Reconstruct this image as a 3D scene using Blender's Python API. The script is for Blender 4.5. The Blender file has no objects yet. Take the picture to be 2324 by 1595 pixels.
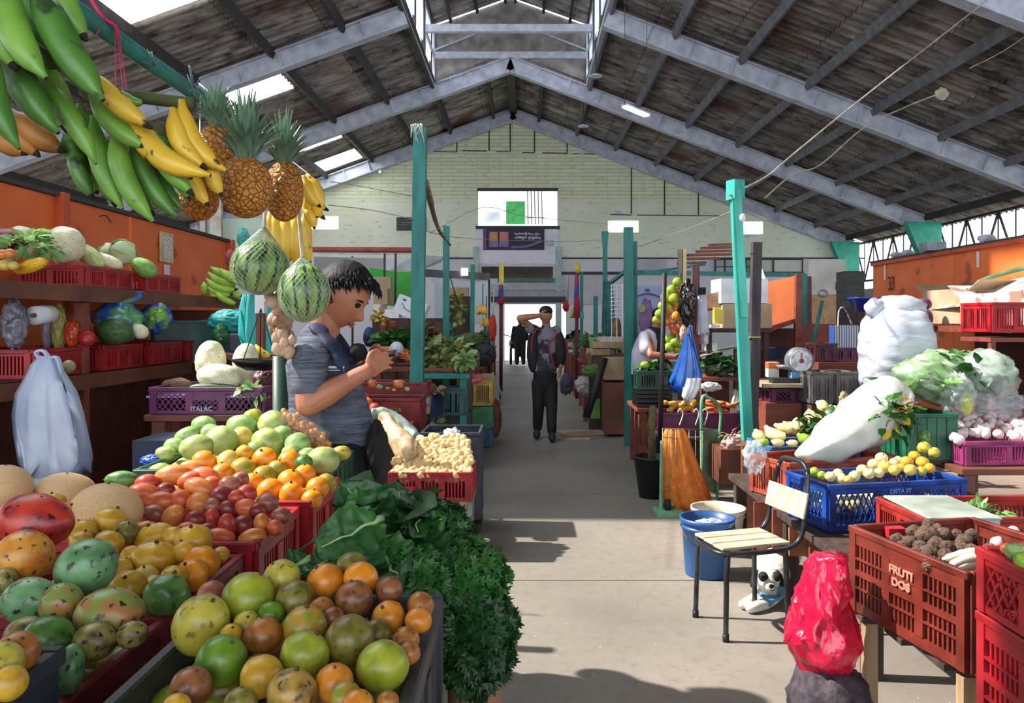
import bpy, bmesh, math, random
from mathutils import Vector, Matrix, Euler, noise
PI = math.pi
S = bpy.context.scene
COL = S.collection
rnd = random.Random(7)

# ------------------------------------------------------------------ camera, sky, sun, exposure
F, CX, CY, EYE = 1800.0, 1190.0, 730.0, 1.5          # focal length and vanishing point, in photograph pixels
cam = bpy.data.cameras.new('camera'); camo = bpy.data.objects.new('camera', cam); COL.objects.link(camo)
cam.sensor_fit = 'HORIZONTAL'; cam.sensor_width = 36.0; cam.lens = 36.0 * F / 2324.0
cam.shift_x = (1162.0 - CX) / 2324.0; cam.shift_y = -(797.5 - CY) / 2324.0
cam.clip_start = 0.05; cam.clip_end = 400
camo.location = (0, 0, EYE); camo.rotation_euler = (PI / 2, 0, 0)
S.camera = camo
w = bpy.data.worlds.new('sky'); S.world = w; w.use_nodes = True
bg = w.node_tree.nodes['Background']; bg.inputs[0].default_value = (0.86, 0.93, 1.0, 1); bg.inputs[1].default_value = 3.3
SUN_D = Vector((1.0, -0.10, -1.06)).normalized()
sl = bpy.data.lights.new('sun', 'SUN'); sl.energy = 7.5; sl.angle = math.radians(0.9); sl.color = (1.0, 0.95, 0.87)
so = bpy.data.objects.new('sun', sl); COL.objects.link(so); so.rotation_euler = SUN_D.to_track_quat('-Z', 'Y').to_euler()
S.view_settings.view_transform = 'Standard'; S.view_settings.look = 'None'; S.view_settings.gamma = 1.0
S.view_settings.use_curve_mapping = False
S.view_settings.exposure = 0.34
try:
    S.cycles.use_denoising = True; S.cycles.max_bounces = 7; S.cycles.transparent_max_bounces = 12
    S.cycles.sample_clamp_indirect = 6.0
except Exception: pass

def P(px, py, Y):
    return Vector(((px - CX) * Y / F, Y, EYE - (py - CY) * Y / F))
def lin(h):
    if isinstance(h, tuple): return h
    v = [int(h[i:i + 2], 16) / 255 for i in (0, 2, 4)]
    return tuple((c / 12.92 if c <= .04045 else ((c + .055) / 1.055) ** 2.4) for c in v)

# ------------------------------------------------------------------ materials
MATS = {}
def nt(name):
    m = bpy.data.materials.new(name); m.use_nodes = True
    t = m.node_tree; return m, t.nodes, t.links, t.nodes['Principled BSDF']
def mixc(N, L, fac, a, b, typ='MIX'):
    n = N.new('ShaderNodeMix'); n.data_type = 'RGBA'; n.blend_type = typ
    for k, v in ((0, fac), (6, a), (7, b)):
        if isinstance(v, (int, float)): n.inputs[k].default_value = v
        elif isinstance(v, tuple): n.inputs[k].default_value = (*v[:3], 1)
        else: L.new(v, n.inputs[k])
    return n.outputs[2]
def tex(N, L, kind='Noise', scale=5, detail=3, stretch=(1, 1, 1), coord='Object', rough=.5):
    tc = N.new('ShaderNodeTexCoord'); mp = N.new('ShaderNodeMapping'); mp.inputs['Scale'].default_value = stretch
    L.new(tc.outputs[coord], mp.inputs[0])
    t = N.new('ShaderNodeTex' + kind); L.new(mp.outputs[0], t.inputs['Vector']); t.inputs['Scale'].default_value = scale
    if kind == 'Noise': t.inputs['Detail'].default_value = detail; t.inputs['Roughness'].default_value = rough
    return t
def ramp(N, L, src, a, b):
    r = N.new('ShaderNodeMapRange'); L.new(src, r.inputs[0]); r.inputs[1].default_value = a; r.inputs[2].default_value = b
    return r.outputs[0]
def bump(N, L, src, B, s=.3, d=.01):
    b = N.new('ShaderNodeBump'); b.inputs['Strength'].default_value = s; b.inputs['Distance'].default_value = d
    L.new(src, b.inputs['Height']); L.new(b.outputs[0], B.inputs['Normal'])
def M(name, c=None, c2=None, rough=.6, scale=6, stretch=(1, 1, 1), bs=.15, bd=.01, metal=0, lo=.35, hi=.65, spots=None, sscale=20, alpha=None,
      spec=None, coord='Object', trans=None, emit=None, detail=4, objcol=False, coat=0):
    """a surface of two mottled colours, optional dark spots and a fine bump"""
    if name in MATS: return MATS[name]
    m, N, L, B = nt(name); MATS[name] = m
    if objcol:
        oi = N.new('ShaderNodeObjectInfo'); base = oi.outputs['Color']
        c = base; c2 = mixc(N, L, 1.0, base, lin(c2) if c2 else (.6, .6, .6), 'MULTIPLY')
    else:
        c = lin(c); c2 = lin(c2) if c2 else tuple(v * .75 for v in c)
    t = tex(N, L, 'Noise', scale, detail, stretch, coord)
    out = mixc(N, L, ramp(N, L, t.outputs[0], lo, hi), c, c2)
    if spots:
        t2 = tex(N, L, 'Noise', sscale, 3, (1, 1, 1), coord)
        out = mixc(N, L, ramp(N, L, t2.outputs[0], .60, .66), out, lin(spots))
    L.new(out, B.inputs['Base Color']); B.inputs['Roughness'].default_value = rough; B.inputs['Metallic'].default_value = metal
    if spec is not None: B.inputs['Specular IOR Level'].default_value = spec
    if coat: B.inputs['Coat Weight'].default_value = coat; B.inputs['Coat Roughness'].default_value = .15
    if bs: bump(N, L, t.outputs[0], B, bs, bd)
    if alpha is not None: B.inputs['Alpha'].default_value = alpha
    if emit: B.inputs['Emission Color'].default_value = (*lin(emit[0]), 1); B.inputs['Emission Strength'].default_value = emit[1]
    if trans:
        tr = N.new('ShaderNodeBsdfTranslucent'); tr.inputs[0].default_value = (*lin(trans[0]), 1)
        mx = N.new('ShaderNodeMixShader'); mx.inputs[0].default_value = trans[1]
        L.new(B.outputs[0], mx.inputs[1]); L.new(tr.outputs[0], mx.inputs[2]); L.new(mx.outputs[0], N['Material Output'].inputs[0])
    return m
def metal_frame(c): return M('steel_' + c, c, rough=.45, scale=9, bs=.05)

# ------------------------------------------------------------------ mesh helpers
def BM(): return bmesh.new()
def box(bm, c, s, rot=None, taper=1.0):
    hx, hy, hz = s[0] / 2, s[1] / 2, s[2] / 2; R = rot if rot is not None else Matrix.Identity(3)
    v = []
    for z in (-1, 1):
        k = taper if z < 0 else 1.0
        for x, y in ((-1, -1), (1, -1), (1, 1), (-1, 1)):
            v.append(bm.verts.new(Vector(c) + R @ Vector((x * hx * k, y * hy * k, z * hz))))
    for f in ((3, 2, 1, 0), (4, 5, 6, 7), (0, 1, 5, 4), (1, 2, 6, 5), (2, 3, 7, 6), (3, 0, 4, 7)): bm.faces.new([v[i] for i in f])
    return v
def bar(bm, a, b, wx, wz=None, roll=0):
    a, b = Vector(a), Vector(b); d = b - a; wz = wz or wx
    q = d.to_track_quat('Y', 'Z').to_matrix() @ Matrix.Rotation(roll, 3, 'Y')
    box(bm, (a + b) / 2, (wx, d.length, wz), q)
def tube(bm, pts, r, seg=8, cap=True, flat=1.0, up=None):
    pts = [Vector(p) for p in pts]; n = len(pts)
    R = r if isinstance(r, (list, tuple)) else [r] * n
    rings = []; prev = None
    for i, p in enumerate(pts):
        d = (pts[min(i + 1, n - 1)] - pts[max(i - 1, 0)]).normalized()
        if prev is None:
            a = Vector(up) if up else (Vector((0, 0, 1)) if abs(d.z) < .9 else Vector((1, 0, 0)))
            u = d.cross(a).normalized()
        else: u = (prev - d * prev.dot(d)).normalized()
        prev = u; v = d.cross(u)
        rings.append([bm.verts.new(p + (u * math.cos(2 * PI * k / seg) + v * math.sin(2 * PI * k / seg) * flat) * R[i]) for k in range(seg)])
    for i in range(n - 1):
        for k in range(seg):
            bm.faces.new((rings[i][k], rings[i][(k + 1) % seg], rings[i + 1][(k + 1) % seg], rings[i + 1][k]))
    if cap:
        bm.faces.new(list(reversed(rings[0]))); bm.faces.new(rings[-1])
    return rings
def spline(pts, n=8):
    pts = [Vector(p) for p in pts]; o = []
    for i in range(len(pts) - 1):
        p0 = pts[max(i - 1, 0)]; p1 = pts[i]; p2 = pts[i + 1]; p3 = pts[min(i + 2, len(pts) - 1)]
        for k in range(n):
            t = k / n
            o.append(.5 * ((2 * p1) + (p2 - p0) * t + (2 * p0 - 5 * p1 + 4 * p2 - p3) * t * t + (3 * p1 - p0 - 3 * p2 + p3) * t ** 3))
    o.append(pts[-1]); return o
def lathe(bm, prof, seg=20, c=(0, 0, 0), sx=1, sy=1):
    c = Vector(c); rings = []
    for r, z in prof:
        if r < 1e-5: rings.append([bm.verts.new(c + Vector((0, 0, z)))])
        else: rings.append([bm.verts.new(c + Vector((r * sx * math.cos(2 * PI * k / seg), r * sy * math.sin(2 * PI * k / seg), z))) for k in range(seg)])
    for a, b in zip(rings, rings[1:]):
        for k in range(seg):
            k2 = (k + 1) % seg
            if len(a) == 1 and len(b) == 1: continue
            if len(a) == 1: bm.faces.new((a[0], b[k2], b[k]))
            elif len(b) == 1: bm.faces.new((a[k], a[k2], b[0]))
            else: bm.faces.new((a[k], a[k2], b[k2], b[k]))
def ell(bm, c, r, rot=None, u=16, v=10, fn=None):
    R = rot if rot is not None else Matrix.Identity(3); c = Vector(c)
    if isinstance(r, (int, float)): r = (r, r, r)
    rings = []
    for i in range(v + 1):
        th = PI * i / v
        row = []
        for k in range(u if 0 < i < v else 1):
            ph = 2 * PI * k / u
            d = Vector((math.sin(th) * math.cos(ph), math.sin(th) * math.sin(ph), math.cos(th)))
            s = fn(d) if fn else 1.0
            row.append(bm.verts.new(c + R @ Vector((d.x * r[0] * s, d.y * r[1] * s, d.z * r[2] * s))))
        rings.append(row)
    for a, b in zip(rings, rings[1:]):
        for k in range(u):
            k2 = (k + 1) % u
            if len(a) == 1: bm.faces.new((a[0], b[k], b[k2]))
            elif len(b) == 1: bm.faces.new((a[k], b[0], a[k2]))
            else: bm.faces.new((a[k], b[k], b[k2], a[k2]))
def nz(p, s=1.0, o=0.0): return noise.noise(Vector((p[0] * s + o, p[1] * s - o, p[2] * s + 2 * o)))
def poly(bm, pts, thick, axis):
    """a flat polygon given in 3-D, thickened along axis"""
    a = [bm.verts.new(Vector(p)) for p in pts]; b = [bm.verts.new(Vector(p) + Vector(axis) * thick) for p in pts]; n = len(pts)
    bm.faces.new(a); bm.faces.new(list(reversed(b)))
    for i in range(n): bm.faces.new((a[(i + 1) % n], a[i], b[i], b[(i + 1) % n]))
def finish(bm, name, smooth, recalc=True):
    if recalc: bmesh.ops.recalc_face_normals(bm, faces=bm.faces)
    me = bpy.data.meshes.new(name); bm.to_mesh(me); bm.free()
    if smooth:
        for p in me.polygons: p.use_smooth = True
    return me
def mk(name, bm, mat, parent=None, smooth=False, label=None, color=None, bev=0, recalc=True):
    me = bm if isinstance(bm, bpy.types.Mesh) else finish(bm, name, smooth, recalc)
    if mat and not me.materials: me.materials.append(mat)
    o = bpy.data.objects.new(name, me); COL.objects.link(o)
    if parent: o.parent = parent
    if label: o['label'] = label
    if color: o.color = (*lin(color), 1)
    if bev:
        b = o.modifiers.new('bevel', 'BEVEL'); b.width = bev; b.segments = 2; b.limit_method = 'ANGLE'
    return o
def tag(o, label, cat, group=None, kind=None):
    o['label'] = label; o['category'] = cat
    if group: o['group'] = group
    if kind: o['kind'] = kind
    return o
def thing(name, label, cat, loc=(0, 0, 0), rz=0, group=None, rot=None):
    o = bpy.data.objects.new(name, None); COL.objects.link(o); o.empty_display_size = .05
    o.location = loc; o.rotation_euler = rot or (0, 0, rz); return tag(o, label, cat, group)
def struct(name, bm, mat, smooth=False, **k):
    o = mk(name, bm, mat, None, smooth, **k); o['kind'] = 'structure'; return o
def copy_tree(o, parent=None):
    c = o.copy(); COL.objects.link(c); c.parent = parent
    for ch in list(o.children): copy_tree(ch, c)
    return c
def text_mesh(s, size, depth=.002, bold=0):
    cu = bpy.data.curves.new('t', 'FONT'); cu.body = s; cu.size = size; cu.extrude = depth; cu.align_x = 'CENTER'; cu.align_y = 'CENTER'; cu.offset = bold
    o = bpy.data.objects.new('t', cu); COL.objects.link(o); bpy.context.view_layer.update()
    me = bpy.data.meshes.new_from_object(o.evaluated_get(bpy.context.evaluated_depsgraph_get()))
    bpy.data.objects.remove(o); bpy.data.curves.remove(cu); return me
def lettering(s, size, mat, parent, loc, rot, name='lettering', depth=.002, bold=0, sx=1):
    me = text_mesh(s, size, depth, bold); me.materials.clear(); me.materials.append(mat)
    o = bpy.data.objects.new(name, me); COL.objects.link(o); o.parent = parent; o.location = loc; o.rotation_euler = rot; o.scale = (sx, 1, 1); return o
# ------------------------------------------------------------------ the hall: floor, gable wall, side walls, roof
RX, RZ, SL, SR = -0.42, 9.5, 0.36, 0.385             # ridge position and the two roof slopes
EL, ER = -15.0, 12.4                                 # eaves
def roofz(x): return RZ - (SL * (RX - x) if x < RX else SR * (x - RX))
GY = 30.0
def floor_material():
    m, N, L, B = nt('worn_concrete_floor')
    a = tex(N, L, 'Noise', .7, 6); b = tex(N, L, 'Noise', 14, 8, rough=.7); v = tex(N, L, 'Noise', 45, 2)
    c = mixc(N, L, ramp(N, L, a.outputs[0], .35, .65), lin('90887e'), lin('787068'))
    c = mixc(N, L, ramp(N, L, b.outputs[0], .5, .75), c, lin('766c62'))
    c = mixc(N, L, ramp(N, L, v.outputs[0], .70, .74), c, lin('b0a89c'))
    tc = N.new('ShaderNodeTexCoord'); sp = N.new('ShaderNodeSeparateXYZ'); L.new(tc.outputs['Object'], sp.inputs[0])
    mo = N.new('ShaderNodeMath'); mo.operation = 'PINGPONG'; mo.inputs[1].default_value = 1.15; L.new(sp.outputs[1], mo.inputs[0])
    lt = N.new('ShaderNodeMath'); lt.operation = 'LESS_THAN'; lt.inputs[1].default_value = .008; L.new(mo.outputs[0], lt.inputs[0])
    c = mixc(N, L, lt.outputs[0], c, lin('5b534c'))
    L.new(c, B.inputs['Base Color']); B.inputs['Roughness'].default_value = .62; bump(N, L, b.outputs[0], B, .15, .01)
    return m
bm = BM(); box(bm, (0, 11, -.1), (40, 52, .2)); struct('floor', bm, floor_material())
bm = BM(); box(bm, (0, 60, -.25), (160, 46, .2)); struct('ground_outside', bm, M('pale_street', 'c8c4bc', 'b4afa6', rough=.9, scale=1))

def gable_material():
    m, N, L, B = nt('pale_green_block_wall')
    tc = N.new('ShaderNodeTexCoord'); mp = N.new('ShaderNodeMapping'); mp.inputs['Rotation'].default_value = (PI / 2, 0, 0); L.new(tc.outputs['Object'], mp.inputs[0])
    br = N.new('ShaderNodeTexBrick'); L.new(mp.outputs[0], br.inputs[0]); br.inputs['Scale'].default_value = 1.0
    br.inputs['Brick Width'].default_value = .9; br.inputs['Row Height'].default_value = .14; br.inputs['Mortar Size'].default_value = .012; br.inputs['Mortar Smooth'].default_value = .6
    br.inputs['Color1'].default_value = (*lin('e2e8c8'), 1); br.inputs['Color2'].default_value = (*lin('d6dcbc'), 1); br.inputs['Mortar'].default_value = (*lin('a4ac90'), 1)
    sp = N.new('ShaderNodeSeparateXYZ'); L.new(tc.outputs['Object'], sp.inputs[0])
    hi = ramp(N, L, sp.outputs[2], 5.9, 6.3)
    n = tex(N, L, 'Noise', .6, 6); n2 = tex(N, L, 'Noise', 3, 6, (1, 1, 3))
    plain = mixc(N, L, ramp(N, L, n.outputs[0], .35, .7), lin('eaeedb'), lin('dce2c6'))
    c = mixc(N, L, hi, plain, br.outputs[0])
    c = mixc(N, L, ramp(N, L, n2.outputs[0], .58, .8), c, lin('9d9f86'))
    lo = ramp(N, L, sp.outputs[2], 3.92, 3.88)
    c = mixc(N, L, lo, c, lin('dedde4'))
    L.new(c, B.inputs['Base Color']); B.inputs['Roughness'].default_value = .85
    return m
def gx(px): return (px - CX) * GY / F
def gz(py): return EYE - (py - CY) * GY / F
def wall_with_holes(name, outer, holes, y, thick, mat):
    bm = BM(); 
    def loop(pts):
        vs = [bm.verts.new((x, y, z)) for x, z in pts]
        for i in range(len(vs)): bm.edges.new((vs[i], vs[(i + 1) % len(vs)]))
    loop(outer)
    for (x0, x1, z0, z1) in holes: loop([(x0, z0), (x1, z0), (x1, z1), (x0, z1)])
    bmesh.ops.triangle_fill(bm, use_beauty=True, use_dissolve=False, edges=bm.edges[:])
    g = bmesh.ops.extrude_face_region(bm, geom=bm.faces[:])
    bmesh.ops.translate(bm, vec=(0, thick, 0), verts=[e for e in g['geom'] if isinstance(e, bmesh.types.BMVert)])
    return struct(name, bm, mat)
def gh(x0, x1, y0, y1): return (gx(x0), gx(x1), gz(y1), gz(y0))
holes = [gh(1085, 1265, 430, 515), gh(1380, 1450, 500, 527), gh(1685, 1732, 502, 531), gh(700, 768, 490, 520),
         gh(1145, 1285, 690, 818), gh(1092, 1256, 604, 632), gh(858, 864, 382, 392)]
wall_with_holes('wall_back', [(EL, 0), (ER, 0), (ER, roofz(ER) + .2), (RX, RZ + .2), (EL, roofz(EL) + .2)], holes, GY, .25, gable_material())
crack = M('grime_line', '4a4b40', rough=.9)
k = 1
for (x0, y0, x1, y1) in [(1037, 300, 1037, 345), (1110, 280, 1110, 342), (1158, 268, 1158, 344), (1213, 272, 1213, 346), (1287, 305, 1287, 348), (1433, 365, 1433, 485), (1508, 400, 1508, 488), (1585, 440, 1585, 488),
                       (975, 344, 1037, 345), (1050, 342, 1105, 343), (1125, 344, 1155, 344), (1185, 346, 1213, 347), (1230, 347, 1287, 348), (1300, 349, 1380, 350), (1385, 487, 1433, 488), (1445, 488, 1640, 490)]:
    bm = BM(); bar(bm, (gx(x0), GY - .01, gz(y0)), (gx(x1), GY - .01, gz(y1)), .045, .03); struct('trim_%d' % k, bm, crack); k += 1
bm = BM(); box(bm, (gx(1450), GY - .04, gz(586)), (17, .08, .05)); struct('trim_%d' % k, bm, M('dark_ledge', '46474a', rough=.8)); k += 1
bm = BM(); box(bm, (gx(1600), GY - .1, gz(620)), (11, .2, .1)); struct('trim_%d' % k, bm, M('dark_ledge')); k += 1
side = M('grey_side_wall', 'b9b6ae', 'a09d95', rough=.9, scale=2)
bm = BM(); box(bm, (EL - .1, 9.5, 1.35), (.2, 41, 2.7)); struct('wall_left', bm, side)
bm = BM(); box(bm, (ER + .15, 9.5, 1.35), (.2, 41, 2.7)); struct('wall_right', bm, side)

# corrugated roof sheets, purlins, rafters
def roof_material(name, a, b, d):
    m, N, L, B = nt(name)
    s = tex(N, L, 'Noise', 1.1, 7, (.35, 5.0, 1), rough=.72); p = tex(N, L, 'Noise', .32, 4); q = tex(N, L, 'Noise', 2.2, 6, (.5, 1.2, 1), rough=.7)
    tc = N.new('ShaderNodeTexCoord'); mp = N.new('ShaderNodeMapping'); mp.inputs['Rotation'].default_value = (0, 0, PI / 2); L.new(tc.outputs['Object'], mp.inputs[0])
    br = N.new('ShaderNodeTexBrick'); L.new(mp.outputs[0], br.inputs[0]); br.inputs['Scale'].default_value = 1; br.inputs['Brick Width'].default_value = 1.0; br.inputs['Row Height'].default_value = 1.5
    br.inputs['Mortar Size'].default_value = .012; br.inputs['Color1'].default_value = (1, 1, 1, 1); br.inputs['Color2'].default_value = (.62, .62, .62, 1); br.inputs['Mortar'].default_value = (.1, .1, .1, 1)
    c = mixc(N, L, ramp(N, L, s.outputs[0], .38, .62), lin(a), lin(b))
    c = mixc(N, L, ramp(N, L, q.outputs[0], .46, .66), c, lin(d))
    c = mixc(N, L, ramp(N, L, p.outputs[0], .56, .66), c, lin('6b4a42'))
    c = mixc(N, L, .75, c, br.outputs[0], 'MULTIPLY')
    L.new(c, B.inputs['Base Color']); B.inputs['Roughness'].default_value = .8; bump(N, L, s.outputs[0], B, .4, .03)
    return m
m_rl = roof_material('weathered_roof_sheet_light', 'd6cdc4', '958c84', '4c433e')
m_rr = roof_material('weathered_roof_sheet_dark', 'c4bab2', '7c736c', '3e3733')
def sheet(name, x0, x1, y0, y1, mat, dz=0.0):
    bm = BM(); pitch = .25; n = max(2, int((y1 - y0) / pitch * 4)); cols = max(2, int(abs(x1 - x0) / 1.2) + 1); g = []
    for i in range(n + 1):
        y = y0 + (y1 - y0) * i / n; c = math.cos(2 * PI * y / pitch) * .035
        g.append([bm.verts.new((x0 + (x1 - x0) * j / cols, y, roofz(x0 + (x1 - x0) * j / cols) + c + dz)) for j in range(cols + 1)])
    for i in range(n):
        for j in range(cols): bm.faces.new((g[i][j], g[i + 1][j], g[i + 1][j + 1], g[i][j + 1]))
    return struct(name, bm, mat, smooth=True, recalc=False)
LH = 2.35                                            # half width of the raised ridge lantern
sky_sheet = M('translucent_roof_sheet', 'f4f2ec', 'e4e0d6', rough=.5, scale=3, bs=0, trans=('ffffff', .85))
# sky sheets seen on the left slope (x range, y range)
SK = [(-7.6, -5.9, 13.6, 15.0), (-7.6, -6.0, 19.2, 20.7), (-7.6, -6.0, 24.9, 26.2), (-7.6, -6.0, 28.0, 29.5)]
cur = 11.2; segs = []
for (a, b, c, d) in SK:
    segs.append((cur, c, None)); segs.append((c, d, (a, b))); cur = d
segs.append((cur, GY, None))
ki = 1
for (y0, y1, hole) in segs:
    if y1 - y0 < .05: continue
    for xa, xb in ([(EL, hole[0]), (hole[1], RX - LH)] if hole else [(EL, RX - LH)]):
        sheet('ceiling_%d' % ki, xa, xb, y0, y1, m_rl, .12); ki += 1
    if hole: sheet('skylight_%d' % ki, hole[0], hole[1], y0, y1, sky_sheet, .12); ki += 1
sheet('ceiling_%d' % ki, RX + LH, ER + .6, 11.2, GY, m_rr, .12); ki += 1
sheet('ceiling_%d' % ki, RX - LH, RX, 24.0, GY, m_rl, .12); ki += 1
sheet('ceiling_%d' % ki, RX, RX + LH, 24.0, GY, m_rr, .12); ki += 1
# roof over the near part of the hall; the gap in it lets the sun down onto the stalls
def sunx(x, z):                                       # where the ray reaching (x, z) crosses the left roof slope
    k = -SUN_D.z / SUN_D.x; t = (RZ - SL * RX + SL * x - z) / (k + SL); return x - t, t
def suny(y, t): return y + t * (-SUN_D.y / SUN_D.x)
def gap(x0, x1, y0, y1, z):
    a, ta = sunx(x0, z); b, tb = sunx(x1, z); return (a, b, suny(y0, (ta + tb) / 2), suny(y1, (ta + tb) / 2))
G1 = gap(-1.35, 5.2, 2.1, 6.0, .5)
G2 = gap(.9, 6.5, 6.0, 8.6, .7)
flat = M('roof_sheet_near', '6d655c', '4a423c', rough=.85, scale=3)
def slab(x0, x1, y0, y1):
    global ki
    bm = BM(); poly(bm, [(x0, y0, roofz(x0)), (x1, y0, roofz(x1)), (x1, y1, roofz(x1)), (x0, y1, roofz(x0))], .05, (0, 0, 1)); struct('ceiling_%d' % ki, bm, flat); ki += 1
N0 = -11.0
slab(EL, RX, N0, G1[2]); slab(EL, G1[0], G1[2], G1[3]); slab(G1[1], RX, G1[2], G1[3])
slab(EL, G2[0], G1[3], G2[3]); slab(G2[1], RX, G1[3], G2[3]); slab(EL, RX, G2[3], 11.2)
slab(RX, ER + .6, N0, 11.2)

st = M('painted_roof_steel', 'd4d8e6', 'b4b8c6', rough=.5, scale=4, bs=.05)
dk = M('dark_purlin_steel', '3a3634', '26221f', rough=.6, scale=5)
def rafter(y, x0, x1):
    """an I beam following the slope, with web stiffeners"""
    global k
    z0, z1 = roofz(x0) - .02, roofz(x1) - .02; a = Vector((x0, y, z0)); b = Vector((x1, y, z1)); d = (b - a).normalized(); n = Vector((-d.z, 0, d.x)); 
    if n.z < 0: n = -n
    bm = BM(); H = .42
    for off, th, wd in ((0, .03, .26), (-H, .03, .26), (-H / 2, H, .02)):
        c = (a + b) / 2 + n * off
        R = Matrix((d, Vector((0, 1, 0)), n)).transposed()
        box(bm, c, ((b - a).length, wd, th), R)
    L = (b - a).length; m = int(L / .95)
    for i in range(1, m):
        c = a + d * (L * i / m) - n * H / 2; R = Matrix((d, Vector((0, 1, 0)), n)).transposed(); box(bm, c, (.025, .24, H), R)
    struct('trim_%d' % k, bm, st); k += 1
for y in (12.0, 18.0, 23.95, 29.8):
    rafter(y, EL, RX if y > 23 else RX - LH); rafter(y, RX if y > 23 else RX + LH, ER)
for x in [-14.2, -12.6, -11.0, -9.3, -7.4, -5.7, -4.1, -2.75]:
    bm = BM(); bar(bm, (x, 11.2, roofz(x) - .03), (x, GY, roofz(x) - .03), .09, .2, math.atan(SL)); struct('trim_%d' % k, bm, dk); k += 1
lt = M('grey_purlin_steel', '75747a', '55545a', rough=.5, scale=5, bs=.05)
for x in [1.95, 3.4, 4.9, 6.4, 7.9, 9.4, 10.9, 12.1]:
    bm = BM(); bar(bm, (x, 11.2, roofz(x) - .03), (x, GY, roofz(x) - .03), .09, .2, -math.atan(SR)); struct('trim_%d' % k, bm, lt if x < 12 else dk); k += 1
for x in (-1.15, .55):
    bm = BM(); bar(bm, (x, 24, roofz(x) - .03), (x, GY, roofz(x) - .03), .09, .2); struct('trim_%d' % k, bm, dk); k += 1
bm = BM(); bar(bm, (RX, 24, RZ - .1), (RX, GY, RZ - .1), .25, .2); struct('trim_%d' % k, bm, dk); k += 1
# raised lantern over the ridge
zl = roofz(RX - LH)
m_lan = M('lantern_glass', 'dfe6ec', 'b4bcc4', rough=.4, scale=2, bs=0, trans=('f2f6ff', .6))
for s in (-1, 1):
    xs = RX + s * LH
    bm = BM()
    y = 11.2
    while y < 24: box(bm, (xs, y + .85, 9.75), (.03, 1.62, 1.15)); y += 1.75
    struct('window_%d' % (1 if s < 0 else 2), bm, m_lan)
    bm = BM(); bar(bm, (xs, 11.2, zl + .1), (xs, 24, zl + .1), .1, .25); bar(bm, (xs, 11.2, 10.45), (xs, 24, 10.45), .12, .16)
    y = 11.2
    while y < 24.3: bar(bm, (xs, y, zl), (xs, y, 10.4), .09); y += 1.75
    struct('trim_%d' % k, bm, M('dark_purlin_steel')); k += 1
    bm = BM(); g = []
    for i in range(52):
        y = 11.2 + 12.8 * i / 51
        g.append([bm.verts.new((RX + s * q, y, 11.35 - .36 * q + .03 * math.cos(i * 2.4))) for q in (0, 1, 2, 2.7)])
    for i in range(51):
        for j in range(3): bm.faces.new((g[i][j], g[i + 1][j], g[i + 1][j + 1], g[i][j + 1]))
    struct('ceiling_%d' % ki, bm, m_rl, smooth=True, recalc=False); ki += 1
    for q in (.15, 1.0, 1.8):
        bm = BM(); bar(bm, (RX + s * q, 11.2, 11.25 - .36 * q), (RX + s * q, 24, 11.25 - .36 * q), .08, .14); struct('trim_%d' % k, bm, dk); k += 1
white_steel = M('pale_steel_tie', 'd8dbe4', 'b9bdc9', rough=.4, scale=5, bs=.04)
for y in (24.0, 21.8, 18.0, 15.0):
    bm = BM(); bar(bm, (RX - LH, y, 9.55), (RX + LH, y, 9.55), .16, .2)
    if y > 21: 
        for s in (-1, 1): bar(bm, (RX + s * LH, y, zl), (RX + s * LH, y, 10.3), .12)
        if y == 24.0:
            bar(bm, (RX - LH, y, 9.7), (RX - .3, y, 10.5), .05); bar(bm, (RX + LH, y, 9.7), (RX + .3, y, 10.5), .05)
    struct('trim_%d' % k, bm, white_steel); k += 1
for s in (-1, 1):
    bm = BM(); bar(bm, (RX + s * LH, 24, 9.55), (RX + s * LH, 21.8, 9.55), .1, .16); bar(bm, (RX + s * (LH - .02), 24, zl), (RX + s * LH, 15, zl), .1, .16); struct('trim_%d' % k, bm, white_steel); k += 1
bm = BM(); poly(bm, [(RX - LH, 24.05, zl), (RX, 24.05, RZ + .1), (RX + LH, 24.05, zl), (RX + LH, 24.05, 10.45), (RX, 24.05, 11.3), (RX - LH, 24.05, 10.45)], .05, (0, 1, 0)); struct('wall_lantern', bm, M('lantern_end_sheet', 'a7a19b', '7d7671', scale=3, rough=.8))

# green columns and lattice under the right eave
green = M('teal_green_column_paint', '2fae92', '23927a', rough=.5, scale=5)
for y in (29.75, 23.95, 18.0, 12.0):
    bm = BM(); poly(bm, [(ER + .05, y, 0), (ER - .42, y, 0), (ER - .42, y, 3.1), (ER - 1.0, y, roofz(ER - 1) - .45), (ER + .05, y, roofz(ER) - .1)], .3, (0, -1, 0)); struct('trim_%d' % k, bm, green); k += 1
lat = M('black_lattice_steel', '2a2a2c', '1c1c1e', rough=.6)
bm = BM(); x = ER + .15; zt, zb = roofz(ER) - .15, 3.0
bar(bm, (x, 9, zt), (x, 30, zt), .07); bar(bm, (x, 9, zb), (x, 30, zb), .07)
y = 9.0; i = 0
while y < 29.5:
    bar(bm, (x, y, zb if i % 2 else zt), (x, y + .75, zt if i % 2 else zb), .045); bar(bm, (x, y, zb), (x, y, zt), .03); y += .75; i += 1
struct('trim_%d' % k, bm, lat); k += 1
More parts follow.
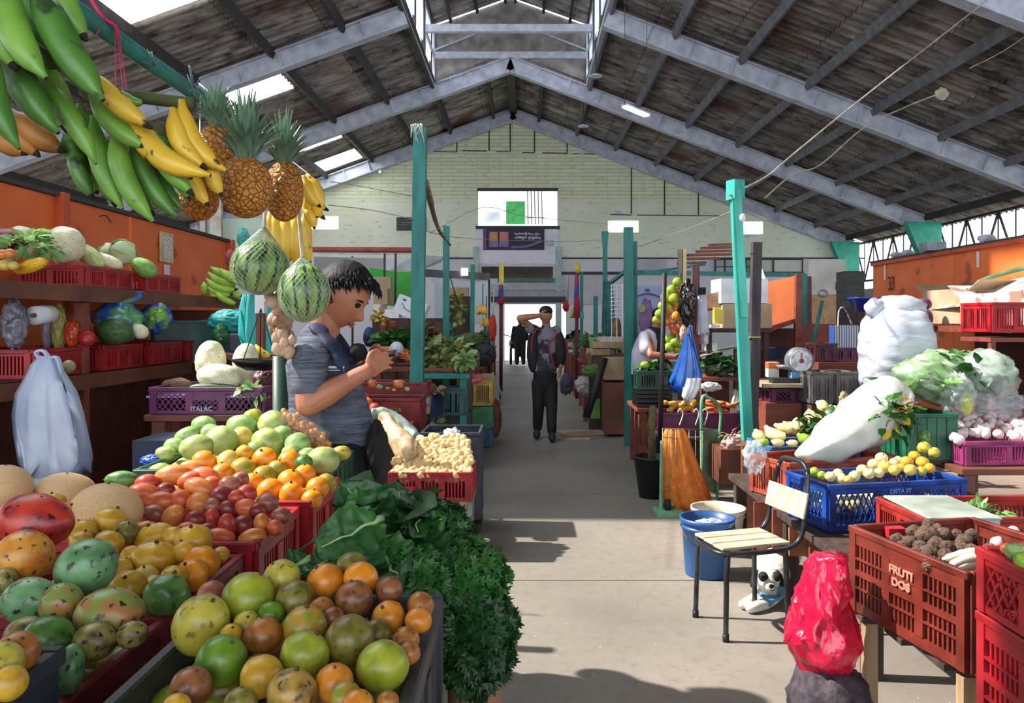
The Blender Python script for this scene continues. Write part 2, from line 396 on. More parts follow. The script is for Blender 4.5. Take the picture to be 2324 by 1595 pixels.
# ------------------------------------------------------------------ shared builders
def kid(name, bm, mat, parent, smooth=False, label=None, color=None, bev=0, recalc=True):
    """a part drawn in place and then handed to its thing"""
    bpy.context.view_layer.update() if False else None
    me = bm if isinstance(bm, bpy.types.Mesh) else finish(bm, name, smooth, recalc)
    me.transform((Matrix.Translation(parent.location) @ parent.rotation_euler.to_matrix().to_4x4()).inverted() if parent.parent is None else Matrix.Identity(4))
    o = mk(name, me, mat, parent, smooth, label, color, bev); return o
plastic = M('crate_plastic', c2='b0a8a8', objcol=True, rough=.42, scale=7, bs=.05)
CR = {}
def side_bm(L, h, style):
    bm = BM(); t = .012
    def b(x0, x1, z0, z1, tt=t): box(bm, ((x0 + x1) / 2, 0, (z0 + z1) / 2), (x1 - x0, tt, z1 - z0))
    if style == 'solid':
        b(-L / 2, L / 2, 0, h * .97); 
        for i in range(1, 5): b(-L / 2 + L * i / 5 - .008, -L / 2 + L * i / 5 + .008, 0, h * .97, .024)
        return bm
    c = .035
    b(-L / 2, -L / 2 + c, 0, h, .02); b(L / 2 - c, L / 2, 0, h, .02)
    b(-L / 2 + c, L / 2 - c, 0, h * .12); b(-L / 2 + c, L / 2 - c, h * .84, h * .97)
    n = 3 if L > .45 else 2; wd = (L - 2 * c) / n
    for i in range(1, n): x = -L / 2 + c + wd * i; b(x - .02, x + .02, h * .12, h * .84, .018)
    if style == 'tall':
        b(-L / 2 + c, L / 2 - c, h * .46, h * .53, .02)
        b(-L / 2 + c, L / 2 - c, h * .30, h * .32, .02); b(-L / 2 + c, L / 2 - c, h * .66, h * .68, .02)
    for i in range(n):
        xa = -L / 2 + c + wd * i + (.02 if i else 0); xb = -L / 2 + c + wd * (i + 1) - (.02 if i < n - 1 else 0)
        if style in ('slot', 'tall'):
            if style == 'tall' and i == n // 2: b(xa, xb, h * .53, h * .84)
            m = max(3, int((xb - xa) / .02))
            for j in range(1, m): x = xa + (xb - xa) * j / m; b(x - .0045, x + .0045, h * .12, h * .84, .008)
        else:
            za, zb = h * .12, h * .84; q = max(3, int((xb - xa) / .03)); dz = zb - za; dx = (xb - xa) / q
            if style == 'diamond' and i == 1 and n == 3: b(xa, xb, h * .55, zb); zb = h * .55
            for j in range(-3, q + 3):
                for sg in (1, -1):
                    x0 = xa + j * dx; x1 = x0 + sg * dx * 2; z0, z1 = za, zb
                    # clip to the panel
                    pts = []
                    for tt in range(13):
                        f = tt / 12; X = x0 + (x1 - x0) * f; Z = z0 + (z1 - z0) * f
                        if xa <= X <= xb: pts.append((X, 0, Z))
                    if len(pts) > 1: bar(bm, pts[0], pts[-1], .005, .006)
    return bm
def crate(label, color, L, D, h, loc, rz=0, style='slot', name='plastic_crate', tiltx=0, group=None, cat='crate'):
    """a ventilated plastic crate: long side L along x, D along y, standing at loc"""
    key = (round(L, 3), round(D, 3), round(h, 3), style)
    if key not in CR:
        d = {}
        bm = BM(); box(bm, (0, 0, .008), (L - .02, D - .02, .016)); d['base'] = finish(bm, 'base', False)
        bm = BM()
        for s in (-1, 1):
            box(bm, (0, s * (D / 2 - .008), h - .012), (L, .022, .026)); box(bm, (s * (L / 2 - .008), 0, h - .012), (.022, D - .04, .026))
        d['rim'] = finish(bm, 'rim', False)
        d['long'] = finish(side_bm(L - .02, h - .02, style), 'side_panel', False); d['short'] = finish(side_bm(D - .03, h - .02, style), 'side_panel', False)
        for m in d.values(): m.materials.append(plastic)
        CR[key] = d
    d = CR[key]; t = thing(name, label, cat, loc, group=group, rot=(tiltx, 0, rz)); cc = (*lin(color), 1)
    for nm, me, p, r in (('base', d['base'], (0, 0, 0), 0), ('rim', d['rim'], (0, 0, 0), 0), ('side_panel', d['long'], (0, -D / 2 + .008, .005), 0), ('side_panel', d['long'], (0, D / 2 - .008, .005), 0),
                         ('side_panel', d['short'], (-L / 2 + .008, 0, .005), PI / 2), ('side_panel', d['short'], (L / 2 - .008, 0, .005), PI / 2)):
        o = bpy.data.objects.new(nm, me); COL.objects.link(o); o.parent = t; o.location = p; o.rotation_euler = (0, 0, r); o.color = cc
        if nm == 'rim': o.modifiers.new('bevel', 'BEVEL').width = .004
    return t

# colours of produce: (main, mottling, spots, words)
PC = {
 'o': ('f09a2c', 'd97f1c', None, 'orange'), 'O': ('ffa41f', 'f08c10', None, 'bright orange'), 'br': ('a4683c', '7c4a2c', '5a3420', 'brown-skinned'), 'b': ('c07a34', '9a5c28', None, 'brownish orange'),
 'ol': ('8f8336', '6c6426', '56501e', 'olive brown'), 'yg': ('b6bc34', '8fa02a', None, 'yellow-green'), 'g': ('7aa32c', '5c8a22', None, 'green'), 'y': ('e8b838', 'd09c28', None, 'yellow'),
 'yo': ('cfc24a', 'b5a536', '7d6b2a', 'wrinkled yellow'), 'go': ('c89a34', '8d9a30', None, 'half green half orange'), 'yb': ('c9a148', '8a6a34', '3e3022', 'yellow and brown blotched'),
 'pg': ('c2cf7e', '98b05c', None, 'pale green'), 'pl': ('a9c87c', '82a85a', None, 'light green'), 'dg': ('5f8f3c', '3e6a28', '24381c', 'dark green'), 'gm': ('7fb07a', '5a8c58', '20281c', 'grey-green'),
 'rm': ('d8402c', '9c2228', '2a1418', 'red and dark blotched'), 'ym': ('e8a23a', 'd0742c', '3a2016', 'yellow with black spots'), 'gr': ('8aa24c', 'c08048', '30281c', 'green and russet'), 'bk': ('a89a52', '6a5c34', '1e1a14', 'blackened yellow'),
 'r': ('d8543c', 'b83a30', None, 'red'), 'dr': ('a03a38', '7c2a2c', None, 'dark red'), 'ro': ('ee7a44', 'd85a34', None, 'red-orange'), 'so': ('f0984c', 'dc7a38', None, 'soft orange'), 'rb': ('b4705a', '94503e', None, 'brownish red'),
 'ye': ('ecd070', 'd8b850', None, 'pale yellow'), 'lm': ('aac83c', '8cb02c', None, 'lime green'), 'wy': ('f0e0ac', 'dccb90', None, 'cream yellow'), 'pt': ('7c6458', '5c463c', '43342c', 'muddy brown'), 'av': ('6da04c', '4c7a34', '2c4a20', 'smooth green')}
def pmat(k, sc=None, rough=.38):
    if k == 'pt': return M('muddy_skin', '75594a', '4a382e', rough=.85, scale=2.5, detail=7, spots='2e241e', sscale=4, bs=.5, bd=.05)
    c, c2, sp, _ = PC[k]; c, c2 = [tuple(v * .80 for v in lin(q)) for q in (c, c2)]; return M('skin_' + k + (str(sc) if sc else ''), c, c2, rough=rough, scale=sc or 1.6, spots=sp, sscale=3.2, bs=.06, bd=.02, coat=.12, lo=.4, hi=.62, detail=6)
FM = {}
def fruit_mesh(kind):
    if kind in FM: return FM[kind]
    bm = BM()
    if kind == 'orange': ell(bm, (0, 0, 0), 1, u=24, v=16, fn=lambda d: 1 - .05 * max(0, abs(d.z) - .9) * 10 * .6 + .025 * nz(d, 1.6))
    elif kind == 'lulo': ell(bm, (0, 0, 0), (1, 1, .93), u=24, v=16, fn=lambda d: 1 + .05 * nz(d, 2.2, 3) - .25 * max(0, d.z - .93))
    elif kind == 'knobby': ell(bm, (0, 0, 0), 1, u=26, v=18, fn=lambda d: 1 + .09 * nz(d, 2.0, 5) + .03 * nz(d, 5, 1) - .12 * max(0, d.z))
    elif kind == 'pear': ell(bm, (0, 0, 0), 1, u=24, v=18, fn=lambda d: 1 - .16 * max(0, -d.z) ** 1.5 + .02 * nz(d, 2))
    elif kind == 'egg': ell(bm, (0, 0, 0), 1, u=20, v=18, fn=lambda d: 1 - .12 * max(0, d.x) ** 2 * (1 - max(0, d.x) * .6) - .06 * max(0, -d.x) + .015 * nz(d, 2, 4))
    elif kind == 'mango': ell(bm, (0, 0, 0), 1, u=28, v=20, fn=lambda d: 1 + .07 * d.x * d.z + .03 * nz(d, 1.4, 7))
    elif kind == 'melon': ell(bm, (0, 0, 0), 1, u=32, v=22, fn=lambda d: 1 + .012 * nz(d, 2.5))
    elif kind == 'tuber': ell(bm, (0, 0, 0), 1, u=18, v=12, fn=lambda d: 1 + .16 * nz(d, 1.5, 2) + .04 * nz(d, 5, 3))
    elif kind == 'squash': ell(bm, (0, 0, 0), 1, u=32, v=20, fn=lambda d: 1 - .02 * math.cos(10 * math.atan2(d.y, d.z)) + .03 * nz(d, 1.6) - .10 * max(0, d.x) ** 2)
    elif kind == 'onion': ell(bm, (0, 0, 0), 1, u=18, v=14, fn=lambda d: 1 + .5 * max(0, d.z - .86) * 3 - .05 * math.cos(6 * math.atan2(d.y, d.x)) * .3)
    FM[kind] = finish(bm, kind, True); return FM[kind]
SM = None
def stem_mesh():
    global SM
    if SM is None:
        bm = BM(); tube(bm, [(0, 0, -.06), (0, 0, .05), (.01, 0, .09)], [.12, .07, .06], 7); SM = finish(bm, 'stem', True)
        SM.materials.append(M('stem_brown', '5c4a2c', '3c301c', rough=.8))
    return SM
def one_fruit(name, kind, loc, r, ck, cat, label=None, rot=None, group=None, stem=True, sc=None, mat=None):
    me = fruit_mesh(kind); o = bpy.data.objects.new(name, me.copy() if False else me)
    if not me.materials: me.materials.append(None)
    COL.objects.link(o); o.location = loc; o.scale = r if isinstance(r, tuple) else (r, r, r)
    o.rotation_euler = rot or (rnd.uniform(-.6, .6), rnd.uniform(-.6, .6), rnd.uniform(0, 6))
    o.material_slots[0].link = 'OBJECT'; o.material_slots[0].material = mat or pmat(ck, sc)
    if stem:
        s = bpy.data.objects.new('stem', stem_mesh()); COL.objects.link(s); s.parent = o
        if kind in ('egg', 'squash'): s.location = (-.97, 0, 0); s.rotation_euler = (0, -PI / 2, 0)
        else: s.location = (0, 0, .96)
        if kind in ('melon', 'mango'): s.scale = (.7, .7, .7)
    tag(o, label or '', cat, group); return o
def zone_labels(recs, where, noun, front='the aisle end'):
    """one label for each fruit of a heap: its colour, then where it lies in the heap, then its order among the ones like it"""
    if not recs: return
    ys = sorted(r[0].location.y for r in recs); xs = sorted(r[0].location.x for r in recs); n = len(recs)
    y1, y2, x1, x2 = ys[n // 3], ys[2 * n // 3], xs[n // 3], xs[2 * n // 3]
    by = {}
    for o, w_ in recs:
        zy = 'front' if o.location.y < y1 else 'back' if o.location.y > y2 else 'middle'
        zx = 'wall side' if o.location.x < x1 else 'aisle side' if o.location.x > x2 else 'centre'
        if where.startswith('~'): zx = {'wall side': 'aisle side', 'aisle side': 'wall side'}.get(zx, zx)
        by.setdefault((w_, zy, zx), []).append(o)
    W = where.lstrip('~')
    for (w_, zy, zx), v in by.items():
        base = '%s %s in %s, %s %s' % (w_, noun, W, zy, zx)
        if len(v) == 1: v[0]['label'] = base; continue
        v.sort(key=lambda o: -o.location.z)
        words = ['topmost', 'second highest', 'third highest', 'fourth highest', 'fifth highest', 'sixth highest', 'seventh highest', 'eighth highest', 'ninth highest', 'tenth highest']
        for i, o in enumerate(v): o['label'] = base + ', ' + (words[i] if i < len(v) - 1 and i < 10 else 'lowest')
def heap(items, kind, name, noun, cat, where, y0, y1, group, kinds=None, squash=.95, stem=True, ylim=None, relax=30, zmin=None):
    """fruit laid out by where it shows; overlapping neighbours are slid apart in depth until they only touch"""
    (pa, Ya), (pb, Yb) = y0, y1; R = []
    for it in items:
        px, py, rx, ry, ang, ck = (list(it) + [None] * 6)[:6] if len(it) == 6 else (it[0], it[1], it[2], it[2], 0, it[3]) 
        Y = Ya + (Yb - Ya) * (py - pa) / (pb - pa); R.append([px, py, rx, ry, ang, ck, Y])
    lo, hi = ylim or (min(Ya, Yb) - .05, max(Ya, Yb) + .1)
    for _ in range(relax):
        for i in range(len(R)):
            for j in range(i + 1, len(R)):
                a, b = R[i], R[j]; A, B = P(a[0], a[1], a[6]), P(b[0], b[1], b[6])
                ra, rb = min(a[2], a[3]) * a[6] / F, min(b[2], b[3]) * b[6] / F; d = (A - B).length; need = (ra + rb) * squash
                if d < need:
                    m = (need - d) * .5; s = 1 if (a[1] > b[1] or (a[1] == b[1] and a[0] > b[0])) else -1
                    a[6] = min(hi, max(lo, a[6] - s * m)); b[6] = min(hi, max(lo, b[6] + s * m))
    recs = []
    for i, (px, py, rx, ry, ang, ck, Y) in enumerate(R):
        loc = P(px, py, Y); kd = kinds[i % len(kinds)] if kinds else kind
        if zmin and loc.z < zmin: loc.z = zmin
        sx, sz = rx * Y / F, ry * Y / F
        rot = (rnd.uniform(-.4, .4), math.radians(ang), rnd.uniform(-.25, .25)) if abs(rx - ry) > 2 else None
        if rot is None: sx = sz = (sx + sz) / 2
        o = one_fruit(name, kd, loc, (sx, min(sx, sz) if rot else sx, sz), ck, cat, None, rot, group, stem); recs.append((o, PC[ck][3]))
    zone_labels(recs, where, noun); return [r[0] for r in recs]
def filler(name, kind, n, x0, x1, y0, y1, z, r, cks, label, cat, group, jit=.3):
    """the layer underneath, seen only through the gaps"""
    nx, ny = n
    for i in range(nx):
        for j in range(ny):
            q = r * rnd.uniform(.9, 1.05)
            one_fruit(name, kind, (x0 + (x1 - x0) * (i + .5) / nx + rnd.uniform(-jit, jit) * r, y0 + (y1 - y0) * (j + .5) / ny + rnd.uniform(-jit, jit) * r, z + rnd.uniform(-.2, .2) * r), q, rnd.choice(cks), cat, label, None, group, False)

# ------------------------------------------------------------------ the near stall on the left: table, crates, fruit
wood_red = M('red_brown_painted_wood', '8a4634', '6a3226', rough=.6, scale=4, stretch=(.4, 3, 3))
wood_pale = M('pale_raw_wood', 'b89a78', '8f7456', rough=.75, scale=3, stretch=(6, 6, .5), bs=.3)
wood_dark = M('dark_old_wood', '4e3d33', '2f241e', rough=.8, scale=3, stretch=(5, 5, .6), bs=.3)
board_brown = M('brown_board', '7d4a36', '5d3528', rough=.6, scale=3)
def table(label, x0, x1, y0, y1, z, mt, th=.04, lw=.07, name='wooden_table', cat='table', inset=.03, mid=False):
    t = thing(name, label, cat, ((x0 + x1) / 2, (y0 + y1) / 2, 0))
    bm = BM(); box(bm, ((x0 + x1) / 2, (y0 + y1) / 2, z - th / 2), (x1 - x0, y1 - y0, th)); kid('tabletop', bm, mt, t, bev=.004)
    for x in (x0 + inset + lw / 2, x1 - inset - lw / 2):
        for y in [y0 + inset + lw / 2, y1 - inset - lw / 2] + ([(y0 + y1) / 2] if mid else []):
            bm = BM(); box(bm, (x, y, (z - th) / 2), (lw, lw, z - th)); kid('leg', bm, mt, t)
    return t
TZ = .72
table('long dark wooden table under the row of fruit crates', -1.98, -.62, 1.56, 3.22, TZ, wood_dark, mid=True)
table('dark wooden corner table under the charcoal citrus crate', -1.98, -.14, .45, 1.53, TZ, wood_dark)
CG, CM_, CRD, CGR, CBL = '3d4248', '8c1f30', 'b81f2a', '1f5a44', '1b3f96'
crate('charcoal grey crate heaped with mixed citrus at the table corner', CG, .42, .60, .26, (-.365, 1.21, TZ), style='slot')
crate('dark blue-grey crate of oranges cut off by the bottom corner', '2e3540', .42, .60, .33, (-.845, .80, TZ), style='solid')
crate('maroon crate heaped with mangoes behind the blue-grey crate', CM_, .60, .39, .21, (-.985, 1.345, TZ + .001), style='diamond')
crate('maroon crate of yellow fruit with its empty mesh corner showing', 'a02038', .60, .39, .21, (-.985, 1.745, TZ + .001), style='diamond')
crate('red crate full of tamarillos between the yellow and orange fruit', CRD, .60, .385, .235, (-.96, 2.145, TZ), style='slot')
crate('red crate full of orange tomatoes in front of the green crate', CRD, .60, .37, .25, (-.93, 2.53, TZ), style='slot')
crate('dark green crate heaped with pale green fruit beside the standing man', CGR, .68, .40, .27, (-1.01, 2.93, TZ), style='solid')

heap([(563, 1360, 60, 'yg'), (640, 1312, 42, 'yo'), (671, 1363, 45, 'ol'), (738, 1319, 42, 'o'), (799, 1289, 37, 'ol'), (818, 1315, 40, 'O'), (804, 1360, 43, 'br'), (883, 1339, 31, 'br'), (881, 1400, 38, 'o'),
      (954, 1374, 31, 'b'), (949, 1410, 31, 'o'), (922, 1452, 30, 'b'), (928, 1482, 26, 'b'), (692, 1422, 50, 'go'), (756, 1403, 26, 'br'), (598, 1444, 43, 'b'), (456, 1417, 62, 72, 30, 'yo'), (794, 1453, 57, 'ol'),
      (692, 1486, 56, 'yg'), (503, 1499, 57, 'g'), (868, 1515, 60, 'yg'), (594, 1535, 48, 'y'), (434, 1561, 47, 'br'), (663, 1573, 57, 'yb'), (759, 1549, 43, 'o'), (783, 1584, 37, 'go'), (811, 1604, 38, 'o'),
      (855, 1440, 35, 'ol'), (525, 1440, 26, 'y'), (880, 1594, 26, 'b'), (546, 1598, 38, 'ol'), (401, 1606, 32, 'y'), (615, 1395, 30, 'g'), (560, 1415, 30, 'yo'), (730, 1385, 30, 'b'), (480, 1350, 32, 'rb')],
     'orange', 'citrus_fruit', 'citrus fruit', 'fruit', 'the charcoal crate', (1281, 1.46), (1600, 1.02), 'mixed citrus in the charcoal crate', kinds=['pear', 'orange', 'orange', 'lulo', 'orange'], ylim=(.93, 1.55))
filler('citrus_fruit', 'orange', (5, 7), -.56, -.17, .94, 1.49, TZ + .19, .04, ['ol', 'b', 'yg', 'br'], 'citrus fruit buried in the lower layer of the charcoal crate', 'fruit', 'buried citrus of the charcoal crate')
heap([(40, 1480, 47, 'b'), (0, 1505, 50, 'yo'), (20, 1550, 40, 'y')], 'orange', 'citrus_fruit', 'citrus fruit', 'fruit', 'the blue-grey crate', (1440, 1.05), (1560, .95), 'citrus in the blue-grey crate', ylim=(.88, 1.08))
filler('citrus_fruit', 'orange', (4, 5), -1.04, -.68, .54, 1.06, TZ + .25, .045, ['b', 'y', 'o'], 'citrus fruit buried under the top ones in the blue-grey crate', 'fruit', 'buried citrus of the blue-grey crate')
heap([(79, 1183, 82, 62, 18, 'rm'), (56, 1262, 62, 60, 0, 'ym'), (70, 1363, 66, 52, 8, 'gm'), (196, 1287, 70, 62, -20, 'gm'), (140, 1372, 46, 50, 0, 'gr'), (249, 1396, 78, 60, 8, 'gr'), (215, 1455, 48, 42, 15, 'bk'),
      (112, 1452, 58, 52, 40, 'dg'), (160, 1520, 30, 56, 0, 'gm'), (60, 1440, 50, 40, 0, 'bk'), (10, 1320, 30, 30, 0, 'bk'), (300, 1440, 34, 30, 0, 'bk')],
     'mango', 'mango', 'mango', 'fruit', 'the mango crate', (1170, 1.62), (1520, 1.22), 'mangoes in the maroon crate', squash=.9, ylim=(1.15, 1.7))
filler('mango', 'mango', (6, 4), -1.27, -.70, 1.17, 1.52, TZ + .13, .05, ['dg', 'gm', 'gr'], 'mango buried in the lower layer of the maroon crate', 'fruit', 'buried mangoes of the maroon crate')
heap([(380, 1349, 52, 50, 0, 'av'), (252, 1181, 38, 32, 20, 'y'), (287, 1207, 28, 'ol'), (249, 1231, 34, 30, 20, 'y'), (350, 1218, 45, 34, -15, 'y'), (352, 1264, 52, 40, 8, 'y'), (330, 1203, 30, 24, 0, 'so'), (438, 1224, 42, 38, 0, 'y'),
      (418, 1250, 26, 'y'), (459, 1275, 40, 'O'), (433, 1305, 38, 'O'), (291, 1332, 40, 'y'), (276, 1290, 26, 'y'), (330, 1310, 30, 'ye'), (190, 1208, 32, 'y'), (150, 1168, 34, 30, 30, 'ym'), (185, 1228, 26, 'y'), (395, 1310, 30, 'y'),
      (300, 1262, 26, 'y'), (235, 1262, 20, 'y'), (500, 1258, 20, 'y'), (395, 1218, 26, 'y'), (350, 1330, 26, 'ye'), (120, 1140, 30, 24, 0, 'y')],
     'knobby', 'yellow_guava', 'fruit', 'fruit', 'the yellow fruit crate', (1165, 1.93), (1350, 1.6), 'yellow fruit in the maroon crate', squash=.9, ylim=(1.5, 2.0))
filler('yellow_guava', 'knobby', (6, 3), -1.27, -.78, 1.58, 1.92, TZ + .15, .043, ['y', 'ye', 'yb'], 'yellow fruit buried in the lower layer of its crate', 'fruit', 'buried yellow fruit')
for (px, py, rx, ry, Y, lb) in [(240, 1163, 78, 60, 1.98, 'netted beige melon nearest the tamarillo crate'), (148, 1120, 66, 42, 2.2, 'netted beige melon between the two other melons'), (8, 1108, 60, 48, 2.1, 'netted beige melon cut by the picture edge above the red mango')]:
    one_fruit('cantaloupe', 'melon', P(px, py, Y), (rx * Y / F, rx * Y / F, ry * Y / F * 1.1), 'wy', 'melon', lb, (0, .1, 0), 'melons behind the mangoes', True, mat=M('melon_rind', 'dcb98c', 'c49a6c', rough=.6, scale=30, spots='b48a5c', sscale=22))
bm = BM(); box(bm, (-1.52, 2.05, TZ + .05), (.48, .75, .10)); tag(mk('wooden_riser', bm, wood_dark), 'low dark wooden riser under the beige melons', 'riser')
for i in range(3): one_fruit('cantaloupe', 'melon', (-1.42 - .06 * i, 1.85 + .2 * i, TZ + .19), .085, 'wy', 'melon', 'beige melon of the lower layer under the three shown ones', None, 'lower melons', False, mat=M('melon_rind'))
heap([(326, 1121, 40, 26, 10, 'ro'), (362, 1140, 42, 25, -8, 'ro'), (390, 1078, 42, 24, -10, 'so'), (452, 1107, 40, 23, 15, 'so'), (466, 1079, 34, 20, 15, 'ro'), (409, 1134, 27, 24, 0, 'ro'), (452, 1143, 30, 27, 0, 'so'), (393, 1174, 26, 32, 30, 'so'),
      (443, 1181, 23, 23, 0, 'dr'), (481, 1177, 20, 24, 0, 'r'), (517, 1155, 22, 20, 0, 'dr'), (521, 1103, 27, 23, 40, 'rb'), (559, 1152, 30, 21, 8, 'ro'), (553, 1193, 26, 25, 0, 'dr'), (516, 1197, 22, 34, 0, 'r'), (559, 1121, 25, 22, 0, 'r'),
      (607, 1141, 28, 22, 12, 'rb'), (593, 1186, 18, 22, 0, 'so'), (638, 1170, 24, 19, 0, 'rb'), (624, 1197, 20, 18, 0, 'ro'), (572, 1220, 34, 21, -15, 'so'), (500, 1219, 38, 21, 8, 'ro'), (276, 1088, 40, 20, 0, 'av'), (334, 1097, 30, 22, 0, 'r'),
      (376, 1112, 22, 18, 0, 'dr'), (500, 1126, 24, 22, 0, 'dr'), (482, 1150, 22, 20, 0, 'rb'), (430, 1090, 30, 20, -20, 'ro'), (350, 1165, 30, 20, 10, 'rb'), (480, 1100, 24, 20, 0, 'ro'), (440, 1062, 34, 18, 10, 'so'), (545, 1090, 22, 20, 0, 'rb'),
      (425, 1202, 28, 18, 0, 'ro'), (470, 1204, 24, 18, 0, 'dr'), (585, 1160, 20, 18, 0, 'dr'), (536, 1130, 20, 18, 0, 'r')],
     'egg', 'tamarillo', 'tamarillo', 'fruit', 'the tamarillo crate', (1062, 2.31), (1222, 2.0), 'tamarillos in the red crate', squash=.85, ylim=(1.97, 2.36))
filler('tamarillo', 'egg', (8, 4), -1.24, -.69, 1.98, 2.31, TZ + .18, .034, ['dr', 'r', 'ro', 'rb'], 'tamarillo buried in the lower layer of the red crate', 'fruit', 'buried tamarillos')
heap([(464, 1048, 28, 'O'), (517, 1045, 25, 'ye'), (555, 1028, 20, 'y'), (600, 1040, 27, 'O'), (659, 1048, 30, 28, 0, 'O'), (505, 1074, 25, 'O'), (553, 1066, 30, 'go'), (600, 1083, 27, 30, 0, 'go'), (614, 1114, 31, 'O'), (659, 1093, 30, 'O'),
      (692, 1079, 25, 28, 0, 'O'), (662, 1124, 28, 34, 0, 'O'), (721, 1107, 27, 'O'), (708, 1133, 24, 'O'), (741, 1097, 24, 'go'), (575, 1095, 24, 'O'), (540, 1100, 20, 'r'), (630, 1066, 24, 'go'), (690, 1050, 20, 'dg')],
     'lulo', 'orange_tomato', 'round fruit', 'fruit', 'the crate of orange fruit', (1028, 2.70), (1133, 2.38), 'orange round fruit in the red crate', squash=.88, ylim=(2.35, 2.74))
filler('orange_tomato', 'lulo', (7, 4), -1.2, -.66, 2.37, 2.69, TZ + .2, .038, ['O', 'o', 'go'], 'orange round fruit buried in the lower layer of its crate', 'fruit', 'buried orange fruit')
heap([(462, 964, 29, 22, 0, 'pl'), (548, 968, 36, 30, 0, 'pl'), (617, 962, 32, 'pg'), (502, 1000, 36, 'pg'), (445, 1014, 38, 30, -15, 'pg'), (548, 993, 26, 'ye'), (607, 1005, 38, 36, 0, 'pg'), (676, 1010, 30, 'pl'), (734, 1045, 37, 34, 0, 'pg'),
      (775, 1028, 22, 18, 0, 'yo'), (425, 990, 30, 22, -25, 'pl'), (398, 1012, 28, 20, 0, 'pl'), (376, 1027, 24, 16, 0, 'pg'), (640, 990, 26, 'pl'), (575, 950, 24, 'yg'), (700, 1040, 26, 'pl'), (580, 1020, 22, 'pg'), (478, 985, 24, 'pl'), (660, 1030, 22, 'pg')],
     'lulo', 'passion_fruit', 'passion fruit', 'fruit', 'the dark green crate', (950, 3.08), (1048, 2.76), 'pale green fruit in the dark green crate', squash=.88, ylim=(2.74, 3.12), stem=False)
filler('passion_fruit', 'lulo', (6, 4), -1.32, -.70, 2.75, 3.11, TZ + .23, .05, ['pg', 'pl', 'yo'], 'pale green fruit buried in the lower layer of the dark green crate', 'fruit', 'buried pale green fruit')
# ------------------------------------------------------------------ things placed by where they stand
def pbox(name, label, cat, r, Y, dep, mt, rz=0, bev=0, group=None, color=None, parts=None, kind=None):
    """a box whose face at distance Y fills the rectangle r of the view; dep is how far it reaches back"""
    x0, y0, x1, y1 = r; a, b = P(x0, y1, Y), P(x1, y0, Y); w_, h_ = b.x - a.x, b.z - a.z
    t = thing(name, label, cat, ((a.x + b.x) / 2, Y + dep / 2, a.z), rz, group) if parts else None
    bm = BM(); c = Vector(((a.x + b.x) / 2, Y + dep / 2, a.z + h_ / 2))
    if parts: box(bm, (0, 0, h_ / 2), (w_, dep, h_)); o = mk(parts, bm, mt, t, bev=bev, color=color); return t, w_, h_
    box(bm, (0, 0, 0), (w_, dep, h_)); o = mk(name, bm, mt, bev=bev, color=color); o.location = c; o.rotation_euler = (0, 0, rz)
    return tag(o, label, cat, group, kind)
def ptube(name, label, cat, pts, r, mt, group=None, seg=8, parent=None, smooth=True, n=1):
    V = [P(*p) for p in pts]; V = spline(V, n) if n > 1 else V
    if isinstance(r, list): r = [r[min(len(r) - 1, int(i / max(1, len(V) - 1) * (len(r) - 1) + .5))] for i in range(len(V))]
    bm = BM(); tube(bm, V, r, seg)
    if parent: return kid(name, bm, mt, parent, smooth)
    return tag(mk(name, bm, mt, smooth=smooth), label, cat, group)
def pfruit(name, kind, px, py, rx, ry, Y, ck, cat, label, ang=0, group=None, stem=False, mat=None, sc=None, dep=None):
    sx, sz = rx * Y / F, ry * Y / F
    return one_fruit(name, kind, P(px, py, Y), (sx, dep or min(sx, sz), sz), ck, cat, label, (0, math.radians(ang), 0), group, stem, sc, mat)
def banana_bm(a, b, wr, bulge, vec=None, tip=.22):
    a, b = Vector(a), Vector(b); d = b - a; side = Vector((d.z, 0, -d.x)).normalized() if vec is None else Vector(vec).normalized()
    n = 12; pts = [a + d * (i / n) + side * math.sin(PI * i / n) * bulge * d.length for i in range(n + 1)]
    prof = [.30, .42, .72, .92, 1, 1, 1, .98, .93, .84, .64, .36, .15]
    bm = BM(); R = tube(bm, pts, [wr * p for p in prof], 8)
    for v in bm.verts: pass
    bm.faces.ensure_lookup_table()
    for f in bm.faces:
        c = f.calc_center_median()
        if (c - b).length < wr * .42: f.material_index = 1
    bm.normal_update(); return bm
ban_g = M('green_plantain_skin', '86b446', '5e9232', rough=.42, scale=9, bs=.05, lo=.3, hi=.7, spots='3c5a28', sscale=14, coat=.1)
ban_d = M('deep_green_plantain_skin', '5c8f36', '3f7028', rough=.42, scale=9, bs=.05, spots='2c4420', sscale=14, coat=.1)
ban_y = M('yellow_banana_skin', 'f0c63c', 'dcae2c', rough=.42, scale=9, bs=.05, spots='5a3c1c', sscale=22, coat=.1)
ban_o = M('overripe_banana_skin', 'b8792c', '5a3a1e', rough=.5, scale=9, spots='22160e', sscale=16)
ban_c = M('cream_plantain_skin', 'e8dca0', 'cfc080', rough=.5, scale=8, spots='8a7a4c', sscale=20)
tip_m = M('dry_fruit_tip', '3c3020', '1c1812', rough=.9)
